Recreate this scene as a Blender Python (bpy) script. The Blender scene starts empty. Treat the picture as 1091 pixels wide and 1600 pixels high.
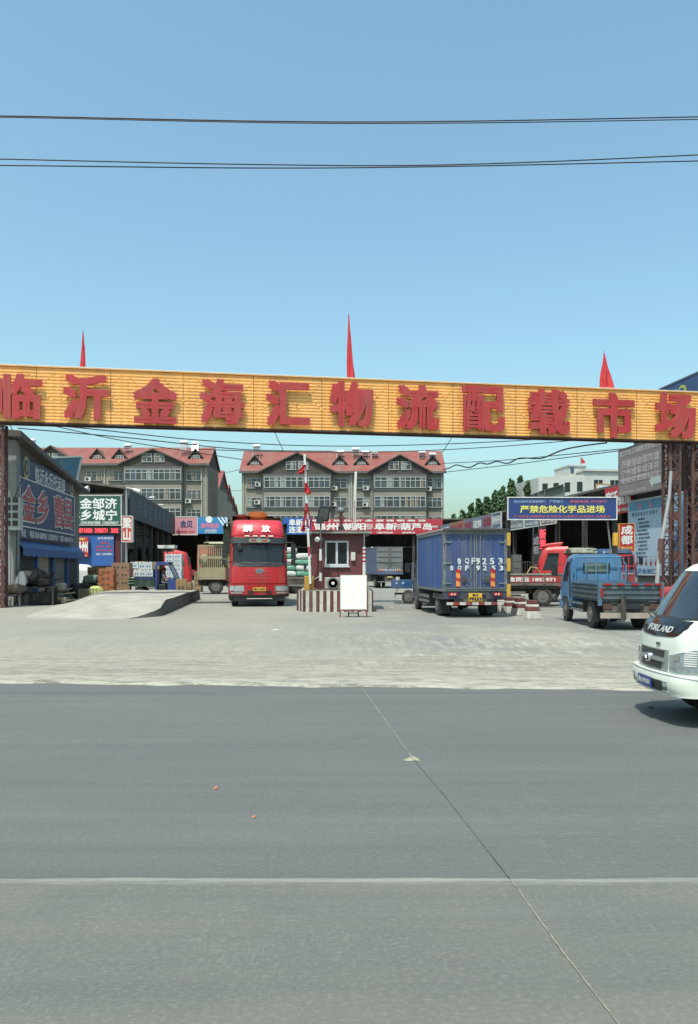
import bpy, math, random
from mathutils import Vector, Matrix
R = math.radians
random.seed(7)
S = bpy.context.scene
C = S.collection
# ---------------------------------------------------------------- camera, sky, sun
F, CX, HY, EYE, YZ = 1250.0, 545.5, 887.0, 1.9, 0.2
cd = bpy.data.cameras.new('camera'); cam = bpy.data.objects.new('camera', cd); C.objects.link(cam)
cam.location = (0, 0, EYE); cam.rotation_euler = (R(90), 0, 0)
cd.sensor_fit = 'VERTICAL'; cd.sensor_height = 36; cd.lens = F/1600*36
cd.shift_y = (HY-800)/1600; cd.clip_end = 9000; cd.clip_start = .1
S.camera = cam
SUN_EL = 64
sd = Vector((-.42, -.91, 0)).normalized()*math.cos(R(SUN_EL)); sd.z = math.sin(R(SUN_EL))
w = bpy.data.worlds.new('World'); S.world = w; w.use_nodes = True
wt = w.node_tree; bg = wt.nodes['Background']
sky = wt.nodes.new('ShaderNodeTexSky'); sky.sky_type = 'NISHITA'; sky.sun_disc = False
sky.sun_elevation = R(SUN_EL); sky.sun_rotation = math.atan2(sd.x, sd.y)
sky.air_density = 1.2; sky.dust_density = 3.3; sky.ozone_density = 1.8; sky.altitude = 0
tn = wt.nodes.new('ShaderNodeMix'); tn.data_type = 'RGBA'; tn.blend_type = 'MULTIPLY'; tn.inputs[0].default_value = 1
tn.inputs[7].default_value = (.965, 1.205, 1.10, 1); wt.links.new(sky.outputs[0], tn.inputs[6]); wt.links.new(tn.outputs[2], bg.inputs[0]); bg.inputs[1].default_value = 0.14
sl = bpy.data.lights.new('sun', 'SUN'); so = bpy.data.objects.new('sun', sl); C.objects.link(so)
sl.energy = 3.8; sl.angle = R(.5); sl.color = (1, .95, .87)
so.rotation_euler = (-sd).to_track_quat('-Z', 'Y').to_euler()
S.view_settings.view_transform = 'Standard'; S.view_settings.look = 'None'
S.view_settings.exposure = .5; S.view_settings.gamma = 1
# ---------------------------------------------------------------- helpers
def lin(h):
    h = h.lstrip('#'); o = []
    for i in (0, 2, 4):
        v = int(h[i:i+2], 16)/255
        o.append(v/12.92 if v <= .04045 else ((v+.055)/1.055)**2.4)
    return tuple(o)
MC = {}
def mat(name, col, rough=.6, metal=0., var=.18, scale=2.5, bump=0., dirt=0., emit=0., spec=.5, wave=None, tone=.74):
    """procedural painted / dusty surface; wave=(scale, axis) adds corrugation"""
    if name in MC: return MC[name]
    if isinstance(col, str): col = lin(col)
    if not emit:
        lu = .3*col[0]+.55*col[1]+.15*col[2]; col = tuple(tone*(c*.93+lu*.07) for c in col)
    m = bpy.data.materials.new(name); m.use_nodes = True; t = m.node_tree; n = t.nodes; L = t.links.new
    b = n['Principled BSDF']; b.inputs['Roughness'].default_value = rough; b.inputs['Metallic'].default_value = metal
    b.inputs['Specular IOR Level'].default_value = spec
    tc = n.new('ShaderNodeTexCoord'); nz = n.new('ShaderNodeTexNoise'); nz.inputs['Scale'].default_value = scale
    nz.inputs['Detail'].default_value = 6; nz.inputs['Roughness'].default_value = .65
    L(tc.outputs['Object'], nz.inputs['Vector'])
    mx = n.new('ShaderNodeMix'); mx.data_type = 'RGBA'
    mx.inputs[6].default_value = (*[max(0, c*(1-var)) for c in col], 1)
    mx.inputs[7].default_value = (*[min(1, c*(1+var)) for c in col], 1)
    mr = n.new('ShaderNodeMapRange'); mr.inputs[1].default_value = .3; mr.inputs[2].default_value = .7
    L(nz.outputs[0], mr.inputs[0]); L(mr.outputs[0], mx.inputs[0]); out = mx.outputs[2]
    if dirt:
        n2 = n.new('ShaderNodeTexNoise'); n2.inputs['Scale'].default_value = scale*.7; n2.inputs['Detail'].default_value = 8
        mp = n.new('ShaderNodeMapping'); mp.inputs['Scale'].default_value = (1.6, 1.6, .35); mp.inputs['Location'].default_value = (3, 7, 1)
        L(tc.outputs['Object'], mp.inputs[0]); L(mp.outputs[0], n2.inputs['Vector'])
        r2 = n.new('ShaderNodeMapRange'); r2.inputs[1].default_value = .42; r2.inputs[2].default_value = .72; r2.inputs[4].default_value = dirt
        L(n2.outputs[0], r2.inputs[0])
        m2 = n.new('ShaderNodeMix'); m2.data_type = 'RGBA'; m2.inputs[7].default_value = (.17, .15, .12, 1)
        L(r2.outputs[0], m2.inputs[0]); L(out, m2.inputs[6]); out = m2.outputs[2]
        r3 = n.new('ShaderNodeMapRange'); r3.inputs[3].default_value = rough; r3.inputs[4].default_value = min(1, rough+.35)
        L(r2.outputs[0], r3.inputs[0]); L(r3.outputs[0], b.inputs['Roughness'])
    L(out, b.inputs['Base Color'])
    if bump or wave:
        bp = n.new('ShaderNodeBump'); bp.inputs['Distance'].default_value = .02
        if wave:
            wv = n.new('ShaderNodeTexWave'); wv.bands_direction = wave[1]; wv.inputs['Scale'].default_value = wave[0]
            L(tc.outputs['Object'], wv.inputs['Vector']); L(wv.outputs[1], bp.inputs['Height']); bp.inputs['Strength'].default_value = .8
            bp.inputs['Distance'].default_value = .04
        else:
            n3 = n.new('ShaderNodeTexNoise'); n3.inputs['Scale'].default_value = scale*8; n3.inputs['Detail'].default_value = 4
            L(tc.outputs['Object'], n3.inputs['Vector']); L(n3.outputs[0], bp.inputs['Height']); bp.inputs['Strength'].default_value = bump
        L(bp.outputs[0], b.inputs['Normal'])
    if emit:
        b.inputs['Emission Color'].default_value = (*col, 1); b.inputs['Emission Strength'].default_value = emit
    MC[name] = m; return m
def scribble(name, base, inks, sc=(40, 14), thr=.62):
    """paper board with illegible coloured handwriting / small print"""
    if name in MC: return MC[name]
    m = bpy.data.materials.new(name); m.use_nodes = True; t = m.node_tree; n = t.nodes; L = t.links.new
    b = n['Principled BSDF']; b.inputs['Roughness'].default_value = .5
    tc = n.new('ShaderNodeTexCoord'); out = None
    for i, ink in enumerate(inks):
        mp = n.new('ShaderNodeMapping'); mp.inputs['Location'].default_value = (i*5.3, i*2.1, i*3.7)
        mp.inputs['Scale'].default_value = (sc[0], sc[0], sc[1])
        nz = n.new('ShaderNodeTexNoise'); nz.inputs['Scale'].default_value = 1; nz.inputs['Detail'].default_value = 3
        L(tc.outputs['Object'], mp.inputs[0]); L(mp.outputs[0], nz.inputs['Vector'])
        mr = n.new('ShaderNodeMapRange'); mr.inputs[1].default_value = thr; mr.inputs[2].default_value = thr+.05
        L(nz.outputs[0], mr.inputs[0])
        mx = n.new('ShaderNodeMix'); mx.data_type = 'RGBA'; L(mr.outputs[0], mx.inputs[0])
        if out: L(out, mx.inputs[6])
        else: mx.inputs[6].default_value = (*base, 1)
        mx.inputs[7].default_value = (*ink, 1); out = mx.outputs[2]
    L(out, b.inputs['Base Color']); MC[name] = m; return m
class MB:
    def __init__(s): s.v = []; s.f = []; s.mi = []; s.ms = []
    def _m(s, m):
        if m not in s.ms: s.ms.append(m)
        return s.ms.index(m)
    def add(s, vs, fs, m):
        o = len(s.v); s.v += [tuple(v) for v in vs]; k = s._m(m)
        for f in fs: s.f.append(tuple(i+o for i in f)); s.mi.append(k)
        return s
    def box(s, x0, x1, y0, y1, z0, z1, m):
        x0, x1 = sorted((x0, x1)); y0, y1 = sorted((y0, y1)); z0, z1 = sorted((z0, z1))
        v = [(x, y, z) for z in (z0, z1) for y in (y0, y1) for x in (x0, x1)]
        return s.add(v, [(0, 2, 3, 1), (4, 5, 7, 6), (0, 1, 5, 4), (2, 6, 7, 3), (0, 4, 6, 2), (1, 3, 7, 5)], m)
    def frus(s, x, y, z0, z1, a0, b0, a1, b1, m):
        v = [(x+i*a0, y+j*b0, z0) for j in (-1, 1) for i in (-1, 1)]+[(x+i*a1, y+j*b1, z1) for j in (-1, 1) for i in (-1, 1)]
        return s.add(v, [(0, 2, 3, 1), (4, 5, 7, 6), (0, 1, 5, 4), (2, 6, 7, 3), (0, 4, 6, 2), (1, 3, 7, 5)], m)
    def prism(s, pts, ax, lo, hi, m):
        """pts 2D polygon in the two other axes (x,y,z order), extruded along ax"""
        def P(p, h):
            return {'x': (h, p[0], p[1]), 'y': (p[0], h, p[1]), 'z': (p[0], p[1], h)}[ax]
        n = len(pts); v = [P(p, lo) for p in pts]+[P(p, hi) for p in pts]
        f = [tuple(range(n))[::-1], tuple(range(n, 2*n))]+[(i, (i+1) % n, n+(i+1) % n, n+i) for i in range(n)]
        return s.add(v, f, m)
    def bar(s, a, b, w, h, m):
        a = Vector(a); b = Vector(b); d = (b-a).normalized()
        up = Vector((0, 0, 1)) if abs(d.z) < .95 else Vector((0, 1, 0))
        sx = d.cross(up).normalized()*w/2; sz = sx.cross(d).normalized()*h/2
        v = [p+i*sx+j*sz for p in (a, b) for j in (-1, 1) for i in (-1, 1)]
        return s.add(v, [(0, 1, 3, 2), (4, 6, 7, 5), (0, 4, 5, 1), (2, 3, 7, 6), (0, 2, 6, 4), (1, 5, 7, 3)], m)
    def tube(s, pts, r, m, n=6, r1=None):
        pts = [Vector(p) for p in pts]; rs = []; vs = []; fs = []
        for i, p in enumerate(pts):
            d = (pts[min(i+1, len(pts)-1)]-pts[max(i-1, 0)]).normalized()
            up = Vector((0, 0, 1)) if abs(d.z) < .9 else Vector((0, 1, 0))
            a = d.cross(up).normalized(); b = a.cross(d).normalized()
            rr = r if r1 is None else r+(r1-r)*i/(len(pts)-1)
            for k in range(n):
                t = 2*math.pi*k/n; vs.append(p+a*rr*math.cos(t)+b*rr*math.sin(t))
        for i in range(len(pts)-1):
            for k in range(n):
                fs.append((i*n+k, i*n+(k+1) % n, (i+1)*n+(k+1) % n, (i+1)*n+k))
        fs.append(tuple(range(n))[::-1]); fs.append(tuple((len(pts)-1)*n+k for k in range(n)))
        return s.add(vs, fs, m)
    def lathe(s, prof, c, ax, m, n=24):
        """prof: (radius, height) along axis"""
        c = Vector(c); A = {'x': (Vector((0, 1, 0)), Vector((0, 0, 1)), Vector((1, 0, 0))), 'y': (Vector((0, 0, 1)), Vector((1, 0, 0)), Vector((0, 1, 0))),
             'z': (Vector((1, 0, 0)), Vector((0, 1, 0)), Vector((0, 0, 1)))}[ax]
        vs = []; fs = []
        for r, h in prof:
            for k in range(n):
                t = 2*math.pi*k/n; vs.append(c+A[0]*r*math.cos(t)+A[1]*r*math.sin(t)+A[2]*h)
        for i in range(len(prof)-1):
            for k in range(n): fs.append((i*n+k, i*n+(k+1) % n, (i+1)*n+(k+1) % n, (i+1)*n+k))
        fs.append(tuple(range(n))[::-1]); fs.append(tuple((len(prof)-1)*n+k for k in range(n)))
        return s.add(vs, fs, m)
    def build(s, name, parent=None, bevel=0, smooth=False, loc=None, label=None, seg=2):
        me = bpy.data.meshes.new(name); me.from_pydata(s.v, [], s.f)
        for m in s.ms: me.materials.append(m)
        me.polygons.foreach_set('material_index', s.mi)
        me.update(); me.validate()
        if smooth: me.shade_smooth(); me.set_sharp_from_angle(angle=R(smooth if smooth is not True else 35))
        o = bpy.data.objects.new(name, me); C.objects.link(o)
        if parent: o.parent = parent
        if loc: o.location = loc
        if bevel:
            b = o.modifiers.new('bevel', 'BEVEL'); b.width = bevel; b.segments = seg; b.limit_method = 'ANGLE'; b.angle_limit = R(40)
        if label: o['label'] = label
        return o
def thing(name, label, cat, loc=(0, 0, 0), rz=0, group=None):
    o = bpy.data.objects.new(name, None); C.objects.link(o); o.empty_display_size = .3
    o.location = loc; o.rotation_euler = (0, 0, rz); tag(o, label, cat, group); return o
def tag(o, label, cat, group=None, kind=None):
    o['label'] = label; o['category'] = cat
    if group: o['group'] = group
    if kind: o['kind'] = kind
    return o
def struct(o): o['kind'] = 'structure'; return o
GC = {}
def glyph(body, thick):
    k = (body, thick)
    if k not in GC:
        c = bpy.data.curves.new('t', 'FONT'); c.body = body; c.size = 1; c.align_x = 'CENTER'; c.resolution_u = 3
        c.space_line = 1.05
        if thick: c.extrude = .5
        ob = bpy.data.objects.new('t', c); me = bpy.data.meshes.new_from_object(ob)
        v = [x.co.copy() for x in me.vertices]; f = [tuple(p.vertices) for p in me.polygons]
        x0 = min(a.x for a in v); x1 = max(a.x for a in v); y0 = min(a.y for a in v); y1 = max(a.y for a in v)
        for a in v: a.x -= (x0+x1)/2; a.y -= (y0+y1)/2
        bpy.data.objects.remove(ob); bpy.data.curves.remove(c); bpy.data.meshes.remove(me)
        GC[k] = (v, f, x1-x0, y1-y0)
    return GC[k]
def text(mb, body, c, right, up, h, m, w=None, bold=0., off=.004, thick=0., shear=0.):
    v, f, gw, gh = glyph(body, thick > 0)
    right = Vector(right).normalized(); up = Vector(up).normalized(); nrm = right.cross(up); c = Vector(c)
    sy = h/gh; sx = (w/gw) if w else sy
    offs = [(0, 0)] if not bold else [(bold, bold), (-bold, bold), (bold, -bold), (-bold, -bold)]
    for i, (a, b) in enumerate(offs):
        mb.add([c+right*((p.x+a+shear*p.y)*sx)+up*((p.y+b)*sy)+nrm*(off+i*.0012+p.z*thick) for p in v], f, m)
    return mb
CR, CU = (1, 0, 0), (0, 0, 1)      # facing the road
# shared materials
red_w = mat('red_enamel', '#b8242c', .5, var=.1, scale=1)
white_p = mat('white_paint', '#dcdcd6', .45, var=.08, scale=3, dirt=.25)
white_t = mat('white_lettering', '#e8e8e4', .6, var=.04)
black_r = mat('tyre_rubber', (.022, .022, .024), .85, var=.3, scale=9, dirt=.35)
black_p = mat('black_plastic', (.025, .026, .028), .42, var=.2)
steel = mat('dull_steel', (.32, .32, .33), .42, .7, var=.2, scale=6, dirt=.3)
chrome = mat('chrome', (.75, .76, .78), .15, 1., var=.05)
chass = mat('dusty_chassis', (.05, .047, .045), .75, var=.4, scale=5, dirt=.6)
glass = mat('dark_glass', (.018, .024, .028), .08, var=.3, scale=1.5, spec=.35)
rust = mat('rusty_red_iron', '#5a2f2c', .75, var=.3, scale=4, bump=.3, dirt=.35)
galv = mat('galvanised_pole', '#a5a7a6', .5, .2, var=.15, scale=5)
concrete = mat('plain_concrete', '#98948a', .9, var=.2, scale=1.3, bump=.4, dirt=.3)
dark_in = mat('shade_dark_interior', (.045, .043, .042), .9, var=.5, scale=1.2, dirt=.3)  # near-black colour puts the deep indoor shade into the walls
yellow_p = mat('yellow_plate', '#e0b21e', .5, var=.06)
red_t = mat('red_lettering', '#c62a30', .55, var=.08)
black_t = mat('black_lettering', (.03, .03, .035), .6)
yel_t = mat('yellow_lettering', '#e8dc60', .55, var=.04)
# ---------------------------------------------------------------- ground
def gnodes(name):
    m = bpy.data.materials.new(name); m.use_nodes = True; t = m.node_tree
    n = t.nodes; L = t.links.new; b = n['Principled BSDF']; tc = n.new('ShaderNodeTexCoord')
    def noise(sc, vec=(1, 1, 1), det=6, loc=(0, 0, 0), rough=.6):
        mp = n.new('ShaderNodeMapping'); mp.inputs['Scale'].default_value = vec; mp.inputs['Location'].default_value = loc
        L(tc.outputs['Object'], mp.inputs[0]); z = n.new('ShaderNodeTexNoise'); z.inputs['Scale'].default_value = sc
        z.inputs['Detail'].default_value = det; z.inputs['Roughness'].default_value = rough; L(mp.outputs[0], z.inputs['Vector']); return z.outputs[0]
    def rng(x, a, b_, c=0, d=1):
        r = n.new('ShaderNodeMapRange'); L(x, r.inputs[0])
        for i, q in enumerate((a, b_, c, d)): r.inputs[i+1].default_value = q
        return r.outputs[0]
    def mix(fac, a, c, mode='MIX'):
        x = n.new('ShaderNodeMix'); x.data_type = 'RGBA'; x.blend_type = mode
        if isinstance(fac, (int, float)): x.inputs[0].default_value = fac
        else: L(fac, x.inputs[0])
        for i, q in ((6, a), (7, c)):
            if isinstance(q, tuple): x.inputs[i].default_value = (*q, 1)
            else: L(q, x.inputs[i])
        return x.outputs[2]
    def mul(a, c, op='MULTIPLY'):
        x = n.new('ShaderNodeMath'); x.operation = op; x.use_clamp = True
        for i, q in ((0, a), (1, c)):
            if isinstance(q, (int, float)): x.inputs[i].default_value = q
            else: L(q, x.inputs[i])
        return x.outputs[0]
    def xyz():
        s = n.new('ShaderNodeSeparateXYZ'); L(tc.outputs['Object'], s.inputs[0]); return s.outputs
    def bump(h, st, dist=.02):
        x = n.new('ShaderNodeBump'); x.inputs['Strength'].default_value = st; x.inputs['Distance'].default_value = dist
        L(h, x.inputs['Height']); L(x.outputs[0], b.inputs['Normal'])
    return m, b, L, n, tc, noise, rng, mix, mul, xyz, bump
# road
m, b, L, n, tc, noise, rng, mix, mul, xyz, bump = gnodes('worn_grey_road')
X = xyz()
farc = mix(rng(noise(.5, (.35, 1.3, 1), 7), .3, .7), (0.069, 0.075, 0.075), (0.091, 0.096, 0.094))
nearc = mix(rng(noise(1.1, (1, 1.2, 1), 7), .3, .7), (0.102, 0.106, 0.090), (0.136, 0.138, 0.112))
near = rng(X[1], 4.90, 4.84)
c0 = mix(near, farc, nearc)
streak = rng(noise(1.1, (.10, 2.6, 1), 8, (4, 2, 0), .7), .48, .72, 0, .5)
c1 = mix(streak, c0, (0.044, 0.048, 0.050))
sk2 = rng(noise(.9, (.12, 1.6, 1), 7, (9, 5, 0)), .52, .72, 0, .5)
c1 = mix(sk2, c1, (0.134, 0.134, 0.123))
st = mul(rng(noise(.40, (.35, 1.3, 1), 6, (21, 3, 0), .6), .52, .68, 0, .34), 1); c1 = mix(st, c1, (.058, .062, .064))
sp = rng(noise(1.6, (1, 1.3, 1), 5, (2, 11, 0), .6), .66, .74, 0, .4); c1 = mix(sp, c1, (.05, .052, .053))
tr_ = rng(noise(.35, (.08, 3.4, 1), 9, (31, 3, 0), .8), .55, .66, 0, .30); c1 = mix(tr_, c1, (.155, .155, .142))
grain = noise(700, (1, 1, 1), 2); c1 = mix(rng(grain, .35, .65, 0, .35), c1, (.05, .053, .053))
mid = noise(34, (.8, 1.3, 1), 6, (5, 5, 0), .75); c1 = mix(rng(mid, .36, .50, .24, 0), c1, (.045, .047, .047)); c1 = mix(rng(mid, .52, .66, 0, .26), c1, (.26, .262, .232))
comb = mul(mul(rng(noise(38, (2.0, .22, 1), 5, (5, 0, 0), .7), .56, .62, 0, .24), near), rng(noise(1.7, (1, .7, 1), 4, (7, 4, 0)), .46, .60)); c1 = mix(comb, c1, (.24, .245, .215))
ruts = mul(rng(noise(.5, (.5, .5, 1), 5, (41, 4, 0)), .5, .6), rng(noise(14, (.3, 2.4, 1), 6, (2, 2, 0), .7), .55, .62, 0, .3)); c1 = mix(ruts, c1, (.19, .195, .18))
fine = noise(260, (1, 1, 1), 3); c2 = mix(rng(fine, .3, .7, 0, .5), c1, mix(.5, c1, (0.155, 0.155, 0.144)))
v = n.new('ShaderNodeTexWave'); v.bands_direction = 'X'; v.inputs['Scale'].default_value = 9; v.inputs['Distortion'].default_value = 1.5
v.inputs['Detail'].default_value = 2; L(tc.outputs['Object'], v.inputs['Vector'])
groove = mul(mul(rng(v.outputs[1], .80, 1, 0, .0), near), rng(noise(3, (1, .4, 1), 3, (7, 0, 0)), .5, .62))
c3 = mix(groove, c2, (0.170, 0.173, 0.155))
chips = mul(rng(noise(38, (.6, 1.6, 1), 4, (1, 8, 0)), .68, .72), rng(noise(1.5, (1, 1, 1), 3, (3, 3, 0)), .45, .6, 0, .9))
c3 = mix(chips, c3, (0.233, 0.233, 0.212))
jn = noise(9, (.12, 3.2, 1), 8, (3, 2, 0), .75)
yw = n.new('ShaderNodeMath'); yw.operation = 'ADD'; L(X[1], yw.inputs[0]); L(rng(noise(1.2, (1, 0, 1), 4), .3, .7, -.02, .02), yw.inputs[1]); Y = yw.outputs[0]
jm = mul(mul(rng(Y, 4.825, 4.84), rng(Y, 4.905, 4.885)), rng(jn, .40, .56, .10, .62))
c3 = mix(jm, c3, (.27, .275, .245))
hl = mul(rng(Y, 4.80, 4.808), rng(Y, 4.82, 4.812)); c3 = mix(mul(hl, rng(jn, .5, .6)), c3, (.22, .22, .2))
h2 = mul(rng(Y, 4.908, 4.912), rng(Y, 4.922, 4.918)); c3 = mix(mul(h2, rng(jn, .42, .55)), c3, (.06, .06, .06))
L(c3, b.inputs['Base Color']); b.inputs['Roughness'].default_value = .82
bump(mul(fine, 1), .35, .006)
M_road = m
# yard
m, b, L, n, tc, noise, rng, mix, mul, xyz, bump = gnodes('pale_yard_concrete')
X = xyz()
base = mix(rng(noise(.22, (1, 1, 1), 7), .3, .7), (0.172, 0.168, 0.139), (0.231, 0.223, 0.181))
base = mix(rng(noise(.8, (.25, 1.5, 1), 8, (5, 1, 0)), .5, .75, 0, .5), base, (0.130, 0.130, 0.122))
dk = mul(mul(rng(noise(.30, (.8, .8, 1), 7, (2, 9, 0), .65), .40, .52), rng(X[0], -2.5, 1.5, .12, .85)), rng(X[1], 15.5, 18))
base = mix(dk, base, (0.122, 0.126, 0.122))
vo1 = noise(5.5, (1, .17, 1), 6, (0, 0, 0), .7); vo2 = noise(9, (1, .17, 1), 5, (3, 1, 0), .7)
broken = rng(noise(.5, (.5, 1.0, 1), 6, (1, 4, 0), .65), .38, .52)
band = mul(mul(rng(X[1], 24.0, 17.5), rng(noise(.16, (1, 1, 1), 3, (6, 6, 0)), .36, .60, .25, 1)), mul(mul(broken, rng(X[1], 13.9, 15.2, .25, 1)), rng(X[0], -5, 3.5, .30, 1)))
chip = rng(vo1, .47, .56); chip2 = rng(vo2, .54, .60)
base = mix(mul(rng(X[1], 17.2, 15.8), rng(noise(.4, (.3, 1, 1), 5, (8, 2, 0)), .35, .6, .3, .9)), base, (.225, .215, .168))
base = mix(mul(mul(band, chip), .75), base, (.36, .35, .30))
base = mix(mul(mul(band, chip2), .7), base, (.125, .124, .108))
cn = noise(1.3, (.16, 2.0, 1), 10, (3, 3, 0), .75)
crk = mul(mul(rng(cn, .480, .496), rng(cn, .520, .504)), rng(X[1], 17.5, 15.5, 0, 1))
base = mix(crk, base, (.045, .043, .04))
cn2 = noise(.9, (.4, 1.2, 1), 10, (7, 1, 0), .7)
crk2 = mul(mul(rng(cn2, .494, .499), rng(cn2, .506, .501)), rng(X[1], 40, 14, 0, .7))
base = mix(crk2, base, (.07, .068, .06))
lip = mul(rng(X[1], 14.2, 13.1), rng(noise(3.2, (.5, 1.6, 1), 8, (1, 1, 0), .75), .45, .52)); base = mix(mul(lip, .7), base, (.33, .32, .27))
pit = mul(rng(X[1], 15.2, 13.4), rng(noise(4.5, (.35, 1.8, 1), 8, (4, 1, 0), .75), .60, .64)); base = mix(mul(pit, .75), base, (.10, .10, .092))
trk = mul(rng(noise(.8, (1.6, .05, 1), 7, (11, 0, 0), .7), .55, .68, 0, .38), rng(X[1], 15, 20)); base = mix(trk, base, (.105, .105, .098))
oil = rng(noise(.75, (1, .8, 1), 6, (17, 5, 0), .6), .64, .73, 0, .5); base = mix(oil, base, (.09, .088, .08))
my = noise(9, (.7, 1.2, 1), 8, (5, 5, 0), .75); base = mix(rng(my, .34, .50, .45, 0), base, (.11, .108, .095)); base = mix(rng(my, .53, .66, 0, .35), base, (.34, .33, .27))
fine = noise(120, (1, 1, 1), 4); base = mix(rng(fine, .35, .7, 0, .35), base, (0.277, 0.269, 0.227))
L(base, b.inputs['Base Color']); b.inputs['Roughness'].default_value = .9
bump(mul(mul(chip, band), chip2), .6, .02)
M_yard = m
m, b, L, n, tc, noise, rng, mix, mul, xyz, bump = gnodes('ground_dust')
L(mix(rng(noise(.05), .3, .7), (0.185, 0.176, 0.151), (0.252, 0.235, 0.202)), b.inputs['Base Color']); b.inputs['Roughness'].default_value = .95
M_gr = m
g = MB(); g.add([(-4000, -4000, -.3), (4000, -4000, -.3), (4000, 4000, -.3), (-4000, 4000, -.3)], [(0, 1, 2, 3)], M_gr)
struct(g.build('ground'))
g = MB(); g.add([(-150, -12, 0), (150, -12, 0), (150, 22, 0), (-150, 22, 0)], [(0, 1, 2, 3)], M_road); struct(g.build('road'))
def yedge(x): return 12.72-.075*max(-30, min(30, x))+.05*math.sin(x*2.3)+.04*math.sin(x*5.1+1)+.02*math.sin(x*13)
def yz(y): return .035+(YZ-.035)*max(0, min(1, (y-12.9)/9))
rnd = random.Random(3)
xs = [-70, -50, -36]+[-24+i*.3 for i in range(161)]+[36, 50, 70]
rows = [0, .05, .25, .5, .8, 1.1, 1.5, 2, 2.5, 3, 3.6, 4.3, 5, 6, 7.5, 9, 11, 14, 20, 35, 60, 118]
vs = []; fs = []
for j, r_ in enumerate(rows):
    for x in xs:
        y = yedge(x)+r_ if r_ < 9 else 12.72+r_
        z = yz(y)+(rnd.uniform(-.012, .012) if 0 < r_ < 5 else 0)
        if j == 0: z = -.02; y -= .015
        vs.append((x, y, z))
nx = len(xs)
for j in range(len(rows)-1):
    for i in range(nx-1): fs.append((j*nx+i, j*nx+i+1, (j+1)*nx+i+1, (j+1)*nx+i))
g = MB(); g.add(vs, fs, M_yard); o = g.build('yard_pavement', smooth=20); struct(o)
# joints and cracks in the road
joint_l = mat('pale_joint_filler', '#999b92', .9, var=.25, scale=8, bump=.3)
joint_d = mat('dark_crack', (.05, .05, .05), .95, var=.3)
def strip(name, pts, w, m, z, jit=.3, step=.12, seed=1):
    rn = random.Random(seed); P = []
    for a, b_ in zip(pts, pts[1:]):
        a = Vector(a); b_ = Vector(b_); k = max(1, int((b_-a).length/step))
        P += [a+(b_-a)*i/k for i in range(k)]
    P.append(Vector(pts[-1])); vs = []; fs = []
    for i, p in enumerate(P):
        d = (P[min(i+1, len(P)-1)]-P[max(0, i-1)]).normalized(); nn = Vector((-d.y, d.x))
        c = p+nn*rn.uniform(-1, 1)*w*.15*jit*3; ww = w/2*(1+rn.uniform(-jit, jit))
        vs += [(*(c-nn*ww), z), (*(c+nn*ww), z)]
        if i: fs.append((2*i-2, 2*i, 2*i+1, 2*i-1))
    g = MB(); g.add(vs, fs, m); return struct(g.build(name))
strip('road_crack', [(.20, 12.6), (.30, 11.6), (.43, 10.2), (.54, 9), (.64, 7.9)], .008, mat('faint_joint', '#8f8f88', .9, var=.3, scale=9), .005, .7, .1, 2)
strip('road_crack', [(.64, 7.9), (.80, 6.6), (.935, 5.3)], .007, mat('soft_crack', (.10, .10, .10), .95, var=.3), .006, .5, .06, 2)
strip('road_crack', [(.935, 5.3), (.98, 4.87)], .006, joint_d, .005, .4, .06, 2)
strip('road_crack', [(.985, 4.85), (1.05, 4.0), (1.12, 3.33), (1.2, 2.5)], .007, mat('sandy_filler', '#8d8674', .9, var=.3, scale=20), .006, .6, .04, 8)
g = MB(); g.add([(.52, 7.88, .004), (.58, 7.84, .004), (.66, 7.87, .004), (.70, 7.85, .004), (.69, 7.95, .004), (.645, 8.06, .004), (.62, 8.03, .004), (.58, 7.96, .004)], [(0, 1, 2, 3, 4, 5, 6, 7)], mat('yellowish_patch', '#9d9a80', .9, var=.25, scale=9)); struct(g.build('road_patch'))
strip('yard_joint', [(1, 33.0), (14, 32)], .07, joint_d, YZ+.005, .3, .3, 6)
# raised loading ramp
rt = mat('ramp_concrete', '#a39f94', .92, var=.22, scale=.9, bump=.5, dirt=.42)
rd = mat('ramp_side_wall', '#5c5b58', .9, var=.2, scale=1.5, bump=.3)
def sm(a): a = max(0, min(1, a)); return a*a*(3-2*a)
def rx(y): return -6.62-(y-28.0)*.098
NY, NX = 46, 44; vs = []; fs = []
for j in range(NY):
    y = 26.2+(43.5-26.2)*j/(NY-1); xr = rx(max(y, 28.0))+(0 if y > 28 else -(28-y)*.5)
    for i in range(NX):
        x = -17+(xr+17)*i/(NX-1)
        h = .5*sm((y-26.4)/3.4)*sm((x-(-11.2-(y-27)*.24))/2.4)*(1 if y < 42.9 else .9)
        vs.append((x, y, YZ+(.005+h if h > .004 else -.03)+.012*math.sin(x*3+y)))
for j in range(NY-1):
    for i in range(NX-1): fs.append((j*NX+i, j*NX+i+1, (j+1)*NX+i+1, (j+1)*NX+i))
g = MB(); g.add(vs, fs, rt)
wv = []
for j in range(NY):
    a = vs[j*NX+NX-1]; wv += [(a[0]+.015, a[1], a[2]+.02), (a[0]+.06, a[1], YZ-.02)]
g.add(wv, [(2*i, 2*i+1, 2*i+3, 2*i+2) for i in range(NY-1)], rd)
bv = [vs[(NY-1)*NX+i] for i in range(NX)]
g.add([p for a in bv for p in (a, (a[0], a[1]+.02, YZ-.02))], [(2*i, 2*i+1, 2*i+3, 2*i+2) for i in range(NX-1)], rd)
o = g.build('loading_ramp', smooth=50); struct(o)
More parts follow.
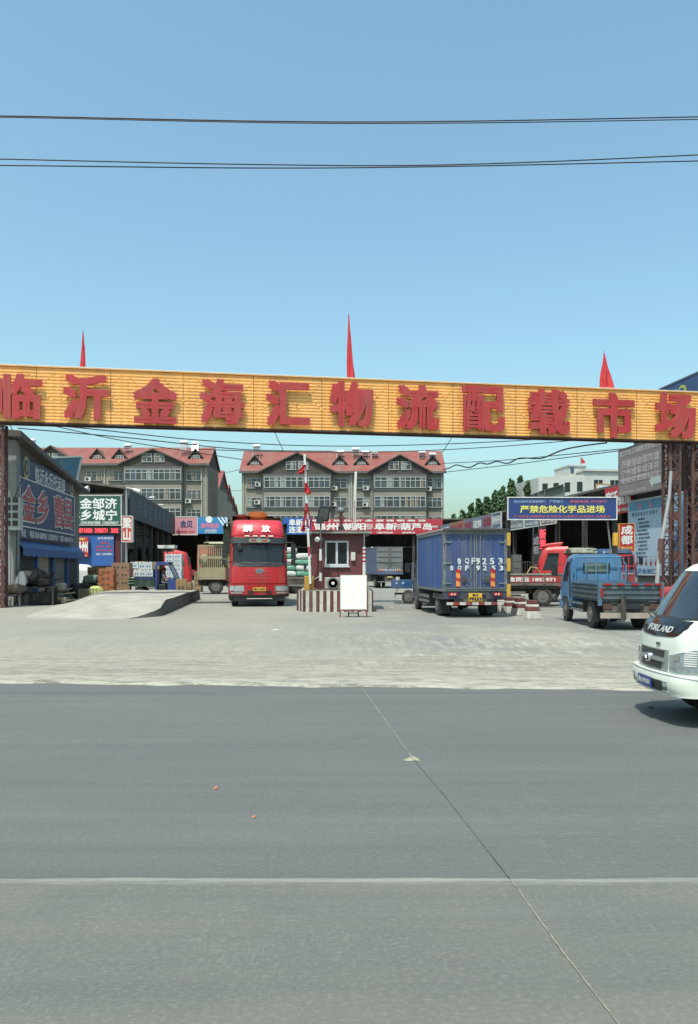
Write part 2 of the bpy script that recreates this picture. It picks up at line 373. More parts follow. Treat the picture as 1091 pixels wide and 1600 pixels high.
# ---------------------------------------------------------------- entrance gate
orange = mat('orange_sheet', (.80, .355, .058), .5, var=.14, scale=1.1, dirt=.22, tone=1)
cream_s = mat('painted_rib_highlight', (.90, .53, .18), .5, var=.12, scale=1.1, dirt=.15, tone=1)  # pale tint paints in the light-catching line along each rib top
orange2 = mat('yellow_orange_steel', (.80, .40, .06), .55, var=.15, scale=4, tone=1)
rimw = mat('pale_gate_rim', '#d9cdb8', .5, var=.1)
GL = Vector((-14.7, 33.7)); GR = Vector((17.02, 39.0)); GA = math.atan2(GR.y-GL.y, GR.x-GL.x)
def gx(px, dy=0):                       # gate-local x seen at a pixel column
    k = (px-CX)/F; d = (GR-GL).normalized(); o_ = GL+Vector((-d.y, d.x))*dy
    return (k*o_.y-o_.x)/(d.x-k*d.y)
gate = thing('entrance_gate', 'long orange ribbed gantry spanning the yard entrance with big red characters', 'gate', (GL.x, GL.y, YZ), GA)
Z0, Z1 = 8.06-YZ, 10.43-YZ; x0, x1 = -1.6, 34.0; NR = 17; ph = (Z1-Z0)/NR
g = MB()
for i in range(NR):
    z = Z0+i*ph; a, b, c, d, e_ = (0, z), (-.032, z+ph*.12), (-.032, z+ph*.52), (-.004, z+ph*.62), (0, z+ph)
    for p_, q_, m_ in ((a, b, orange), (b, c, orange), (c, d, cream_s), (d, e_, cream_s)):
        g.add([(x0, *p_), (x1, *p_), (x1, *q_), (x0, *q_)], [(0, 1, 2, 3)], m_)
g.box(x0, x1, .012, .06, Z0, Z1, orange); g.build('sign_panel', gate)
for k in range(1, 12):
    g = MB(); xj = x0+k*3.05; g.box(xj, xj+.02, -.040, -.0335, Z0, Z1, mat('panel_joint', '#8a5a2c', .7)); g.build('panel_joint', gate)
g = MB(); rn = random.Random(5)
for k in range(-1, 23):                 # zigzag lattice riding on the ribs
    xb = gx(88+k*52.6*1.0) if k % 2 else gx(88+k*52.6)
    if not x0 < xb < x1: continue
    for i in range(NR):
        z = Z0+i*ph+ph*.2
        for s_ in (-.16, .12): g.box(xb+s_+.04*(i % 2), xb+s_+.09+.04*(i % 2), -.045, -.0325, z, z+ph*.55, orange2)
    for sgn in (-1, 1):
        for q in range(8):
            zc = Z0+(.25+q*.065*1.0)*(Z1-Z0)+.35; xo = sgn*(.25+q*.13)
            g.box(xb+xo, xb+xo+.10, -.045, -.0325, zc, zc+.05, orange2)
g.build('panel_lattice', gate)
g = MB(); g.box(x0, x1, -.09, .95, Z1, Z1+.05, rimw); g.box(x0, x1, -.09, .02, Z1-.03, Z1-.002, orange)
g.box(x0, x1, -.06, .06, Z0-.07, Z0-.002, mat('dark_gate_edge', '#43302c', .7)); g.build('rim', gate, bevel=.01)
g = MB()
for yy in (.12, .9):
    for zz in (Z0+.05, Z1-.08): g.box(x0, x1, yy-.05, yy+.05, zz-.05, zz+.05, rust)
n_ = 36
for i in range(n_):
    xa = x0+(x1-x0)*i/n_; xb = x0+(x1-x0)*(i+1)/n_
    for yy in (.12, .9): g.bar((xa, yy, Z0+.05 if i % 2 else Z1-.08), (xb, yy, Z1-.08 if i % 2 else Z0+.05), .05, .05, rust)
    g.bar((xa, .12, Z0+.05), (xa, .9, Z0+.05), .04, .04, rust); g.bar((xa, .12, Z1-.05), (xa, .9, Z1-.05), .04, .04, rust)
g.build('truss', gate)
def lattice_col(xa, xb, ya, yb, z1, parent=gate):
    g = MB(); t = .055
    for x in (xa+t, xb-t):
        for y in (ya, yb): g.box(x-t, x+t, y-t, y+t, 0, z1, rust)
    N_ = int(z1/.62)
    for i in range(N_):
        za, zb = z1*i/N_, z1*(i+1)/N_; e = i % 2
        for y in (ya-t*.6, yb+t*.6):
            g.bar((xa+t, y, za if e else zb), (xb-t, y, zb if e else za), .045, .045, rust)
            g.box(xa+t, xb-t, y-.02, y+.02, zb-.025, zb+.025, rust)
        for x in (xa+t, xb-t):
            g.bar((x, ya, za if e else zb), (x, yb, zb if e else za), .045, .045, rust)
        if i % 3 == 0: g.box(xa+t*2, xb-t*2, ya-.03, ya-.024, za+.1, zb-.1, rust)
    g.box(xa-.12, xb+.12, ya-.15, yb+.15, -.05, .03, rust)
    return g.build('column', parent)
lattice_col(gx(1048), gx(1066), .12, .75, Z0-.07); lattice_col(gx(1083), gx(1101), .12, .75, Z0-.07); lattice_col(gx(-14), gx(5.5), .12, .75, Z0-.07)
ch_side = mat('character_side', '#8e2430', .55)
for chx, chy, cc in zip((30, 135, 243, 347, 450, 549, 652, 755, 857, 958, 1054), (621, 622, 628, 629, 632, 633, 638, 640, 645, 650, 651), '临沂金海汇物流配载市场'):
    lx = gx(chx, -.15); Dp = GL.y+lx*math.sin(GA); zc = EYE-(chy-HY)*Dp/F-YZ
    g = MB(); hh = 65*Dp/F
    text(g, cc, (lx, -.22, zc), CR, CU, hh, mat('red_character', '#b5242a', .6, var=.18, scale=2.0, dirt=.24), w=hh*.98, bold=.038, off=0, thick=.07)
    for q in range(3): g.box(lx-.4+q*.4-.02, lx-.4+q*.4+.02, -.15, -.045, zc-.02, zc+.02, steel)
    o = g.build('character', gate)
# flags on top
flagm = mat('red_flag_cloth', '#c8202a', .75, var=.22, scale=5)
def flag(px, pyt, pyb, wb, lab, slant=0., seed=1):
    lx = gx(px, .5); Dp = GL.y+lx*math.sin(GA)+.5; H_ = (pyb-pyt)*Dp/F
    wx = GL.x+lx*math.cos(GA)-.5*math.sin(GA); wy = GL.y+lx*math.sin(GA)+.5*math.cos(GA); zb = EYE-(pyb-HY)*Dp/F
    t = thing('flag', lab, 'flag', (wx, wy, Z1+YZ+.05), 0, 'red flags along the top of the gate')
    top = EYE-(pyt-HY)*Dp/F-(Z1+YZ+.05)
    g = MB(); g.tube([(0, 0, -.02), (0, 0, top)], .03, mat('flag_pole_metal', '#6d4f4d', .5), 8, .014); g.build('pole', t)
    rn = random.Random(seed); W = wb*Dp/F; vs = []; fs = []; NS = 26; NZ = 22
    for j in range(NZ):
        f_ = j/(NZ-1); z = top*(1-.14*0)-.12-(top-.1)*f_
        r_ = (.03+W*.5*f_**1.15)
        for k in range(NS):
            a = 2*math.pi*k/NS
            rr = r_*(.38+.62*abs(math.cos(a*2.5+seed+f_*1.6)))*(1-.12*math.sin(f_*9+k))
            vs.append((rr*math.cos(a)+slant*W*f_, rr*.55*math.sin(a), z+.06*math.sin(a*3)*f_))
    for j in range(NZ-1):
        for k in range(NS): fs.append((j*NS+k, j*NS+(k+1) % NS, (j+1)*NS+(k+1) % NS, (j+1)*NS+k))
    g = MB(); g.add(vs, fs, flagm); g.build('cloth', t, smooth=60)
flag(130, 516, 577, 9, 'furled narrow red flag above the second gate character, leftmost of the three', -.05, 2)
flag(545, 490, 594, 13, 'tallest limp red flag above the middle of the gate', .25, 4)
flag(944, 548, 608, 27, 'widest red flag, spread like a cone near the right end of the gate', .18, 7)
# ---------------------------------------------------------------- the two rows that run away from the road
RA = math.atan2(.11, 1)
AL, AR = -11.3, 22.5
def rowD(a, px): return F*a/(px-408)
def rowthing(name, lab, cat, a, D, group=None): return thing(name, lab, cat, (a-.11*D, D, YZ), RA, group)
def zz(py, D): return EYE-(py-HY)*D/F-YZ
def sl_(D, D0): return (D-D0)*1.00603
corr = mat('dark_corrugated_steel', '#4c5560', .55, .3, var=.2, scale=1, dirt=.3, wave=(3.2, 'Y'))
def rowsign(a, px0, px1, pyt, pyb, m, lab, texts, frame=None, proud=.0, name='shop_sign', group=None, th=.14, pyt1=None, pyb1=None, pybbot=None):
    """board on a row facade; pyt/pyb at px0 end; texts: (str, u 0..1 from image left, v 0..1 up, h fraction, mat, width fraction, bold)"""
    D0, D1 = rowD(a, px0), rowD(a, px1); t = rowthing(name, lab, 'sign', a, D0, group)
    zt, zb = zz(pyt, D0), zz(pyb, D0); L_ = sl_(D1, D0); s = 1 if a < 0 else -1
    xo = s*proud; g = MB(); g.box(xo, xo+s*th, 0, L_, zb, zt, m); g.build('board', t)
    if frame:
        g = MB(); e = .05; lo, hi = min(0, L_), max(0, L_); xx = xo+s*th
        for (ya, yb_, za, zb_) in ((lo, hi, zt-e, zt+.02), (lo, hi, zb-.02, zb+e), (lo-.02, lo+e, zb+e, zt-e), (hi-e, hi+.02, zb+e, zt-e)):
            g.box(xx-.05*s, xx+.03*s, ya, yb_, za, zb_, frame)
        g.build('frame', t)
    if texts:
        nd = (0, 1, 0) if a < 0 else (0, -1, 0)
        for (b_, u, v_, h_, m_, wf, bo) in texts:
            g = MB(); text(g, b_, (xo+s*th, L_*u, zb+(zt-zb)*v_), nd, CU, (zt-zb)*h_, m_, w=abs(L_)*wf, bold=bo, off=.012); g.build('lettering', t)
    return t, D0, D1, zb, zt
# left shop building ---------------------------------------------------------
D0, D1 = rowD(AL, 22.5), rowD(AL, 124); L_ = sl_(D1, D0)
shop = rowthing('corner_shop', 'two storey grey shop with blue painted front at the left edge', 'building', AL, D0)
wallm = mat('shaded_shop_wall', '#77797a', .85, var=.2, scale=.8, dirt=.45)
zt0, zt1 = zz(688, D0), zz(771, D1)
g = MB(); Wd = 7.5
def hexa(g, P, m): return g.add(P, [(0, 3, 2, 1), (4, 5, 6, 7), (0, 1, 5, 4), (1, 2, 6, 5), (2, 3, 7, 6), (3, 0, 4, 7)], m)
hexa(g, [(0, 0, -.1), (0, L_, -.1), (-Wd, L_, -.1), (-Wd, 0, -.1), (0, 0, zt0), (0, L_, zt1), (-Wd, L_, zt1+.4), (-Wd, 0, zt0+.4)], wallm)
g.build('wall', shop)
g = MB(); e = .55
roofm = mat('old_grey_roof', '#5f5c59', .85, var=.25, scale=2, dirt=.4)
hexa(g, [(e, -.9, zt0+.02), (e, L_+.5, zt1+.0), (-Wd, L_+.5, zt1+.45), (-Wd, -.9, zt0+.45), (e, -.9, zt0+.32), (e, L_+.5, zt1+.16), (-Wd, L_+.5, zt1+.7), (-Wd, -.9, zt0+.85)], roofm)
g.build('roof', shop, bevel=.02)
g = MB(); g.box(-1.2, .25, -.55, -.003, -.1, zt0-.05, mat('grey_render', '#8d8f8d', .85, var=.15, dirt=.35)); g.build('end_pillar', shop)
blue_sh = mat('blue_shutter_paint', '#2a62a5', .6, var=.15, dirt=.3)
for i in range(4):
    ya = .3+i*3.15; g = MB(); zb_ = zz(858, D0)
    g.box(.004, .06, ya, ya+2.6, .1, zb_, mat('grimy_shutter', '#595c5e', .7, .2, var=.35, scale=1.6, dirt=.5, wave=(9, 'Z')))
    if i == 1: g.box(.061, .075, ya+.1, ya+2.2, .3, zb_-.2, mat('faded_poster', '#a5967e', .8, var=.3, scale=2))
    if i == 2: g.box(.061, .075, ya+.4, ya+2.4, .1, zb_-.1, mat('faded_poster_grey', '#7b7a70', .8, var=.3, scale=2))
    g.build('shutter', shop)
    g = MB(); g.box(.0, .16, ya-.28, ya-.02, -.05, zz(858, D0), blue_sh if i else wallm); g.build('post', shop, bevel=.01)
g = MB(); g.add([(.02, .05, zz(842, D0)), (.02, L_*.98, zz(842, D0)-.05), (.38, L_*.98, zz(856, D0)), (.38, .05, zz(856, D0))], [(0, 1, 2, 3)], blue_sh)
for i in range(38): g.box(.37, .39, .05+i*L_*.98/38, .05+(i+.9)*L_*.98/38, zz(856, D0)-.34-.03*(i % 3), zz(856, D0)+.01, blue_sh)
g.build('awning', shop)
# electricity meter cabinet + pipes at the corner
t = thing('meter_cabinet', 'pale grey meter cabinet mounted at the near corner of the left shop', 'meter box', tuple(Vector((AL-.11*D0, D0, YZ))+Vector((.3, -.75, 0))), 0)
g = MB(); cx_ = -.05; g.box(cx_-.32, cx_+.42, -.2, .12, zz(829, 36), zz(778, 36), mat('cabinet_grey', '#b5bab8', .5, dirt=.2)); g.build('case', t, bevel=.02)
g = MB()
for i in range(4): g.box(cx_-.24, cx_-.02, -.235, -.201, zz(822-i*12, 36), zz(814-i*12, 36), black_p); g.box(cx_+.08, cx_+.3, -.235, -.201, zz(822-i*12, 36), zz(814-i*12, 36), black_p)
g.build('meter', t)
g = MB(); g.tube([(cx_-.1, -.05, 0), (cx_-.15, -.05, zz(829, 36))], .05, galv); g.tube([(cx_+.15, -.05, zz(900, 36)), (cx_+.2, -.05, zz(829, 36))], .03, black_p)
g.tube([(cx_+.1, -.05, zz(778, 36)), (cx_+.45, .1, zz(740, 36)), (cx_+.3, .2, zz(700, 36)), (cx_-.2, .2, zz(664, 36))], .02, black_p); g.build('conduit', t)
sblue = mat('deep_blue_board', '#27406f', .5, var=.12, dirt=.1)
wt_ = white_t
rt_ = mat('dull_red_lettering', '#c0535a', .6)
# upper strip and main board of the left shop (tops follow the sloping eave)
t, a0, a1, zb_, zt_ = rowsign(AL, 23, 110, 744, 822, sblue, 'big blue shop board with four red outlined characters at left', None, white_p, .08)
g = MB(); LL = sl_(a1, a0)
for i, cc in enumerate('金乡曹县'):
    u = (.13, .36, .66, .86)[i]*LL; hh = (zt_-zb_)*.70
    text(g, cc, (.23, u, (zb_+zt_)/2), (0, 1, 0), CU, hh*1.04, wt_, w=LL*.20, bold=.042, off=.006)
g.build('lettering_outline', t)
g = MB()
for i, cc in enumerate('金乡曹县'):
    u = (.13, .36, .66, .86)[i]*LL; hh = (zt_-zb_)*.70
    text(g, cc, (.23, u, (zb_+zt_)/2), (0, 1, 0), CU, hh, rt_, w=LL*.19, bold=.018, off=.025)
g.build('lettering', t)
t, a0, a1, zb_, zt_ = rowsign(AL, 23, 110, 712, 742, sblue, 'blue strip sign with white writing and two yellow emblems above the big board', None, None, .08)
LL = sl_(a1, a0)
g = MB(); text(g, '临沂永乐托运部', (.23, LL*.51, (zb_+zt_)/2-.1), (0, 1, 0), CU, .75, wt_, w=LL*.56, bold=.02); g.build('lettering', t)
gold = mat('gold_emblem', '#b7a860', .6)
for u in (.09, .93):
    g = MB(); g.lathe([(.52, 0), (.52, .03)], (.225, LL*u, (zb_+zt_)/2+.02), 'x', gold); g.lathe([(.36, 0), (.36, .02)], (.256, LL*u, (zb_+zt_)/2+.02), 'x', sblue)
    text(g, '永', (.278, LL*u, (zb_+zt_)/2+.02), (0, 1, 0), CU, .42, gold, bold=.02); g.build('emblem', t)
t, a0, a1, zb_, zt_ = rowsign(AL, 23, 110, 824, 840, sblue, 'narrow blue strip with white telephone numbers below the big board', None, None, .08)
LL = sl_(a1, a0)
g = MB(); text(g, '专线', (.23, LL*.05, (zb_+zt_)/2), (0, 1, 0), CU, .38, wt_, w=LL*.07, bold=.02)
text(g, '电话 0539-8287010  13705397017', (.23, LL*.40, (zb_+zt_)/2), (0, 1, 0), CU, .34, wt_, w=LL*.5, bold=.03); text(g, '电话 18853971010', (.23, LL*.83, (zb_+zt_)/2), (0, 1, 0), CU, .3, wt_, w=LL*.28, bold=.03); g.build('lettering', t)
# glass-like hoarding on the roof behind
t = thing('rooftop_hoarding', 'sloping pale blue sheet hoarding with a white edge above the left shop', 'hoarding', (0, 0, 0))
def q(px, py, D): return ((px-CX)*D/F, D, EYE-(py-HY)*D/F)
hb = mat('pale_blue_sheet', '#6f9db8', .15, .2, var=.25, scale=.35)
P0, P1, P2, P3 = q(62, 716, 52), q(128, 713, 55), q(114, 778, 55), q(70, 778, 52)
g = MB(); bk = [(p[0]-.2, p[1]+.5, p[2]) for p in (P0, P1, P2, P3)]
g.add([P0, P1, P2, P3]+bk, [(0, 1, 2, 3), (7, 6, 5, 4), (0, 4, 5, 1), (1, 5, 6, 2), (2, 6, 7, 3), (3, 7, 4, 0)], hb); g.build('sheet', t)
g = MB(); g.bar(P1, P2, .14, .14, white_p); g.bar(P0, P1, .14, .12, white_p); m1 = tuple((Vector(P0)+Vector(P1))/2+Vector((0, -.06, 0))); m2 = tuple((Vector(P3)+Vector(P2))/2+Vector((0, -.06, 0))); g.bar(m1, m2, .06, .06, steel)
g.build('frame', t)
# green sign shop facing the road at the head of the left row -----------------
DG = 66.; XG0, XG1 = (92-CX)*DG/F, (191-CX)*DG/F
gs = thing('end_shop', 'dark shop end facing the road under the green sign', 'building', (XG0, DG, YZ))
Wg = XG1-XG0
g = MB(); g.box(0, Wg, 0, 1.6, -.1, zz(776, DG), wallm); g.build('wall', gs)
g = MB(); g.box(-.2, Wg+.2, -.3, 1.8, zz(776, DG)+.002, zz(774, DG)+.1, roofm); g.build('roof', gs)
g = MB(); g.box(Wg*.86, Wg*.97, -.08, -.003, -.05, zz(836, DG), mat('dark_red_door', '#5b2328', .6)); g.build('door', gs)
def fsign(px0, px1, pyt, pyb, D, m, lab, texts, frame=None, th=.15, name='shop_sign', group=None, cat='sign', parent=None, px_fix=None):
    X0, X1 = (px0-CX)*D/F, (px1-CX)*D/F; zt, zb = zz(pyt, D), zz(pyb, D)
    t = thing(name, lab, cat, ((X0+X1)/2, D, YZ), 0, group); W_ = X1-X0
    g = MB(); g.box(-W_/2, W_/2, 0, th, zb, zt, m); g.build('board', t)
    if frame:
        e = max(.04, D*.0009); g = MB()
        for b in ((-W_/2-e, W_/2+e, zt, zt+e), (-W_/2-e, W_/2+e, zb-e, zb), (-W_/2-e, -W_/2, zb, zt), (W_/2, W_/2+e, zb, zt)): g.box(b[0], b[1], -.03, th+.02, b[2], b[3], frame)
        g.build('frame', t)
    for (b_, u, v_, h_, m_, wf, bo) in texts:
        g = MB(); text(g, b_, (W_*(u-.5), 0, zb+(zt-zb)*v_), CR, CU, (zt-zb)*h_, m_, w=W_*wf, bold=bo, off=.012); g.build('lettering', t)
    return t
green = mat('green_sign_face', '#1f5a4a', .5, var=.1)
fsign(100, 189, 775, 820, DG-.35, green, 'green sign with two rows of bold white characters', [
    ('嘉金邹济', .50, .74, .36, wt_, .86, .025), ('祥乡城宁', .50, .34, .36, wt_, .86, .025), ('13953967888', .47, .07, .09, wt_, .34, .02), ('15206398677', .82, .07, .09, wt_, .28, .02)], white_p)
led = mat('red_led_text', (.9, .05, .07), .5, emit=.8)
fsign(108, 189, 824, 834, DG-.35, mat('dark_led_panel', '#2e1d28', .4), 'dark scrolling display with red lit numbers under the green sign', [
    ('8871000', .30, .5, .62, led, .30, .03), ('2988771', .62, .5, .62, led, .24, .03), ('202', .88, .5, .62, led, .14, .03)], None)
bluep = mat('bright_blue_board', '#2c62ae', .5, var=.08)
fsign(105, 178, 836, 884, DG-.25, bluep, 'blue notice wall with small white and pink writing', [
    ('金天信物流', .82, .90, .08, wt_, .34, .01), ('专线货运', .80, .74, .08, rt_, .2, .02), ('郓城 兰（国内）', .80, .62, .08, rt_, .36, .02), ('菏泽 巨野（国内）', .80, .50, .08, rt_, .36, .02), ('电话：13853989000', .80, .38, .07, wt_, .34, .02)], None)
redb = mat('red_sign_face', '#c9202a', .5, var=.08)
fsign(106, 138, 839, 870, DG-.6, redb, 'red square sign with two large white characters on the blue wall', [
    ('滕州', .66, .50, .52, wt_, .62, .03), ('王', .06, .5, .4, wt_, .12, .03), ('5339-8882', .55, .90, .1, yel_t, .6, .02), ('天天发车 13705396', .5, .07, .12, yel_t, .85, .02)], None)
fsign(191, 206, 807, 846, DG-1.6, mat('orange_red_lightbox', '#c84838', .45, var=.08), 'narrow vertical red light box with two white characters beside the green sign', [
    ('梁\n山', .5, .5, .90, wt_, .84, .035)], white_p, th=.45)
# covered row halls ----------------------------------------------------------
def hall(a, Da, Db, zf, depth, lab, post_step=5.2, rise=1.2):
    t = rowthing('market_hall', lab, 'building', a, Da); L_ = sl_(Db, Da); s = -1 if a < 0 else 1
    g = MB(); g.add([(-s*.0, 0, zf), (0, L_, zf), (s*depth, L_, zf+rise), (s*depth, 0, zf+rise), (0, 0, zf+.16), (0, L_, zf+.16), (s*depth, L_, zf+rise+.16), (s*depth, 0, zf+rise+.16)],
        [(0, 1, 2, 3), (4, 7, 6, 5), (0, 4, 5, 1), (2, 6, 7, 3), (1, 5, 6, 2), (0, 3, 7, 4)], roofm); g.build('roof', t)
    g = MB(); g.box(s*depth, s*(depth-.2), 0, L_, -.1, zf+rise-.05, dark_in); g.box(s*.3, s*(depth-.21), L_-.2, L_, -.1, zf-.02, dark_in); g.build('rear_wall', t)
    k = 0
    while k*post_step < L_:
        g = MB(); g.box(s*.15, s*.45, k*post_step, k*post_step+.3, -.1, zf-.01, mat('dark_post', '#33302f', .7, dirt=.3)); g.build('post', t)
        if k % 2 == 0:
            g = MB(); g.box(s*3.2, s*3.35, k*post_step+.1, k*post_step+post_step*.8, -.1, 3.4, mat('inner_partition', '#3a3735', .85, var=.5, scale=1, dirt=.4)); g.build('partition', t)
        k += 1
    return t
hall(AL, 68.5, 103, zz(763, 68.5)-.1, 9, 'long dark open shop hall receding on the left side of the yard')
fm = corr
t, *_ = rowsign(AL, 200, 272, 762, 808, fm, 'long dark corrugated fascia above the left shop hall', None, None, 0, 'fascia_board')
g = MB()
tm = mat('faded_blue_lettering', '#5f7389', .7)
for i, cc in enumerate('济宁枣庄兖州微山'):
    text(g, cc, (.14, 1.8+i*3.7, (zz(762, rowD(AL, 200))+zz(808, rowD(AL, 200)))/2), (0, 1, 0), CU, 1.5, tm, bold=.02)
g.build('lettering', t)
pk = mat('dim_hanging_sign', '#3b3a3a', .7, var=.3)
for i, (px, cc, col) in enumerate(((222, '济\n宁', '#6d665d'), (238, '曲\n阜', '#3a4a66'), (248, '物\n流', '#5a3c3c'))):  # board and character colours dimmed to stand for shade under the fascia
    D = rowD(AL, px)-0; t = thing('hanging_sign', ('dim brownish hanging sign with two pale characters under the left fascia', 'dim blue hanging sign under the left fascia', 'small dark red hanging sign farthest under the left fascia')[i], 'sign', (AL-.11*D-1.2, D, YZ))
    g = MB(); w_ = .55; zt_ = zz(812+i*3, D)-.2; g.box(-w_, w_, 0, .12, zt_-2.6, zt_, mat('hanging_board%s' % ('', ' blue', ' red')[i], col, .7, var=.3)); g.build('board', t)
    g = MB(); text(g, cc, (0, 0, zt_-1.3), CR, CU, 2.2, mat('shade_dimmed_characters', '#8f897c', .7), bold=.02, off=.01); g.build('lettering', t)
# right row hall
hall(AR, 51, 102, zz(798, rowD(AR, 790))-.1, 12, 'long dark open shop hall receding on the right side of the yard')
cols = ['#77728a', '#6d7f98', '#7a6478', '#5f6d86', '#8a6d6a', '#7d8186', '#9a6a52', '#68788c']
segs = [(690, 705, 8), (705, 727, 6), (727, 741, 0), (741, 756, 1), (756, 771, 2), (771, 786, 3), (799, 822, 5), (822, 848, 7), (848, 872, 4)]
tx = ['徐州 连云港', '烟台 威海', '潍坊 青州 寿光', '石家庄 邯郸', '北京 天津 廊坊', '郑州 洛阳 开封', '十堰 襄阳', '新疆 乌鲁木齐', '西安 宝鸡']
nmz = ['orange brown', 'brown red', 'pale violet', 'slate blue', 'dusty purple', 'grey blue', 'grey', 'pale blue grey', 'faded brown']
Dr = rowD(AR, 790); ztR, zbR = 798, 830
for i, (pa, pb, ci) in enumerate(segs):
    Da = rowD(AR, pa)
    pyt = HY-(7.14-EYE)*F/Da; pyb = HY-(5.25-EYE)*F/Da
    c_ = mat('faded_board_'+nmz[i].replace(' ', '_'), cols[min(ci, 7)], .65, var=.2, scale=.8, dirt=.25)
    ink = mat('red_faded_ink', '#a03a48', .6) if i in (1, 2, 4) else white_t
    rowsign(AR, pa+.4, pb-.4, pyt, pyb, c_, '%s shop board on the right hall, %s' % (nmz[i], ('farthest of all', 'second farthest', 'third farthest', 'above the box truck doors', 'fifth farthest', 'left of the striped post', 'right of the striped post', 'under the blue banner', 'nearest of all')[i]),
        [(tx[i].replace(' ', ''), .5, .62, .42, ink, .86, .03), ('0539-8177622 专线直达', .5, .16, .15, white_t, .8, .02)], white_p if i > 4 else None, .02, group='shop boards along the right hall')
# back shed ------------------------------------------------------------------
DB = 105.; XB0, XB1 = (240-CX)*DB/F, 24.
sh = thing('rear_shed', 'wide dark open shed closing the back of the yard', 'building', (XB0, DB, YZ)); Wb = XB1-XB0
g = MB(); g.box(0, Wb, .2, 14, zz(810, DB)-.15, zz(810, DB), roofm); g.build('roof', sh)
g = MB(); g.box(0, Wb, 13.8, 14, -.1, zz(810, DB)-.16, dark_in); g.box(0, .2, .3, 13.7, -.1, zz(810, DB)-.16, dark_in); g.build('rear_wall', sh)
k = 0
while k < Wb:
    g = MB(); g.box(k, k+.35, .25, .6, -.1, zz(836, DB), mat('dark_post', '#333')); g.build('post', sh); k += 6.8
g = MB(); g.box(12, Wb-2, 4, 4.12, zz(854, DB), zz(853.3, DB), steel); g.build('conduit', sh)
lamp_m = mat('tube_lamp_glow', (1, 1, 1), .5, emit=2.5)
t = thing('tube_lamp', 'small lit tube lamp hanging in the dark rear shed', 'lamp', ((586-CX)*109/F, 108.9, YZ)); g = MB(); g.box(-.5, .5, 0, .1, zz(856, 109), zz(855, 109), lamp_m); g.build('tube', t)
g = MB(); g.box(-.55, .55, 0, .12, zz(855, 109)+.002, zz(855, 109)+.06, white_p); g.build('fitting', t)
pink = mat('pink_board', '#d08a96', .5, var=.06)
fsign(271, 308, 808, 835, DB-.4, pink, 'pale pink shop board on the rear shed with dark characters', [('金贝', .55, .6, .4, mat('navy_ink', '#26456f', .5), .5, .03), ('专线电话 13583', .5, .15, .13, red_t, .8, .02)], white_p)
cy = mat('cyan_blue_board', '#2a86c4', .5, var=.06)
t = fsign(309, 356, 808, 834, DB-.4, cy, 'bright blue shop board with pink characters and a striped corner', [('漳州物流', .40, .48, .32, mat('pink_ink', '#dc7f9a', .5), .6, .03), ('13905393876', .44, .2, .1, white_t, .4, .02), ('天天发车', .44, .09, .08, white_t, .4, .02)], None)
g = MB(); W_ = 47*DB/F
for i in range(3): g.add([(W_*(.14+.13*i), -.02-.002*i, zz(808.3, DB)), (W_*(.19+.13*i), -.02-.002*i, zz(808.3, DB)), (W_*.49, -.02-.002*i, zz(826-i*7, DB)), (W_*.49, -.02-.002*i, zz(832-i*7, DB))], [(0, 1, 2, 3)], white_t)
g.lathe([(.45, -.02), (.45, -.03)], (-W_*.12, 0, zz(812, DB)), 'y', white_t); g.build('stripe', t)
fsign(440, 485, 809, 835, DB-.4, mat('royal_blue_board', '#1f5cae', .5, var=.06), 'royal blue shop board with two rows of white characters behind the red truck', [('阜新浦', .62, .72, .38, white_t, .72, .03), ('连灌云', .62, .28, .38, white_t, .72, .03)], None)
t = fsign(486, 692, 811, 834.5, DB-.4, mat('long_red_board', '#b92c3e', .5, var=.06), 'very long red shop board on the rear shed with white city names', [
    ('顺 利 达 佳 沂 金 源 锦 朝 物 流', .44, .90, .13, white_t, .86, .03), ('锦州', .11, .50, .44, white_t, .19, .03), ('朝阳', .40-.07, .50, .44, white_t, .17, .03), ('阜新', .565, .50, .44, white_t, .165, .03), ('葫芦岛', .80, .50, .44, white_t, .235, .03),
    ('凌海义县\n北镇黑山\n沟帮子', .225, .50, .36, white_t, .05, .02), ('凌源建平\n喀左北票\n龙城区', .445, .50, .36, white_t, .05, .02), ('清河细河\n彰武海州\n太平', .665, .50, .36, white_t, .05, .02), ('兴城绥中', .945, .50, .12, white_t, .07, .02), ('电话 0539-2877669', .38, .10, .11, white_t, .16, .02), ('13863905568', .56, .10, .11, white_t, .12, .02), ('诚信物流', .74, .10, .11, white_t, .1, .02)], None)
# right building with big boards ---------------------------------------------
Da, Db_ = rowD(AR, 1125), rowD(AR, 990); L_ = sl_(Db_, Da)
rb = rowthing('warehouse_office', 'tall dark building behind the right gate columns carrying big boards', 'building', AR, Da)
zr = zz(585, rowD(AR, 1091))-1.9
g = MB(); g.box(.02, 11, 0, L_, -.1, zr, mat('dark_office_wall', '#55575a', .85, var=.2, scale=.6, dirt=.3)); g.build('wall', rb)
g = MB(); g.box(-.3, 11.2, -.3, L_+.2, zr+.002, zr+.25, roofm); g.build('roof', rb)
g = MB(); g.box(-.25, .018, 0, L_, zz(898, 48), zz(898, 48)+.12, steel); g.box(-.12, .018, .2, L_-.1, -.1, zz(899, 48), mat('pale_plinth', '#a09c92', .85, dirt=.3)); g.build('plinth', rb)
g = MB(); g.box(-.06, .018, 1.2, 3.6, zz(770, 43), zz(700, 43), mat('black_window_glass', '#141619', .1)); g.build('window', rb)
g = MB(); g.box(-.12, -.061, 3.55, 3.7, zz(770, 43), zz(700, 43), white_p); g.build('white_trim', rb)
gb = mat('grey_brown_board', '#8d7f7e', .6, var=.12, scale=.7, dirt=.25); gi = mat('worn_white_ink', '#c4bcba', .6, var=.15)
D0_, zt_ = rowD(AR, 985.5), 705
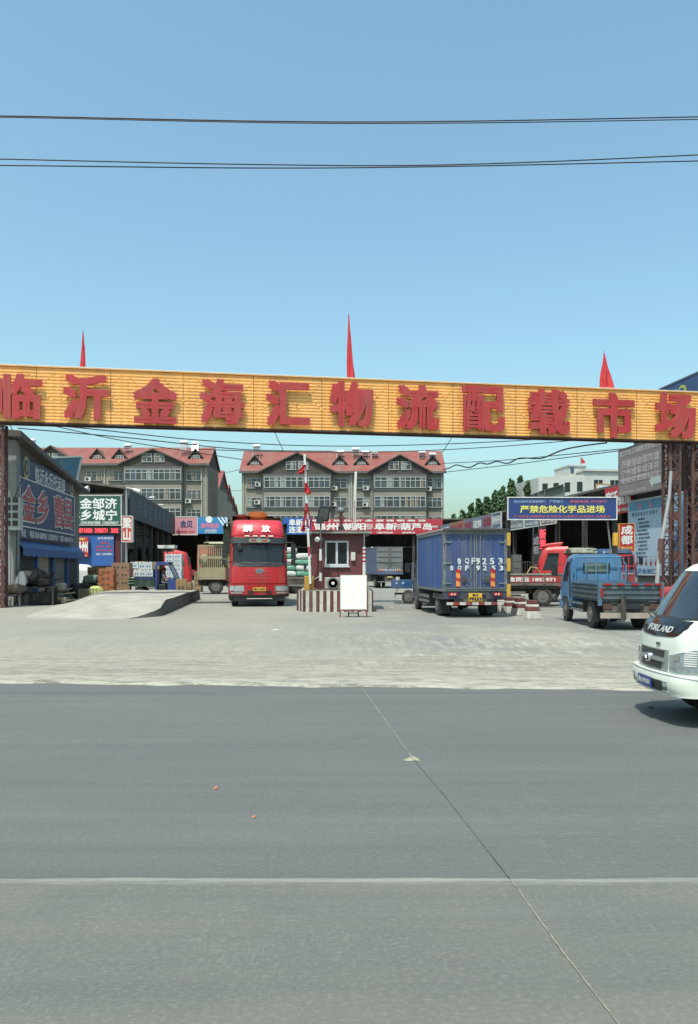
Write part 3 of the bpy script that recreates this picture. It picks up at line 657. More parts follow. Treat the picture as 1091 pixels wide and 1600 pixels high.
t, a0, a1, zb_, zt2 = rowsign(AR, 985.5, 1056, 704, 777, gb, 'large faded grey brown board with white writing and an arrow', [
    ('临沂市金正锦顺物流有限公司', .50, .90, .13, gi, .94, .02), ('济滕邹曲郓菏嘉', .5, .66, .16, gi, .88, .02), ('宁州城阜城泽祥', .5, .48, .16, gi, .88, .02), ('枣微兖泗鄄巨汶', .5, .32, .13, gi, .88, .02), ('电话 0539-8228166  15020952788', .34, .07, .09, gi, .60, .02)], mat('board_edge', '#77706f', .6), .5, th=.25)
LL = a1-a0
g = MB(); xx = -.76; ya = sl_(a1, a0); zc = zb_+.55
g.add([(xx, ya*.72, zc), (xx, ya*.80, zc+.42), (xx, ya*.80, zc+.22), (xx, ya*.97, zc+.22), (xx, ya*.97, zc-.22), (xx, ya*.80, zc-.22), (xx, ya*.80, zc-.42)], [(0, 1, 2, 3, 4, 5, 6)], mat('pale_arrow', '#b8c4c0', .6)); g.build('arrow', t)
g = MB(); g.box(xx+.005, xx, 0, ya, zb_+.95, zb_+1.0, gi); g.build('divider_line', t)
post_m = scribble('pale_blue_notice_paper', lin('#9fb4c4'), [lin('#7d8fa6'), lin('#b87a80')], (9, 5), .68)
t, a0, a1, zb_, zt2 = rowsign(AR, 989, 1081, 784, 898, post_m, 'large pale blue notice banner with dark rows of text behind the gate columns', None, white_p, .22, name='notice_banner', th=.05)
ya = sl_(a1, a0); g = MB(); dk_ = mat('small_print_ink', '#4e5a68', .7); xs_ = -.27
rows_ = ['货物运输须知', '一、严禁危险化学品进场', '二、车辆进场请减速慢行', '三、请勿在场内吸烟动火', '四、贵重物品请妥善保管', '五、服从管理人员的指挥', '六、装卸货物注意安全', '七、违者后果自负', '服务电话 7572877', '投诉电话 7872877', '欢迎新老客户光临']
text(g, '物 流 市 场 安 全 告 知 书', (xs_, ya*.30, zt2-(zt2-zb_)*.19), (0, -1, 0), CU, .26, dk_, bold=.015)
for i, r_ in enumerate(rows_): text(g, r_, (xs_, ya*(.24+.02*(i % 3)), zb_+(zt2-zb_)*(.74-.05*i)), (0, -1, 0), CU, .14, dk_, bold=.01)
text(g, '临沂金海汇', (xs_, ya*.3, zb_+(zt2-zb_)*.05), (0, -1, 0), CU, .3, mat('blue_ink', '#5480a8', .6), w=2.6, bold=.02)
g.build('lettering', t)
g = MB(); pib = mat('bluer_panel', '#5fa0c0', .5, var=.15); g.box(-.272, -.278, ya*.02, ya*.60, zt2-(zt2-zb_)*.14, zt2-.08, pib); g.box(-.272, -.278, ya*.72, ya*.98, zb_+.1, zt2-.1, mat('sky_blue_picture', '#7fb2cf', .5, var=.25, scale=.8)); g.box(-.279, -.285, ya*.76, ya*.9, zb_+1.0, zb_+2.2, mat('blue_ink', '#5480a8'))
g.build('picture', t)
for u in (.22, .42): g = MB(); g.lathe([(.2, 0), (.2, -.006)], (-.279, ya*u, zt2-.4), 'x', mat('round_pink_mark', '#c9909a', .6), 16); g.build('round_mark', t)
for i in range(6):
    g = MB(); yy = ya*(.08+.085*i); g.lathe([(.11, 0), (.11, -.006)], (-.272, yy, zb_+.95), 'x', dk_, 12); g.lathe([(.075, 0), (.075, -.003)], (-.279, yy, zb_+.95), 'x', white_t, 12); g.box(-.272, -.276, yy-.11, yy+.11, zb_+.55, zb_+.78, mat('warning_mark_red', '#a03a3a', .6)); g.build('warning_mark', t)
rowsign(AR, 951, 992, 764, 806, redb, 'red shop board with huge white city characters left of the grey brown board', [('宿迁宿豫', .52, .58, .52, white_t, .96, .035), ('电话 0539-7982829', .6, .13, .14, white_t, .7, .02)], None, .1)
D_ = 47.0
fsign(968.5, 990.5, 819, 861, 46.2, redb, 'upright red sign with two stacked white characters beside the notice banner', [('成\n都', .5, .60, .68, white_t, .80, .035), ('四川全境', .5, .12, .10, yel_t, .8, .02)], mat('yellow_trim', '#d89a3a', .5), th=.2)
fsign(933, 951, 757, 776, 70, mat('white_roof_board', '#c9d3d8', .5), 'small white roof board with blue writing behind the red shop board', [('大金利', .5, .55, .5, mat('blue_ink', '#5480a8'), .86, .03)], mat('yellow_trim', '#d89a3a'), th=.2)
# blue roof board above the gate, right
t, a0, a1, zb_, zt2 = rowsign(AR, 1022, 1112, 617, 660, mat('blue_roof_board', '#3b527f', .55, var=.1), 'blue roof board with yellow rings rising above the right end of the gate', None, steel, .3)
LL = sl_(a1, a0); g = MB()
text(g, '金海汇物流有限公司', (-.45, LL*.33, zt2-.75), (0, -1, 0), CU, .8, mat('dim_white_ink', '#8d93a8', .6), w=abs(LL)*.5, bold=.02); g.build('lettering', t)
g = MB(); yl = mat('greenish_yellow_paint', '#b9c04a', .5)
g.lathe([(.42, 0), (.42, -.02)], (-.445, LL*.66, zt2-.75), 'x', yl, 20); g.lathe([(.28, 0), (.28, -.015)], (-.47, LL*.66, zt2-.75), 'x', mat('blue_roof_board', ''), 20)
for k in range(5): a = k*2*math.pi/5+.3; g.lathe([(.16, 0), (.16, -.02)], (-.445, LL*.70+.28*math.cos(a), zt2-1.65+.28*math.sin(a)), 'x', yl, 10)
g.build('emblem', t)
# white office block, far right
D = 130.; wb = thing('office_block', 'pale four storey office block with a roof tower beyond the right hall', 'building', ((915-CX)*D/F, D, YZ), R(8))
wh = mat('pale_render', '#c3c6c1', .8, var=.08, scale=.4, dirt=.2); H_ = zz(736, D); k_ = D/F
g = MB(); g.box(0, 100*k_, 0, 14, -.1, H_, wh); g.prism([(0, 0), (0, 14), (-6.2, 16.5), (-6.2, 4.5)], 'z', -.1, H_-.6, wh); g.build('wall', wb)
g = MB(); g.box(-.3, 100*k_, -.3, 14.3, H_+.002, H_+.3, wh); g.build('roof', wb)
g = MB(); g.box(-15*k_, 14*k_, 3, 9, H_-.5, zz(725, D), wh); g.box(-16*k_, 15*k_, 2.8, 9.2, zz(725, D)+.002, zz(723, D), wh); g.build('tower', wb)
g = MB(); g.box(-12*k_, -7*k_, 2.9, 2.997, H_, zz(727, D), mat('blue_grey_glass', '#3a5578', .2)); g.build('window', wb)
for px in (14, 41, 60):
    for r_ in range(3):
        g = MB(); z_ = H_-2.9-r_*3.6; g.box(px*k_, (px+14)*k_, -.06, -.003, z_, z_+1.5, glass); g.box((px+6.8)*k_, (px+7.3)*k_, -.1, -.061, z_, z_+1.5, white_p); g.box(px*k_-.1, (px+14)*k_+.1, -.15, -.003, z_-.12, z_-.002, wh); g.build('window', wb)
for u in (.12, .38, .62, .86):
    for r_ in range(3):
        z_ = H_-3.3-r_*3.6; p = Vector((0, 0))+(Vector((-6.2, 4.5)))*u; dd = Vector((-6.2, 4.5)).normalized(); nn = Vector((-dd.y, dd.x))*-1
        nn = Vector((-4.5, -6.2)).normalized(); a_ = p-dd*.45+nn*.02; b_ = p+dd*.45+nn*.02
        g = MB(); g.add([(*a_, z_), (*b_, z_), (*b_, z_+1.6), (*a_, z_+1.6)], [(0, 1, 2, 3)], glass); g.build('window', wb)
t = thing('flag', 'tiny red flag on the roof of the pale office block', 'flag', ((919-CX)*D/F, D+4, YZ+zz(724, D)))
g = MB(); g.tube([(0, 0, -.3), (0, 0, 1.6)], .05, steel); g.build('pole', t); g = MB(); g.prism([(0, .5), (.1, 1.5), (.75, .75), (.6, .5)], 'y', -.02, .02, flagm); g.build('cloth', t)
t = thing('gabled_hall', 'low dark gabled hall between the trees and the pale office block', 'building', ((866-CX)*118/F, 118, YZ)); k_ = 118/F
g = MB(); g.prism([(-17*k_, -.1), (17*k_, -.1), (17*k_, zz(763, 118)), (14*k_, zz(758, 118)), (-17*k_, zz(767, 118))], 'y', 0, 16, mat('grey_green_cladding', '#6d7672', .8, wave=(1.5, 'X'))); g.build('wall', t)
g = MB(); g.add([(-18*k_, -.5, zz(767.5, 118)), (14*k_, -.5, zz(758, 118)), (14*k_, 16, zz(758, 118)), (-18*k_, 16, zz(767.5, 118)), (-18*k_, -.5, zz(766, 118)), (14*k_, -.5, zz(756.5, 118)), (14*k_, 16, zz(756.5, 118)), (-18*k_, 16, zz(766, 118))], [(0, 3, 2, 1), (4, 5, 6, 7), (0, 1, 5, 4), (1, 2, 6, 5), (2, 3, 7, 6), (3, 0, 4, 7)], mat('dark_gable_roof', '#464a4c', .7)); g.build('roof', t)
# ---------------------------------------------------------------- apartment blocks
stucco = mat('beige_stucco', '#948e80', .9, var=.12, scale=.3, bump=.1, dirt=.55)
bayw = mat('grey_bay_render', '#5b5f60', .85, var=.15, scale=.4, dirt=.3)
tile = mat('red_roof_sheet', '#8f4a42', .8, var=.16, scale=.5, dirt=.4, wave=(1.6, 'X'))
gabw = mat('dark_gable_wall', '#4a4541', .85, var=.2, scale=.6, dirt=.2)
win_g = mat('window_glass_far', (.05, .062, .068), .12, var=.6, scale=.45)
win_f = mat('window_frame_white', '#b9bdbb', .6, var=.06)
acm = mat('air_conditioner_case', '#c9c8c0', .5, var=.06, dirt=.2)
def window(parent, x0, x1, z0, z1, n, y=-.003, k=.07, sill=True, rnd=random.Random(9)):
    g = MB(); g.box(x0, x1, y-.05, y, z0, z1, win_g); o = g.build('window', parent)
    g = MB()
    for i in range(n+1):
        xx = x0+(x1-x0)*i/n; g.box(xx-k/2, xx+k/2, y-.12, y-.053, z0, z1, win_f)
    for z in (z0, z0+(z1-z0)*.68, z1): g.box(x0-k/2, x1+k/2, y-.115, y-.054, z-k/2, z+k/2, win_f)
    for i in range(n):
        if rnd.random() < .38:
            xa = x0+(x1-x0)*i/n; g.box(xa+.05, xa+(x1-x0)/n*rnd.uniform(.5, .95), y-.053, y-.051, z0+.1, z1-.1, rnd.choice((mat('curtain_pale', '#8f9492', .8, var=.2), mat('curtain_dark_blue', '#4c5a68', .8), mat('curtain_tan', '#8a7c66', .8), mat('curtain_grey', '#606566', .8))))
    f = g.build('frame', o)
    if sill: g = MB(); g.box(x0-.15, x1+.15, y-.3, y-.002, z0-.16, z0-k/2-.003, bayw); g.build('sill', o)
    return o
def apartment(lab, D, px0, px1, eave, ridge, bays, wins, dorm, pipes, acs, nrow=4, depth=11, heaters=(), end=True, yaw=0, det=True):
    k = D/F; X0 = (px0-CX)*k; t = thing('apartment_block', lab, 'building', (X0, D, YZ), yaw)
    x = lambda p: (p-px0)*k
    ze = zz(eave, D); zr = zz(ridge, D+depth*.45); W_ = x(px1); fl = 30*k
    g = MB(); g.box(0, W_, 0, depth, -.1, ze-.02, stucco)
    if end: g.prism([(0.02, ze-.019), (depth-.02, ze-.019), (depth/2, zr-.35)], 'x', W_-.25, W_-.01, gabw); g.prism([(0.02, ze-.019), (depth-.02, ze-.019), (depth/2, zr-.35)], 'x', .01, .25, gabw)
    g.build('wall', t)
    g = MB(); rr = [(-.7, ze-.02), (depth/2, zr), (depth+.7, ze-.02), (depth+.7, ze+.12), (depth/2, zr+.16), (-.7, ze+.12)]
    g.prism([rr[0], rr[1], rr[4], rr[5]], 'x', -.35, W_+.35, tile); g.prism([rr[1], rr[2], rr[3], rr[4]], 'x', -.35, W_+.35, tile)
    g.box(-.4, W_+.4, -.85, -.705, ze-.25, ze+.13, bayw); g.build('roof', t)
    sl = (zr-ze)/(depth/2+.7)
    for (a, b, ap) in bays:
        xa, xb = x(a), x(b); g = MB(); g.box(xa, xb, -1.1, -.003, -.1, ze-.45, bayw)
        for r_ in range(nrow):
            zc = ze-2.2-r_*fl; g.box(xa+.15, xb-.15, -1.14, -1.103, zc-1.35-.75, zc-1.15, stucco); g.box(xa-.08, xb+.08, -1.28, -1.103, zc-1.10, zc-.98, bayw)
        g.build('bay', t)
        if ap:
            zt = zz(ap, D-1)-.1; xm = (xa+xb)/2; dp = (zt-ze)/sl+.5; e = 1.0
            g = MB(); g.prism([(xa-.1, ze-.44), (xb+.1, ze-.44), (xb+.1, ze+.1), (xm, zt), (xa-.1, ze+.1)], 'y', -.9, -.25, gabw); o = g.build('gable', t)
            g = MB()
            for sx, xe in ((-1, xa-e), (1, xb+e)):
                ze2 = ze+.1-(zt-ze)*.12; q0 = [(xe, -1.25, ze2), (xm, -1.25, zt+.05), (xm, dp, zt+.05), (xe, -.3, ze2)]
                g.add(q0+[(p[0], p[1], p[2]+.22) for p in q0], [(0, 1, 2, 3), (4, 7, 6, 5), (0, 4, 5, 1), (1, 5, 6, 2), (2, 6, 7, 3), (3, 7, 4, 0)], gabw if 0 else tile)
                g.bar((xe, -1.3, ze2+.08), (xm, -1.3, zt+.12), .08, .22, gabw)
            g.build('gable_roof', o)
            if det: window(o, xm-1.9, xm-.25, ze+.35, ze+1.75, 2, -.9, .09, False); window(o, xm+.25, xm+1.9, ze+.35, ze+1.75, 2, -.9, .09, False)
        n = max(3, int((xb-xa)/.95))
        for r_ in range(nrow):
            zc = ze-1.9-r_*fl; m_ = (xa+xb)/2
            window(t, xa+.25, m_-.1, zc-.9, zc+.95, n//2, -1.1, .09, False); window(t, m_+.1, xb-.25, zc-.9, zc+.95, n-n//2, -1.1, .09, False)
    for (a, b) in wins:
        for r_ in range(nrow):
            zc = ze-1.9-r_*fl; window(t, x(a), x(b), zc-.85, zc+.8, max(2, int((b-a)*k/.8)))
    for (a, zt) in dorm:
        xm = x(a); zb = ze+sl*1.9; h_ = 1.75; yb = 1.2; yr = (zb+h_-ze)/sl-.7
        g = MB(); w_ = 1.25
        g.prism([(xm-w_+.15, zb-.5), (xm+w_-.15, zb-.5), (xm+w_-.15, zb+.35), (xm, zb+h_-.2), (xm-w_+.15, zb+.35)], 'y', yb, yb+.15, gabw); o = g.build('dormer', t)
        g = MB()
        for s_ in (-1, 1):
            q0 = [(xm+s_*(w_+.15), yb-.25, zb+.1), (xm, yb-.25, zb+h_), (xm, yr+.4, zb+h_), (xm+s_*(w_+.15), yb+.8, zb+.1)]
            g.add(q0+[(p[0], p[1], p[2]+.12) for p in q0], [(0, 1, 2, 3), (4, 7, 6, 5), (0, 4, 5, 1), (1, 5, 6, 2), (2, 6, 7, 3), (3, 7, 4, 0)], tile)
            g.bar((xm+s_*(w_+.15), yb-.28, zb+.12), (xm, yb-.28, zb+h_+.05), .07, .16, gabw)
        g.build('dormer_roof', o)
        window(o, xm-.7, xm+.7, zb-.25, zb+.6, 3, yb, .09, False)
    for p in pipes:
        g = MB(); g.tube([(x(p), -.12, -.1), (x(p), -.12, ze-.4)], .08, win_f); g.build('drainpipe', t)
    for (p, py) in acs:
        g = MB(); z_ = zz(py, D); g.box(x(p)-.5, x(p)+.5, -.55, -.12, z_-.35, z_+.35, acm); g.lathe([(.27, -.57), (.27, -.551)], (x(p)-.12, 0, z_), 'y', black_p, 14)
        g.box(x(p)-.55, x(p)+.55, -.6, -.004, z_-.42, z_-.36, steel); g.build('air_conditioner', t)
    return t
tank = mat('white_tank', '#e4e6e6', .3, var=.05)
def heater(px, pyt, pyb, D, lab):
    k = D/F; t = thing('solar_water_heater', lab, 'water heater', ((px-CX)*k, D, EYE-(pyb-HY)*k), 0, 'solar water heaters along the apartment roofs')
    H_ = (pyb-pyt)*k; w_ = .62
    g = MB(); g.tube([(-w_, .5, H_-.25), (w_, .5, H_-.25)], .28, tank, 14); g.build('tank', t, smooth=40)
    g = MB()
    for i in range(9): xx = -w_+.1+i*(2*w_-.2)/8; g.tube([(xx, -.3, .15), (xx, .4, H_-.42)], .04, mat('solar_tube', (.03, .035, .06), .15), 6)
    g.build('tube_array', t)
    g = MB()
    for xx in (-w_, w_): g.bar((xx, .6, -.9), (xx, .55, H_-.3), .06, .06, steel); g.bar((xx, -.35, -1.6), (xx, .45, H_-.4), .06, .06, steel)
    g.bar((-w_, -.35, .05), (w_, -.35, .05), .06, .06, steel); g.build('frame', t)
DA = 140.
apartment('six storey apartment block with two big dark roof gables behind the centre of the yard', DA, 378, 693.5, 738, 705.5,
    [(412, 518, 708), (583, 666, 711)], [(386, 408), (523, 542), (557, 578), (668.5, 690)], [(397, 0), (531, 0), (565, 0), (677, 0)], [380.5, 547, 549.5, 690.8],
    [(403.5, 757), (402.5, 785), (523, 763), (521.5, 788), (572, 763), (571, 789), (670, 764)])
apartment('long apartment block with red roof behind the left shops', DA-1, 14, 325, 726, 700,
    [(48, 118, 697), (196, 287, 702)], [(16, 38), (136, 159), (171, 193), (292, 314)], [(149, 0), (184, 0), (304, 0)], [164, 315.5, 322.5],
    [(139, 749), (295, 783), (124, 776)])
apartment('second apartment block end showing past the right end of the left block', 172, 290, 341, 763, 736, [], [(326, 334)], [(329, 0)], [339], [], nrow=3, depth=13)
apartment('third apartment block end, narrower and farther behind the left block', 205, 310, 351, 781, 758, [], [(342.5, 347)], [], [], [], nrow=2, depth=13)
apartment('fourth apartment block end, a sliver before the farthest one', 240, 325, 358.5, 796, 776, [], [(352.5, 356)], [], [], [], nrow=2, depth=13)
apartment('farthest apartment block end, smallest red roof beyond the left block', 275, 335, 364, 808, 788, [], [(359.5, 362)], [], [], [], nrow=1, depth=13)
pos_l = 'solar water heater, '
for (px, a, b, D, s_) in ((35, 687, 698, 142, 'leftmost on the left block'), (48, 685, 699, 142, 'second from left on the left block'), (199, 693, 703, 142, 'middle of the left block, standing alone'),
    (287, 688, 706, 141, 'left one of the tall pair on the left block'), (305, 690, 706, 141, 'right one of the tall pair on the left block'), (330, 728, 738, 176, 'on the second block past the left block'),
    (401, 694, 707, 143, 'alone at the left end of the centre block'), (532, 703, 712, 143, 'left of four right of the centre gable'), (556, 699, 711, 143, 'tallest and second of four right of the centre gable'), (571, 704, 712, 143, 'third of four right of the centre gable'),
    (586, 705, 713, 143, 'last of four right of the centre gable'), (660, 704, 715, 143, 'left one of the pair at the right end of the centre block'), (676, 707, 716, 143, 'right one of the pair at the right end of the centre block')):
    heater(px, a, b, D, pos_l+s_)
# ---------------------------------------------------------------- trees
leafm = []
for i, c in enumerate(('#4a6a42', '#3a5a36', '#62804e')):
    leafm.append(mat('poplar_leaves_%s' % ('mid', 'dark', 'light')[i], c, .7, var=.35, scale=.6))
bark = mat('tree_bark', '#5c5245', .9, var=.3, scale=4)
tr = [(704, 806, 2.2), (718, 800, 2.4), (731, 792, 2.6), (744, 784, 2.6), (756, 778, 2.4), (769, 769, 2.6), (781, 763, 2.4), (794, 752, 2.6), (808, 747.5, 2.5), (821, 751, 2.4), (833, 750, 2.6), (845, 756, 2.4), (856, 764, 2.2)]
ordn = ['leftmost and lowest', 'second from left', 'third from left', 'fourth from left', 'fifth from left', 'sixth from left', 'middle one', 'eighth from left', 'tallest', 'tenth from left', 'eleventh from left', 'second from right', 'rightmost']
for i, (px, py, hw) in enumerate(tr):
    D = 138+(i % 3)*4; k = D/F; rn = random.Random(40+i); X = (px+5-CX)*k; H_ = zz(py, D)
    t = thing('poplar_tree', 'dark green poplar tree behind the right hall, '+ordn[i], 'tree', (X, D, YZ), 0, 'row of poplars behind the right hall')
    g = MB(); g.tube([(0, 0, -.3), (.1, 0, H_*.4), (0, .1, H_*.93)], .28, bark, 8, .05)
    for q in range(14):
        z = H_*(.2+.045*q); a = rn.uniform(0, 6.28); r_ = hw*.7*(1-q/20); g.tube([(0, 0, z), (r_*math.cos(a), r_*math.sin(a), z+1.8)], .07, bark, 5, .02)
    g.build('trunk', t)
    g = MB(); lobes = []
    for q in range(120):
        z = H_*rn.uniform(.16, 1.0); f_ = z/H_; R_ = hw*(.95 if f_ < .65 else .95*max(.12, (1-f_)/.35)**.75)
        a = rn.uniform(0, 6.28); rr = R_*rn.uniform(.1, .8); lobes.append((rr*math.cos(a), rr*math.sin(a), z, rn.uniform(.3, .85)*min(1, R_/hw+.25)))
    lobes.append((0, 0, H_-.7, .45))
    for (lx, ly, lz, lr) in lobes:
        for q in range(42):
            v_ = Vector((rn.gauss(0, 1), rn.gauss(0, 1), rn.gauss(0, 1.45))).normalized()*lr*rn.uniform(.3, 1.25); v_.z *= 1.6
            c = Vector((lx, ly, lz))+v_; s_ = rn.uniform(.12, .27)
            a = Vector((rn.uniform(-1, 1), rn.uniform(-1, 1), rn.uniform(-1, 1))).normalized(); b = a.cross(Vector((rn.uniform(-1, 1), rn.uniform(-1, 1), .3))).normalized()
            g.add([c-a*s_, c+b*s_*.8, c+a*s_*1.2, c-b*s_*.8], [(0, 1, 2, 3)], leafm[rn.choice((0, 0, 1, 1, 2))])
    g.build('crown', t)
# ---------------------------------------------------------------- overhead cables
cab = mat('black_cable', (.025, .028, .035), .6, var=.1)
def cable(name, lab, pts, r, group, wav=0):
    P = [Vector(((p[0]-CX)*p[2]/F, p[2], EYE-(p[1]-HY)*p[2]/F)) for p in pts]
    out = []
    for i in range(len(P)-1):       # catmull-rom
        p0, p1, p2, p3 = P[max(0, i-1)], P[i], P[i+1], P[min(len(P)-1, i+2)]
        for q in range(12):
            u = q/12; out.append(.5*((2*p1)+(p2-p0)*u+(2*p0-5*p1+4*p2-p3)*u*u+(3*p1-p0-3*p2+p3)*u**3))
    out.append(P[-1]); g = MB(); g.tube(out, r, cab, 6)
    tag(g.build(name, smooth=60), lab, 'cable', group)
cg = 'cables crossing the sky in front of the gate'
cable('power_cable', 'uppermost cable across the open sky, upper strand of the top pair', [(-400, 176, 9), (0, 181, 9), (545, 190.5, 9), (1091, 182.5, 9), (1500, 172, 9)], .0066, cg)
cable('power_cable', 'lower strand of the topmost pair of cables across the open sky', [(-400, 178.5, 9.1), (0, 183, 9.1), (545, 192.8, 9.1), (1091, 186.5, 9.1), (1500, 177, 9.1)], .006, cg)
cable('power_cable', 'upper strand of the second pair of sky cables, rising to the right edge', [(-400, 240, 9), (0, 248.5, 9), (400, 257, 9), (700, 257.5, 9), (1091, 242, 9), (1500, 220, 9)], .0066, cg)
cable('power_cable', 'lower strand of the second pair of sky cables', [(-400, 256, 9.2), (0, 258.5, 9.2), (400, 262.5, 9.2), (700, 260, 9.2), (1091, 251.5, 9.2), (1500, 242, 9.2)], .0066, cg)
cg2 = 'thin cables seen under the gate'
for lab, pts, r in (
    ('thin cable from the left shop roof sagging over the red roofs', [(22, 662, 45), (120, 668, 50), (330, 689, 55), (540, 697, 58), (800, 689, 60), (990, 672, 60)], .035),
    ('lower thin cable running over the left apartment roof ridge', [(28, 669, 46), (200, 684, 52), (378, 702, 60), (520, 705, 70)], .035),
    ('thin cable dropping from the gate towards the left block roof', [(60, 660, 50), (200, 690, 55), (378, 718, 60)], .03),
    ('thin cable crossing just above the centre block roof', [(300, 702, 60), (545, 707, 62), (760, 699, 62), (985, 680, 60)], .035),
    ('short steep cable above the left side of the centre block', [(428, 672, 60), (443, 705, 62)], .028),
    ('thin cable reaching the right hall from the centre block corner', [(693, 724, 90), (800, 718, 80), (985, 700, 60)], .04),
    ('lower thin cable from the centre block corner to the right', [(693, 738, 90), (790, 727, 85), (985, 702, 60)], .04),
    ('short diagonal cable under the gate right of the centre', [(706, 684, 60), (692, 706, 62)], .028),
    ('faint cable between the two apartment blocks', [(325, 735, 120), (352, 738, 120), (378, 733, 120)], .04),
    ('fainter lower cable between the two apartment blocks', [(325, 764, 120), (352, 767, 120), (378, 766, 120)], .035)):
    cable('thin_cable', lab, pts, r, cg2)
cable('thick_cable', 'thick wavy cable looping across the sky right of the centre block', [(693, 733.5, 62), (703, 731, 62), (714, 726.5, 62), (733, 730.5, 61), (749, 723.5, 60), (762, 725, 60), (777, 721, 59), (793, 724, 58), (812, 716, 57), (835, 716.5, 56), (850, 715, 55), (880, 703, 52), (915, 696, 50), (948, 692, 46)], .05, cg2)
# ---------------------------------------------------------------- street lamps on the left
def arm_lamp(px, D, pyb, pts, head, lab, w_=.05):
    t = thing('street_lamp', lab, 'street lamp', ((px-CX)*D/F, D, YZ)); k = D/F; z = zz(pyb, D)
    P = [((a-px)*k, 0, zz(b, D)) for a, b in pts]
    g = MB(); g.tube([(0, 0, 0)]+P, w_, galv, 8); g.build('pole', t, smooth=60)
    h = ((head[0]-px)*k, 0, zz(head[1], D)); a = Vector(P[-1]); b = Vector(h)
    g = MB(); d = (b-a); g.tube([a-d*.05, a+d*.3, a+d*.8, b], .12, white_p, 8, .2); g.build('lamp_head', t, smooth=60, bevel=0)
arm_lamp(198, 65.3, 830, [(198, 772), (198, 762), (209, 765)], (219, 768.5), 'tall street lamp with curved white head above the left hall fascia', .09)
arm_lamp(121, 51.5, 790, [(121, 770), (129, 765)], (139, 763), 'small white street lamp head leaning out past the left shop roof', .05)
for px, py, D, lb in ((232, 780.5, 78, 'first small lamp arm on top of the left fascia'), (247, 791, 88, 'second small lamp arm, farther along the left fascia')):
    t = thing('fascia_lamp', lb, 'lamp', ((px-CX)*D/F-.3, D, EYE-(py+6-HY)*D/F)); g = MB(); g.tube([(0, 0, -.6), (0, 0, .3), (.5, -.1, .55)], .05, galv); g.build('arm', t); g = MB(); g.box(.4, .95, -.2, .1, .5, .65, white_p); g.build('lamp_head', t, bevel=.04)
# leaning pole at the right gate columns
t = thing('leaning_pole', 'grey pole leaning across the blue notice banner with a rusty sleeve', 'pole', ((1024-CX)*37/F, 37, YZ))
k = 37/F; zt = zz(735, 37); g = MB(); pp = [(0, 0, 0), (8*k, .1, zz(862, 37)), (17*k, .2, zz(820, 37)), (26*k, .3, zz(775, 37)), (30*k, .4, zt)]
g.tube(pp, .11, galv, 10, .07); g.build('shaft', t, smooth=60); g = MB(); g.tube([Vector(pp[1])*.99+Vector((.0, 0, -.5)), Vector(pp[1])+Vector((.1, .02, .6))], .145, rust, 10); g.build('sleeve', t)
# ---------------------------------------------------------------- vehicle kit (local frame: x right, y forward, z up)
def lerpL(L, z):
    if z <= L[0][0]: return L[0][1:]
    for a, b in zip(L, L[1:]):
        if z <= b[0]:
            u = (z-a[0])/(b[0]-a[0]); return tuple(a[i]+(b[i]-a[i])*u for i in range(1, 5))
    return L[-1][1:]
def cabP(L, yb, z, s):
    """point on a cab shell: |s| 0..1 front, 1..2 corner, 2..3 side"""
    yf, hw, r, bg = lerpL(L, z); a = abs(s); sg = -1 if s < 0 else 1
    if a <= 1: x = (hw-r)*a; y = yf-bg*a*a
    elif a <= 2: t = (a-1)*math.pi/2; x = hw-r+r*math.sin(t); y = yf-bg-r+r*math.cos(t)
    else: x = hw; y = yf-bg-r+(yb-(yf-bg-r))*(a-2)
    return Vector((sg*x, y, z))
SS = [-3, -2.6, -2.3, -2, -1.75, -1.5, -1.25, -1, -.66, -.33, 0, .33, .66, 1, 1.25, 1.5, 1.75, 2, 2.3, 2.6, 3]
def cab_shell(name, parent, L, yb, m, smooth=30):
    g = MB(); vs = [cabP(L, yb, l[0], s) for l in L for s in SS]; n = len(SS); fs = []
    for j in range(len(L)-1):
        for i in range(n-1): fs.append((j*n+i, j*n+i+1, (j+1)*n+i+1, (j+1)*n+i))
        fs.append((j*n+n-1, j*n, (j+1)*n, (j+1)*n+n-1))
    fs.append(tuple(range(n))[::-1]); fs.append(tuple((len(L)-1)*n+i for i in range(n)))
    g.add(vs, fs, m); return g.build(name, parent, smooth=smooth)
def patch(name, parent, L, yb, z0, z1, s0, s1, m, off=.006, nu=8, nv=4, smooth=40, inner=-.01):
    f0 = z0 if callable(z0) else (lambda s: z0); f1 = z1 if callable(z1) else (lambda s: z1)
    g = MB(); V = []
    for o_ in (off, inner):
        for j in range(nv+1):
            for i in range(nu+1):
                s = s0+(s1-s0)*i/nu; z = f0(s)+(f1(s)-f0(s))*j/nv
                e = 1e-3; p = cabP(L, yb, z, s); du = cabP(L, yb, z, s+e)-cabP(L, yb, z, s-e); dv = cabP(L, yb, z+e, s)-cabP(L, yb, z-e, s)
                n_ = du.cross(dv)
                n_ = n_.normalized() if n_.length > 1e-12 else Vector((0, 1, 0))
                c = Vector((0, yb, z))
                if n_.dot(p-c) < 0: n_ = -n_
                V.append(p+n_*o_)
    W_ = nu+1; B = W_*(nv+1); fs = []
    for j in range(nv):
        for i in range(nu):
            a = j*W_+i; fs.append((a, a+1, a+W_+1, a+W_)); fs.append((B+a, B+a+W_, B+a+W_+1, B+a+1))
    for i in range(nu): fs.append((i, B+i, B+i+1, i+1)); a = nv*W_+i; fs.append((a, a+1, B+a+1, B+a))
    for j in range(nv): a = j*W_; fs.append((a, a+W_, B+a+W_, B+a)); a = j*W_+nu; fs.append((a, B+a, B+a+W_, a+W_))
    g.add(V, fs, m); return g.build(name, parent, smooth=smooth)
WC = {}
rimm = mat('wheel_rim_grey', '#74726f', .6, .3, var=.15, dirt=.5)
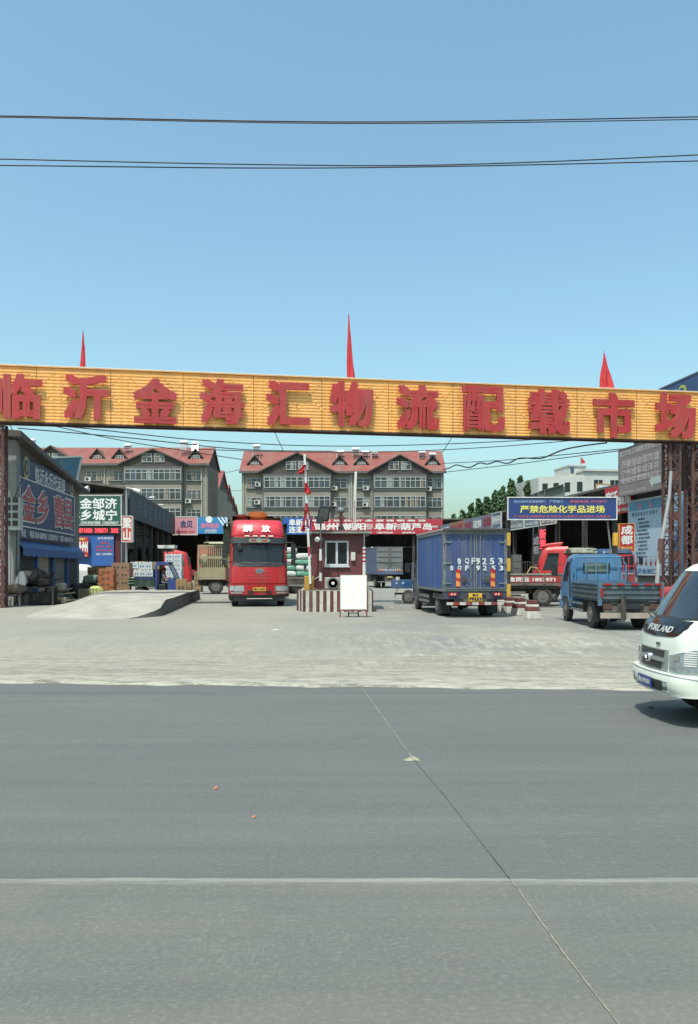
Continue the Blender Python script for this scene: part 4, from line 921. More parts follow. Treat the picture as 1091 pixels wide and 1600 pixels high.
def wheel(parent, x, y, r, w, dual=False, rim=None, z=None):
    rim = rim or rimm; key = (r, w, dual, rim.name); s = -1 if x < 0 else 1; z = r if z is None else z
    if key not in WC:
        ws = w*(2.15 if dual else 1); g = MB()
        def tyre(x0):
            g.lathe([(r*.6, x0-w/2+.01), (r*.86, x0-w/2), (r*.97, x0-w*.42), (r, x0-w*.3), (r, x0-.012), (r*.975, x0), (r, x0+.012), (r, x0+w*.3), (r*.97, x0+w*.42), (r*.86, x0+w/2), (r*.6, x0+w/2-.01)], (0, 0, 0), 'x', black_r, 28)
        tyre(0)
        if dual: tyre(-w*1.12)
        me_o = g.build('wheel', None, smooth=50); me = me_o.data; bpy.data.objects.remove(me_o)
        g = MB(); g.lathe([(r*.6, w/2+.004), (r*.57, w/2+.012), (r*.5, w/2-.05), (r*.3, w/2-.07), (r*.24, w/2-.01), (r*.22, w/2+.02), (0.01, w/2+.025)], (0, 0, 0), 'x', rim, 24)
        for k in range(8):
            a = k*math.pi/4; g.lathe([(r*.055, w/2-.065), (r*.045, w/2-.035)], (0, r*.38*math.cos(a), r*.38*math.sin(a)), 'x', black_p, 8)
        ro = g.build('rim', None, smooth=40); rm = ro.data; bpy.data.objects.remove(ro); WC[key] = (me, rm)
    me, rm = WC[key]; o = bpy.data.objects.new('wheel', me); C.objects.link(o); o.parent = parent; o.location = (x, y, z); o.rotation_euler = (0, 0, 0 if s > 0 else math.pi)
    q_ = bpy.data.objects.new('rim', rm); C.objects.link(q_); q_.parent = o
    return o
def mirror_unit(parent, x, y, z, h, m=black_p, arm=.25, name='mirror'):
    s = -1 if x < 0 else 1; g = MB(); g.box(x-.09, x+.09, y-.07, y+.07, z-h/2, z+h/2, m)
    g.tube([(x-s*arm, y-.03, z+h*.42), (x, y, z+h*.47)], .015, m); g.tube([(x-s*arm, y-.03, z-h*.42), (x, y, z-h*.3)], .015, m)
    return g.build(name, parent, bevel=.03)
tailred = mat('tail_lamp_red', '#a81418', .25, var=.1); amber = mat('amber_lamp', '#d8701a', .25); lampg = mat('head_lamp_glass', '#b9c2c6', .08, .3, var=.35, scale=14)
# ================================================================= red heavy truck
truck_red = mat('red_truck_paint', '#b8121e', .26, var=.12, scale=1.4, dirt=.26); truck_red2 = mat('red_fairing_plastic', '#cf2338', .45, var=.08, scale=1.5, dirt=.12)
DR_ = 34.8
RT = thing('red_cargo_truck', 'big red heavy truck facing the road with a high roof fairing and dark windscreen', 'truck', ((405.5-CX)*DR_/F, DR_, YZ), R(190))
hw = 1.24
Lr = [(.45, -.03, hw, .22, .06), (.5, 0, hw, .22, .06), (1.0, .02, hw, .22, .06), (1.15, .02, hw, .24, .07), (1.75, -.04, hw, .26, .08), (1.9, -.08, hw, .28, .09), (2.3, -.18, hw-.015, .28, .09), (2.75, -.30, hw-.04, .28, .09), (3.02, -.36, hw-.08, .28, .09), (3.08, -.42, hw-.14, .28, .09)]
cab_shell('cab', RT, Lr, -2.25, truck_red)
patch('grille_panel', RT, Lr, -2.25, 1.02, lambda s: 1.72+.14*max(0, abs(s)-.8), -1.35, 1.35, truck_red, .035, 20, 6)
for q_, zz_ in enumerate((1.18, 1.32, 1.46)): patch('grille_slot', RT, Lr, -2.25, zz_, zz_+.018, -.62, .62, mat('slot_shadow_red', '#7a0d15', .5), .040, 10, 1)
patch('windscreen', RT, Lr, -2.25, lambda s: 1.93+.03*abs(s), lambda s: 2.72-.03*abs(s), -1.42, 1.42, glass, .012, 24, 6)
patch('wiper_cowl', RT, Lr, -2.25, lambda s: 1.73+.10*max(0, abs(s)-.75), 1.945, -1.46, 1.46, black_p, .03, 24, 3)
patch('sun_visor', RT, Lr, -2.25, 2.73, 3.0, -1.5, 1.5, black_p, .13, 24, 3)
g = MB(); g.prism([(-.46+.08, 2.80), (.46-.08, 2.80), (.46, 2.84), (.46, 2.92), (.38, 2.96), (-.38, 2.96), (-.46, 2.92), (-.46, 2.84)], 'y', -.16, -.10, chrome)
g.lathe([(.11, -.10), (.10, -.08)], (0, 0, 2.88), 'y', chrome, 16); g.box(-.36, -.13, -.099, -.092, 2.845, 2.915, tailred); g.box(.13, .36, -.099, -.092, 2.845, 2.915, tailred); g.build('visor_badge', RT)
for x_ in (-.52, -.17, .17, .52):
    g = MB(); g.box(x_-.11, x_+.11, -.40, -.22, 3.05, 3.11, mat('marker_lamp_white', '#e8e4d8', .3)); g.build('marker_lamp', RT, bevel=.02)
patch('bumper', RT, Lr, -2.25, .52, .975, -2.25, 2.25, truck_red, .07, 30, 3)
patch('lower_bumper', RT, Lr, -2.25, .46, .53, -2.0, 2.0, black_p, .09, 30, 2)
g = MB(); g.box(-1.12, 1.12, -.45, -.02, .24, .47, black_p); g.build('skid_panel', RT, bevel=.03)
g = MB(); g.tube([(-.55, .04, .35), (.55, .04, .35)], .025, steel); g.build('tow_bar', RT)
for s in (-1, 1):
    o = patch('headlight', RT, Lr, -2.25, .70, .90, s*.68, s*1.62, lampg, .085, 8, 3)
    patch('headlight_bezel', o, Lr, -2.25, .67, .93, s*.64, s*1.66, chrome, .078, 8, 3)
    patch('fog_lamp', RT, Lr, -2.25, .575, .65, s*.72, s*1.5, mat('fog_lamp_grey', '#9f9a98', .3), .085, 8, 2)
    g = MB(); g.box(s*.25, s*.52, .075, .10, .60, .70, black_p); g.build('bumper_vent', RT)
    o = patch('side_window', RT, Lr, -2.25, 1.95, 2.62, s*2.06, s*2.5, glass, .012, 6, 3)
    patch('door', RT, Lr, -2.25, .78, 2.68, s*2.03, s*2.56, truck_red, .006, 6, 6)
    patch('corner_pillar', RT, Lr, -2.25, 1.95, 2.72, s*1.46, s*1.9, truck_red, .02, 6, 4)
    g = MB(); xs_ = s*1.50
    g.box(xs_-.10, xs_+.10, -.28, -.12, 2.10, 2.74, black_p); g.box(xs_-.09, xs_+.09, -.28, -.12, 1.82, 2.06, black_p)
    g.tube([(s*1.15, -.45, 2.82), (s*1.5, -.2, 2.80), (s*1.5, -.2, 2.72)], .025, black_p); g.tube([(s*1.2, -.4, 1.95), (s*1.5, -.2, 1.93)], .022, black_p); g.build('mirror', RT, bevel=.04)
g = MB(); g.lathe([(.15, 0), (.13, .05)], (.86, -.15, 2.60), 'y', black_p, 14); g.tube([(.86, -.2, 2.6), (.9, -.4, 2.85)], .015, black_p); g.build('front_mirror', RT)
g = MB(); g.box(-.27, .27, .085, .105, .69, .84, yellow_p); o = g.build('number_plate', RT)
g = MB(); text(g, '鲁Q 1853挂', (0, .105, .765), (-1, 0, 0), CU, .09, black_t, w=.46, bold=.03, off=.004); g.build('lettering', o)
g = MB(); g.prism([(.17*math.cos(a*math.pi/10), 1.56+.11*math.sin(a*math.pi/10)) for a in range(20)], 'y', .0, .045, chrome); o = g.build('badge', RT)
g = MB(); g.prism([(.12*math.cos(a*math.pi/10), 1.56+.07*math.sin(a*math.pi/10)) for a in range(20)], 'y', .045, .05, mat('badge_blue', '#5a6b8a', .3)); g.box(-.07, .07, .05, .056, 1.545, 1.575, chrome); g.box(-.015, .015, .05, .056, 1.51, 1.61, chrome); g.build('emblem', o)
g = MB(); text(g, '解放 J6', (.72, .012, 1.74), (-1, 0, 0), CU, .07, black_t, off=.02); g.build('lettering', RT)
# dashboard items
g = MB(); g.box(-.85, -.5, -.32, -.25, 2.01, 2.12, mat('blue_card', '#7fb0d6', .5)); g.box(-.12, .05, -.30, -.22, 2.06, 2.14, white_p); g.box(-.98, -.87, -.32, -.25, 2.01, 2.06, white_p); g.box(.65, .8, -.31, -.25, 2.0, 2.06, mat('pink_card', '#c59a90', .5)); g.build('dashboard_card', RT)
for x_ in (-.45, .35):
    g = MB(); g.tube([(x_, -.015, 1.88), (x_+.4, -.07, 1.93), (x_+.62, -.10, 2.03)], .012, black_p); g.build('wiper', RT)
# fairing
Lf = [(3.10, -.55, 1.16, .25, .08), (3.2, -.52, 1.15, .28, .08), (3.5, -.66, 1.12, .3, .08), (3.7, -.80, 1.09, .3, .08), (3.80, -.95, 1.05, .3, .1), (3.84, -1.15, .98, .28, .1)]
fo = cab_shell('roof_fairing', RT, Lf, -2.3, truck_red2, 50)
g = MB(); text(g, '解', (.47, -.60, 3.42), (-1, 0, 0), (0, -.42, .9), .34, white_t, w=.42, bold=.03, off=.045); text(g, '放', (-.32, -.60, 3.42), (-1, 0, 0), (0, -.42, .9), .32, white_t, w=.36, bold=.03, off=.045)
g.build('lettering', fo)
# chassis, wheels, load
g = MB(); g.box(-.45, .45, -9.4, -.3, .55, .85, chass); g.box(-1.0, -.5, -3.9, -2.7, .45, .95, steel); g.box(.5, 1.0, -3.9, -2.7, .45, .95, chass); g.build('chassis', RT)
for s in (-1, 1):
    wheel(RT, s*1.02, -1.15, .52, .30); wheel(RT, s*.98, -6.9, .52, .27, True); wheel(RT, s*.98, -8.2, .52, .27, True)
    g = MB(); g.prism([(-.45, .62), (-.55, .98), (-.85, 1.18), (-1.45, 1.18), (-1.78, .95), (-1.85, .6), (-1.72, .6), (-1.62, .88), (-1.35, 1.1), (-.95, 1.1), (-.66, .92), (-.58, .62)], 'x', s*1.245, s*.9, truck_red); g.build('wheel_arch', RT)
bed_m = mat('truck_bed_grey_red', '#7a3a36', .6, dirt=.4); tarp = mat('khaki_tarpaulin', '#a8946f', .9, var=.15, scale=2, bump=.5); tarp_g = mat('dark_green_tarpaulin', '#2f3a2c', .85, var=.3, scale=2, bump=.6)
g = MB(); g.box(-1.27, 1.27, -9.5, -2.45, 1.05, 1.7, bed_m); g.build('cargo_bed', RT)
g = MB(); rn = random.Random(4); vs = []; ny_, nx_ = 16, 14
for j in range(ny_):
    for i in range(nx_):
        a = -1+2*i/(nx_-1); x_ = 1.30*a; z_ = 1.7+2.36*(1-max(0, abs(a)-.86)/.14*.95)+rn.uniform(-.04, .05)
        vs.append((x_+rn.uniform(-.02, .02), -2.5-7*j/(ny_-1), z_))
g.add(vs, [(j*nx_+i, j*nx_+i+1, (j+1)*nx_+i+1, (j+1)*nx_+i) for j in range(ny_-1) for i in range(nx_-1)], tarp)
g.add([(-1.3, -2.5, 1.7), (1.3, -2.5, 1.7), (1.22, -2.5, 3.88), (-1.22, -2.5, 3.88)], [(0, 1, 2, 3)], tarp); g.add([(-1.3, -9.5, 1.7), (1.3, -9.5, 1.7), (1.22, -9.5, 3.88), (-1.22, -9.5, 3.88)], [(3, 2, 1, 0)], tarp)
g.build('tarpaulin', RT, smooth=40)
for s in (-1, 1):
    g = MB(); vs = []
    for j in range(12):
        for i in range(7): vs.append((s*(1.31+.13*math.sin(i*.9+j*.8)**2+.05*rn.random()), -2.42-.4*j*1.0, 2.35+1.4*i/6+.06*rn.random()))
    g.add(vs, [(j*7+i, j*7+i+1, j*7+i+8, j*7+i+7) for j in range(11) for i in range(6)], tarp_g)
    g.add([(s*1.1, -2.42, 2.3), (s*1.45, -2.40, 2.5), (s*1.42, -2.40, 3.5), (s*1.2, -2.42, 3.8)], [(0, 1, 2, 3)], tarp_g)
    g.build('side_tarpaulin', RT, smooth=60)
# load on the roof line
def wpos(root, x, y, z):
    a = root.rotation_euler[2]; return (root.location[0]+x*math.cos(a)-y*math.sin(a), root.location[1]+x*math.sin(a)+y*math.cos(a), root.location[2]+z)
def blob(name, lab, cat, loc, r, m, seed=1, group=None, rz=0, sq=1.6, amp=.12, parent=None, n=18):
    """lumpy sack / bundle: superellipsoid with creases; r=(rx,ry,rz), rests on its base"""
    rn = random.Random(seed); ph_ = [rn.uniform(0, 6.28) for _ in range(6)]; vs = []; fs = []; NR_ = 11
    def pw(v, e): return math.copysign(abs(v)**e, v)
    for j in range(NR_):
        t = -math.pi/2+math.pi*j/(NR_-1)
        for k in range(n):
            a = 2*math.pi*k/n; w_ = 1+amp*(math.sin(3*a+ph_[0]+2*t)+.6*math.sin(5*a+ph_[1]-3*t)+.4*math.sin(7*t+ph_[2]))
            e = 1/sq; c_ = pw(math.cos(t), e)
            vs.append((r[0]*c_*pw(math.cos(a), e)*w_, r[1]*c_*pw(math.sin(a), e)*w_, r[2]+r[2]*pw(math.sin(t), e)*(1+amp*.5*math.sin(4*a+ph_[3]))))
    for j in range(NR_-1):
        for k in range(n): fs.append((j*n+k, j*n+(k+1) % n, (j+1)*n+(k+1) % n, (j+1)*n+k))
    g = MB(); g.add(vs, fs, m); o = g.build(name, parent, smooth=60, loc=loc); o.rotation_euler = (0, 0, rz)
    if lab: tag(o, lab, cat, group)
    return o
blob('orange_bundle', 'bright orange tarpaulin bundle on top of the red truck load', 'bundle', wpos(RT, -.1, -3.0, 3.86), (.42, .35, .24), mat('orange_tarp', '#f07418', .7, var=.1, tone=1), 3)
blob('orange_bundle', 'small orange red bundle left of the bright orange one on the red truck', 'bundle', wpos(RT, .62, -3.0, 3.86), (.3, .3, .17), mat('orange_red_tarp', '#c9472a', .7), 5)
t = thing('cardboard_sheet_stack', 'flat tan cardboard stack lying across the top of the red truck load', 'cardboard', wpos(RT, -.72, -3.3, 3.9), R(10)); g = MB()
for i in range(4): g.box(-.62+.03*i, .6-.02*i, -.4, .4, .045*i, .045*i+.042, tarp)
g.build('sheet', t)
# ================================================================= light trucks
def light_cab(root, hw, y1, m, depth=1.55, ztop=2.0, zb=.5, sleeper=False, glassm=None):
    """front plane at y1"""
    gm = glassm or glass; k = (ztop-zb)/1.5
    zf = lambda z: zb+(z-.5)*k
    L = [(zf(.5), y1-.02, hw, .16, .04), (zf(.62), y1, hw, .16, .04), (zf(.95), y1, hw, .16, .04), (zf(1.15), y1-.05, hw, .17, .05), (zf(1.25), y1-.10, hw-.01, .18, .05), (zf(1.6), y1-.30, hw-.04, .18, .05), (zf(1.85), y1-.44, hw-.08, .18, .05), (zf(1.94), y1-.54, hw-.12, .18, .05), (zf(2.0), y1-.72, hw-.2, .16, .05)]
    yb = y1-depth
    c = cab_shell('cab', root, L, yb, m, 45)
    patch('windscreen', root, L, yb, zf(1.24), zf(1.84), -1.35, 1.35, gm, .01, 16, 4)
    patch('grille', root, L, yb, zf(.78), zf(.90), -.62, .62, black_p, .012, 10, 2)
    for s in (-1, 1):
        patch('headlight', root, L, yb, zf(.74), zf(.95), s*.72, s*1.75, lampg, .015, 8, 2)
        patch('door', root, L, yb, zf(.62), zf(1.86), s*2.05, s*2.78, m, .006, 6, 6)
        patch('side_window', root, L, yb, zf(1.22), zf(1.78), s*2.14, s*2.62, gm, .014, 6, 3)
        mirror_unit(root, s*(hw+.22), y1-.25, zf(1.55), .38)
    patch('front_bumper', root, L, yb, zf(.44), zf(.62), -2.2, 2.2, m, .05, 20, 2)
    for s in (-1, 1):
        g = MB(); yw = y1-.82
        g.prism([(yw+.48, zb-.1), (yw+.42, zb+.15), (yw+.25, zb+.3), (yw-.25, zb+.3), (yw-.42, zb+.15), (yw-.48, zb-.1), (yw-.41, zb-.1), (yw-.35, zb+.1), (yw-.2, zb+.23), (yw+.2, zb+.23), (yw+.35, zb+.1), (yw+.41, zb-.1)], 'x', s*(hw+.015), s*(hw-.3), black_p); g.build('wheel_arch', root)
    return L, yb
# ---- blue box truck seen from behind
DBx = 27.0; W2 = 1.1
px_l, px_r = 692.5, 790.5; aB = math.atan(.47/4.9)
Xl = (px_l-CX)*DBx/F
BT = thing('blue_box_truck', 'blue box truck seen from behind with white plate number and orange striped reflectors', 'truck', (Xl+W2*math.cos(aB), DBx+W2*math.sin(aB), YZ), aB)
bx = mat('blue_box_steel', '#2c4a80', .55, .0, var=.16, scale=1.3, dirt=.42); bxs = mat('blue_box_side', '#3c62a0', .5, var=.12, scale=1.1, dirt=.3); bfr = mat('grey_box_frame', '#8d8f90', .5, .4, var=.2, scale=5, dirt=.4)
zb_, zt_ = .92, 3.02; LB = 4.9
g = MB(); g.box(-W2+.03, W2-.03, .03, LB, zb_+.03, zt_-.06, bxs)
for i in range(17): y_ = .25+i*.28; g.box(-W2+.018, -W2+.028, y_, y_+.12, zb_+.1, zt_-.14, bxs); g.box(W2-.028, W2-.018, y_, y_+.12, zb_+.1, zt_-.14, bxs)
g.build('cargo_box', BT, bevel=.008)
g = MB()
g.box(-W2-.02, W2+.02, -.17, LB+.05, zt_-.058, zt_, mat('pale_roof_skin', '#a8aaa4', .6, .2, dirt=.3)); g.box(-W2-.025, W2+.025, -.18, -.171, zt_-.07, zt_+.005, mat('dark_roof_lip', '#3a3b3d', .6, dirt=.3))
g.build('box_roof', BT, bevel=.01)
g = MB()
for s in (-1, 1): g.box(s*W2, s*(W2-.06), -.02, .1, zb_-.02, zt_-.06, bfr); g.box(s*(W2+.004), s*(W2-.04), .12, LB-.08, zb_-.03, zb_+.06, bfr); g.box(s*(W2+.004), s*(W2-.04), .12, LB-.08, zt_-.16, zt_-.061, bfr); g.box(s*(W2+.004), s*(W2-.04), LB-.08, LB+.01, zb_, zt_-.061, bfr)
g.box(-W2+.062, W2-.062, -.02, .1, zt_-.15, zt_-.06, bfr); g.box(-W2+.062, W2-.062, -.02, .1, zb_-.02, zb_+.06, bfr); g.build('box_frame', BT)
dz0, dz1 = zb_+.07, zt_-.16
for s in (-1, 1):
    xa, xb = s*.012, s*(W2-.065); g = MB(); g.box(xa, xb, -.035, .02, dz0, dz1, bx)
    for i in range(3): xx = s*(.30+.26*i); g.prism([(xx-.05, -.036), (xx-.03, -.052), (xx+.03, -.052), (xx+.05, -.036)], 'z', dz0+.06, dz1-.06, bx)
    o = g.build('rear_door', BT)
    g = MB(); e = .03
    g.box(xa, xa+s*e, -.06, -.037, dz0, dz1, bfr); g.box(xb-s*e, xb, -.06, -.037, dz0, dz1, bfr); g.box(xa+s*e, xb-s*e, -.06, -.037, dz0, dz0+e, bfr); g.box(xa+s*e, xb-s*e, -.06, -.037, dz1-e, dz1, bfr); g.build('door_edge', o)
    for z_ in (dz0+.18, dz0+.86, dz1-.30):
        g = MB(); g.box(s*(W2+.01), s*(W2-.28), -.075, -.054, z_-.02, z_+.02, bfr); g.lathe([(.035, -.05), (.035, .05)], (s*(W2-.03), -.06, z_), 'z', bfr, 8); g.build('hinge', o)
    g = MB(); g.tube([(s*.16, -.085, dz0-.02), (s*.16, -.085, dz1)], .016, bfr, 8); g.build('lock_bar', o)
    g = MB(); g.tube([(s*.16, -.1, dz0+.32), (s*.42, -.1, dz0+.30)], .014, chass, 6); g.box(s*.34, s*.46, -.1, -.05, dz0+.22, dz0+.44, chass); g.build('latch_handle', o)
    rx0 = s*.60; g = MB(); hz = .60
    g.box(rx0-.075, rx0+.075, -.075, -.054, dz0+.06, dz0+.06+hz, mat('reflector_red', '#b8281e', .35)); r_ = g.build('reflector_strip', o)
    g = MB()
    for i in range(2): z_ = dz0+.10+i*.28; g.add([(rx0-.072, -.0765, z_), (rx0+.072, -.0765, z_-.09 if i*0 else z_-.04+.0), (rx0+.072, -.0765, z_+.12), (rx0-.072, -.0765, z_+.17)], [(0, 1, 2, 3)], mat('reflector_orange', '#e8923a', .35))
    g.build('stripe', r_)
plate_t = mat('plate_white_ink', '#d5dbe0', .6, var=.1, dirt=.1)
g = MB()
for i, (cc, x_) in enumerate(zip('鲁QF9253', (-.56, -.29, -.08, .09, .30, .57, .86))): text(g, cc, (x_*1.0, -.066, 1.92), CR, CU, .20, plate_t, w=.13, bold=.03, off=.004)
g.build('lettering', BT)
g = MB()
for i, (cc, x_) in enumerate(zip('鲁QF9253', (-.82, -.55, -.29, .09, .32, .62, .89))): text(g, cc, (x_*1.0, -.066, 1.69), CR, CU, .155, plate_t, w=.12, bold=.035, off=.004)
g.build('lettering', BT)
g = MB(); g.box(-W2, W2, -.0, .1, zb_-.28, zb_-.022, mat('dark_blue_sill', '#1c2a4a', .6, dirt=.4)); o = g.build('rear_sill', BT)
for s in (-1, 1): g = MB(); g.box(s*.62, s*.92, -.035, -.002, zb_-.18, zb_-.06, tailred); g.box(s*.68, s*.74, -.04, -.036, zb_-.15, zb_-.09, mat('pale_lens', '#d8c8c4', .2)); g.box(s*.78, s*.84, -.04, -.036, zb_-.15, zb_-.09, mat('pale_lens', '')); g.build('tail_lamp', BT, bevel=.01)
g = MB(); g.box(-.23, .23, -.05, -.02, zb_-.36, zb_-.08, yellow_p); o = g.build('number_plate', BT)
g = MB(); text(g, '鲁Q', (0, -.05, zb_-.15), CR, CU, .09, black_t, w=.2, bold=.04, off=.003); text(g, 'F9253', (0, -.05, zb_-.28), CR, CU, .10, black_t, w=.4, bold=.05, off=.003); g.build('lettering', o)
g = MB()
n_ = 9
for i in range(n_): xa = -.98+1.96*i/n_; xb = -.98+1.96*(i+1)/n_; g.box(xa, xb-.001, -.06, .03, .44, .53, mat('bar_red', '#8f2a2a', .6, dirt=.3) if i % 2 else mat('bar_white', '#c9c5bd', .6, dirt=.3))
g.build('rear_guard', BT)
g = MB(); g.box(-.40, .40, .0, LB+1.6, .52, .78, chass); g.box(-W2+.05, W2-.05, .1, 2.0, .62, .80, chass); g.box(-.7, .7, 0.05, .15, .53, .66, chass); g.box(-W2+.02, -W2+.38, 2.75, 4.3, .35, .72, chass)
for i in range(2): g.box(-W2+.0, -W2+.03, 2.6, 4.5, .42+i*.18, .5+i*.18, bfr)
g.tube([(0, 1.2, .42), (0, 4.2, .45)], .05, chass); g.lathe([(.13, -.14), (.17, 0), (.13, .14)], (0, 1.45, .42), 'y', chass, 12); g.tube([(-.85, 1.45, .40), (.85, 1.45, .40)], .06, chass); g.build('chassis', BT)
for s in (-1, 1):
    wheel(BT, s*.90, 1.45, .42, .21, True); wheel(BT, s*.88, LB+.85, .42, .21)
    g = MB(); g.add([(s*.66, .92, .1), (s*1.04, .92, .1), (s*1.04, .96, .7), (s*.66, .96, .7), (s*.66, .94, .1), (s*1.04, .94, .1), (s*1.04, .98, .7), (s*.66, .98, .7)], [(0, 1, 2, 3), (7, 6, 5, 4), (0, 4, 5, 1), (1, 5, 6, 2), (2, 6, 7, 3), (3, 7, 4, 0)], black_p); g.build('mud_flap', BT)
light_cab(BT, .98, LB+1.85, mat('dusty_grey_blue_cab', '#59606e', .5, var=.2, dirt=.3), 1.7, 2.2)
g = MB(); g.box(-1.10, -.98, LB+1.2, LB+1.3, 1.15, 1.9, mat('dusty_grey_blue_cab', '')); g.build('wind_deflector', BT, bevel=.02)
# ---- blue flatbed truck seen from behind
DFb = 21.6; Xf0, Xf1 = (937-CX)*DFb/F, (1034-CX)*DFb/F; aF = R(1.5); hwF = (Xf1-Xf0)/2
FT = thing('blue_flatbed_truck', 'pale blue flatbed truck with an empty grey bed parked with its rear to the road', 'truck', (Xf0+hwF, DFb, YZ), -aF)
sky_b = mat('pale_blue_truck_paint', '#4b80ac', .38, var=.14, scale=1.4, dirt=.42); bedm = mat('worn_bed_panel', '#56666e', .6, .3, var=.25, scale=1.6, dirt=.45); bedb = mat('worn_blue_rail', '#4a6f8c', .5, .2, var=.2, scale=3, dirt=.35)
zt_ = zz(913, DFb)+.02; zb_ = zz(936, DFb); LF = 2.95
g = MB(); g.box(-hwF+.04, hwF-.04, .04, LF-.04, zb_-.07, zb_+.02, bedm); g.build('bed_floor', FT)
def gate_panel(name, p0, p1, zb, zt, nrm):
    """dropside with horizontal ribs"""
    g = MB(); d = Vector(p1)-Vector(p0); h = zt-zb
    for a, b, o_ in ((0, .14, .035), (.14, .32, .0), (.32, .5, .03), (.5, .66, 0), (.66, .82, .03), (.82, .9, 0), (.9, 1, .04)):
        c0 = Vector((*p0, 0))+Vector((*nrm, 0))*o_; c1 = Vector((*p1, 0))+Vector((*nrm, 0))*o_; i0 = Vector((*p0, 0))-Vector((*nrm, 0))*.03; i1 = Vector((*p1, 0))-Vector((*nrm, 0))*.03
        za, zb2 = zb+h*a, zb+h*b
        g.add([(*c0.xy, za), (*c1.xy, za), (*i1.xy, za), (*i0.xy, za), (*c0.xy, zb2), (*c1.xy, zb2), (*i1.xy, zb2), (*i0.xy, zb2)], [(0, 3, 2, 1), (4, 5, 6, 7), (0, 1, 5, 4), (1, 2, 6, 5), (2, 3, 7, 6), (3, 0, 4, 7)], bedm if a < .85 else bedb)
    return g.build(name, FT)
gate_panel('tailgate', (-hwF+.07, 0), (hwF-.07, 0), zb_, zt_, (0, -1)); gate_panel('dropside', (-hwF, .05), (-hwF, LF-.05), zb_, zt_, (-1, 0)); gate_panel('dropside', (hwF, .05), (hwF, LF-.05), zb_, zt_, (1, 0))
for s in (-1, 1):
    g = MB(); g.box(s*(hwF+.04), s*(hwF-.06), -.05, .04, zb_-.18, zt_+.03, bedb); g.build('corner_post', FT); g = MB(); g.box(s*(hwF-.075), s*(hwF-.02), -.075, -.051, zb_+.05, zb_+.30, tailred); g.build('reflector', FT)
for x_ in (-.62, -.28, .1, .45, .72): g = MB(); g.box(x_-.10, x_+.10, -.075, -.045, zt_-.045, zt_+.005, tailred); g.build('reflector', FT)
g = MB(); yh = LF+.03
for x_ in (-.72, -.40, -.08, .26, .60): g.tube([(x_, yh, zb_), (x_, yh, zz(870, 24.6))], .02, sky_b, 6)
zr_ = zz(870, 24.6); g.tube([(-hwF+.02, yh, zb_), (-hwF+.02, yh, zr_-.25), (-hwF+.16, yh, zr_), (hwF-.16, yh, zr_), (hwF-.02, yh, zr_-.25), (hwF-.02, yh, zb_)], .025, sky_b, 6)
g.box(-hwF+.04, hwF-.04, yh-.02, yh+.02, zb_, zt_+.04, bedb); g.build('headboard', FT)
g = MB()
g.tube([(-hwF-.05, LF+.0, zb_-.1), (-hwF-.06, LF+.1, zr_-.35), (-hwF+.1, LF+.5, zr_-.05)], .02, black_p, 6); g.tube([(hwF+.03, LF+.0, zb_-.1), (hwF+.03, LF+.1, zr_-.35), (hwF-.1, LF+.5, zr_-.05)], .02, black_p, 6); g.build('tie_rail', FT)
Lc, yb_ = light_cab(FT, .80, LF+1.75, sky_b, 1.55, zz(866, 25.2), .5)
g = MB(); yq = yb_-.005; g.box(-.40, .34, yq-.02, yq, zz(894, 24.8), zz(881, 24.8), mat('rear_window_pale', '#6d7f7a', .12, var=.3)); o = g.build('rear_window', FT, bevel=.03); g = MB(); g.box(-.44, .38, yq-.012, yq-.001, zz(895, 24.8), zz(880, 24.8), black_p); g.build('seal', o)
g = MB(); g.box(-.34, .34, -.0, LF+1.4, .50, .72, chass); g.box(-.8, .8, .06, .14, zb_-.17, zb_-.08, chass); g.box(-.78, -.45, 1.9, 2.5, .40, .68, chass); g.box(.4, .75, 1.8, 2.4, .4, .7, chass)
g.tube([(-.7, 1.0, .38), (.7, 1.0, .38)], .06, chass); g.lathe([(.12, -.12), (.16, 0), (.12, .12)], (0, 1.0, .38), 'y', chass, 12); g.build('chassis', FT)
for z_ in (.42, .62): g = MB(); g.box(-hwF+.0, -hwF+.03, 1.75, 3.15, z_, z_+.07, bfr); g.build('side_guard', FT)
g = MB(); g.box(-hwF+.03, hwF-.03, -.03, .04, .33, .48, mat('rusty_pale_bar', '#a79a90', .7, var=.25, dirt=.5)); g.build('rear_guard', FT)
g = MB(); g.box(-hwF+.12, hwF-.12, .0, .05, .49, zb_-.19, chass); g.build('rear_panel', FT)
g = MB(); g.box(-.12, .25, -.04, -.002, .58, .73, mat('dark_plate', '#23262c', .5)); g.build('number_plate', FT)
g = MB(); g.box(-.28, -.14, -.09, -.055, .28, .95, black_r); g.build('mud_flap', FT, bevel=.03)
for s in (-1, 1): g = MB(); g.box(s*.5, s*.74, -.02, -.001, .58, .72, mat('brown_lamp', '#5a4038', .3)); g.build('tail_lamp', FT)
for s in (-1, 1):
    wheel(FT, s*.72, 1.0, .39, .19, True); wheel(FT, s*.72, LF+.95, .37, .19)
    g = MB(); g.box(s*.52, s*.86, .48, .52, .22, .75, black_p); g.build('mud_flap', FT)
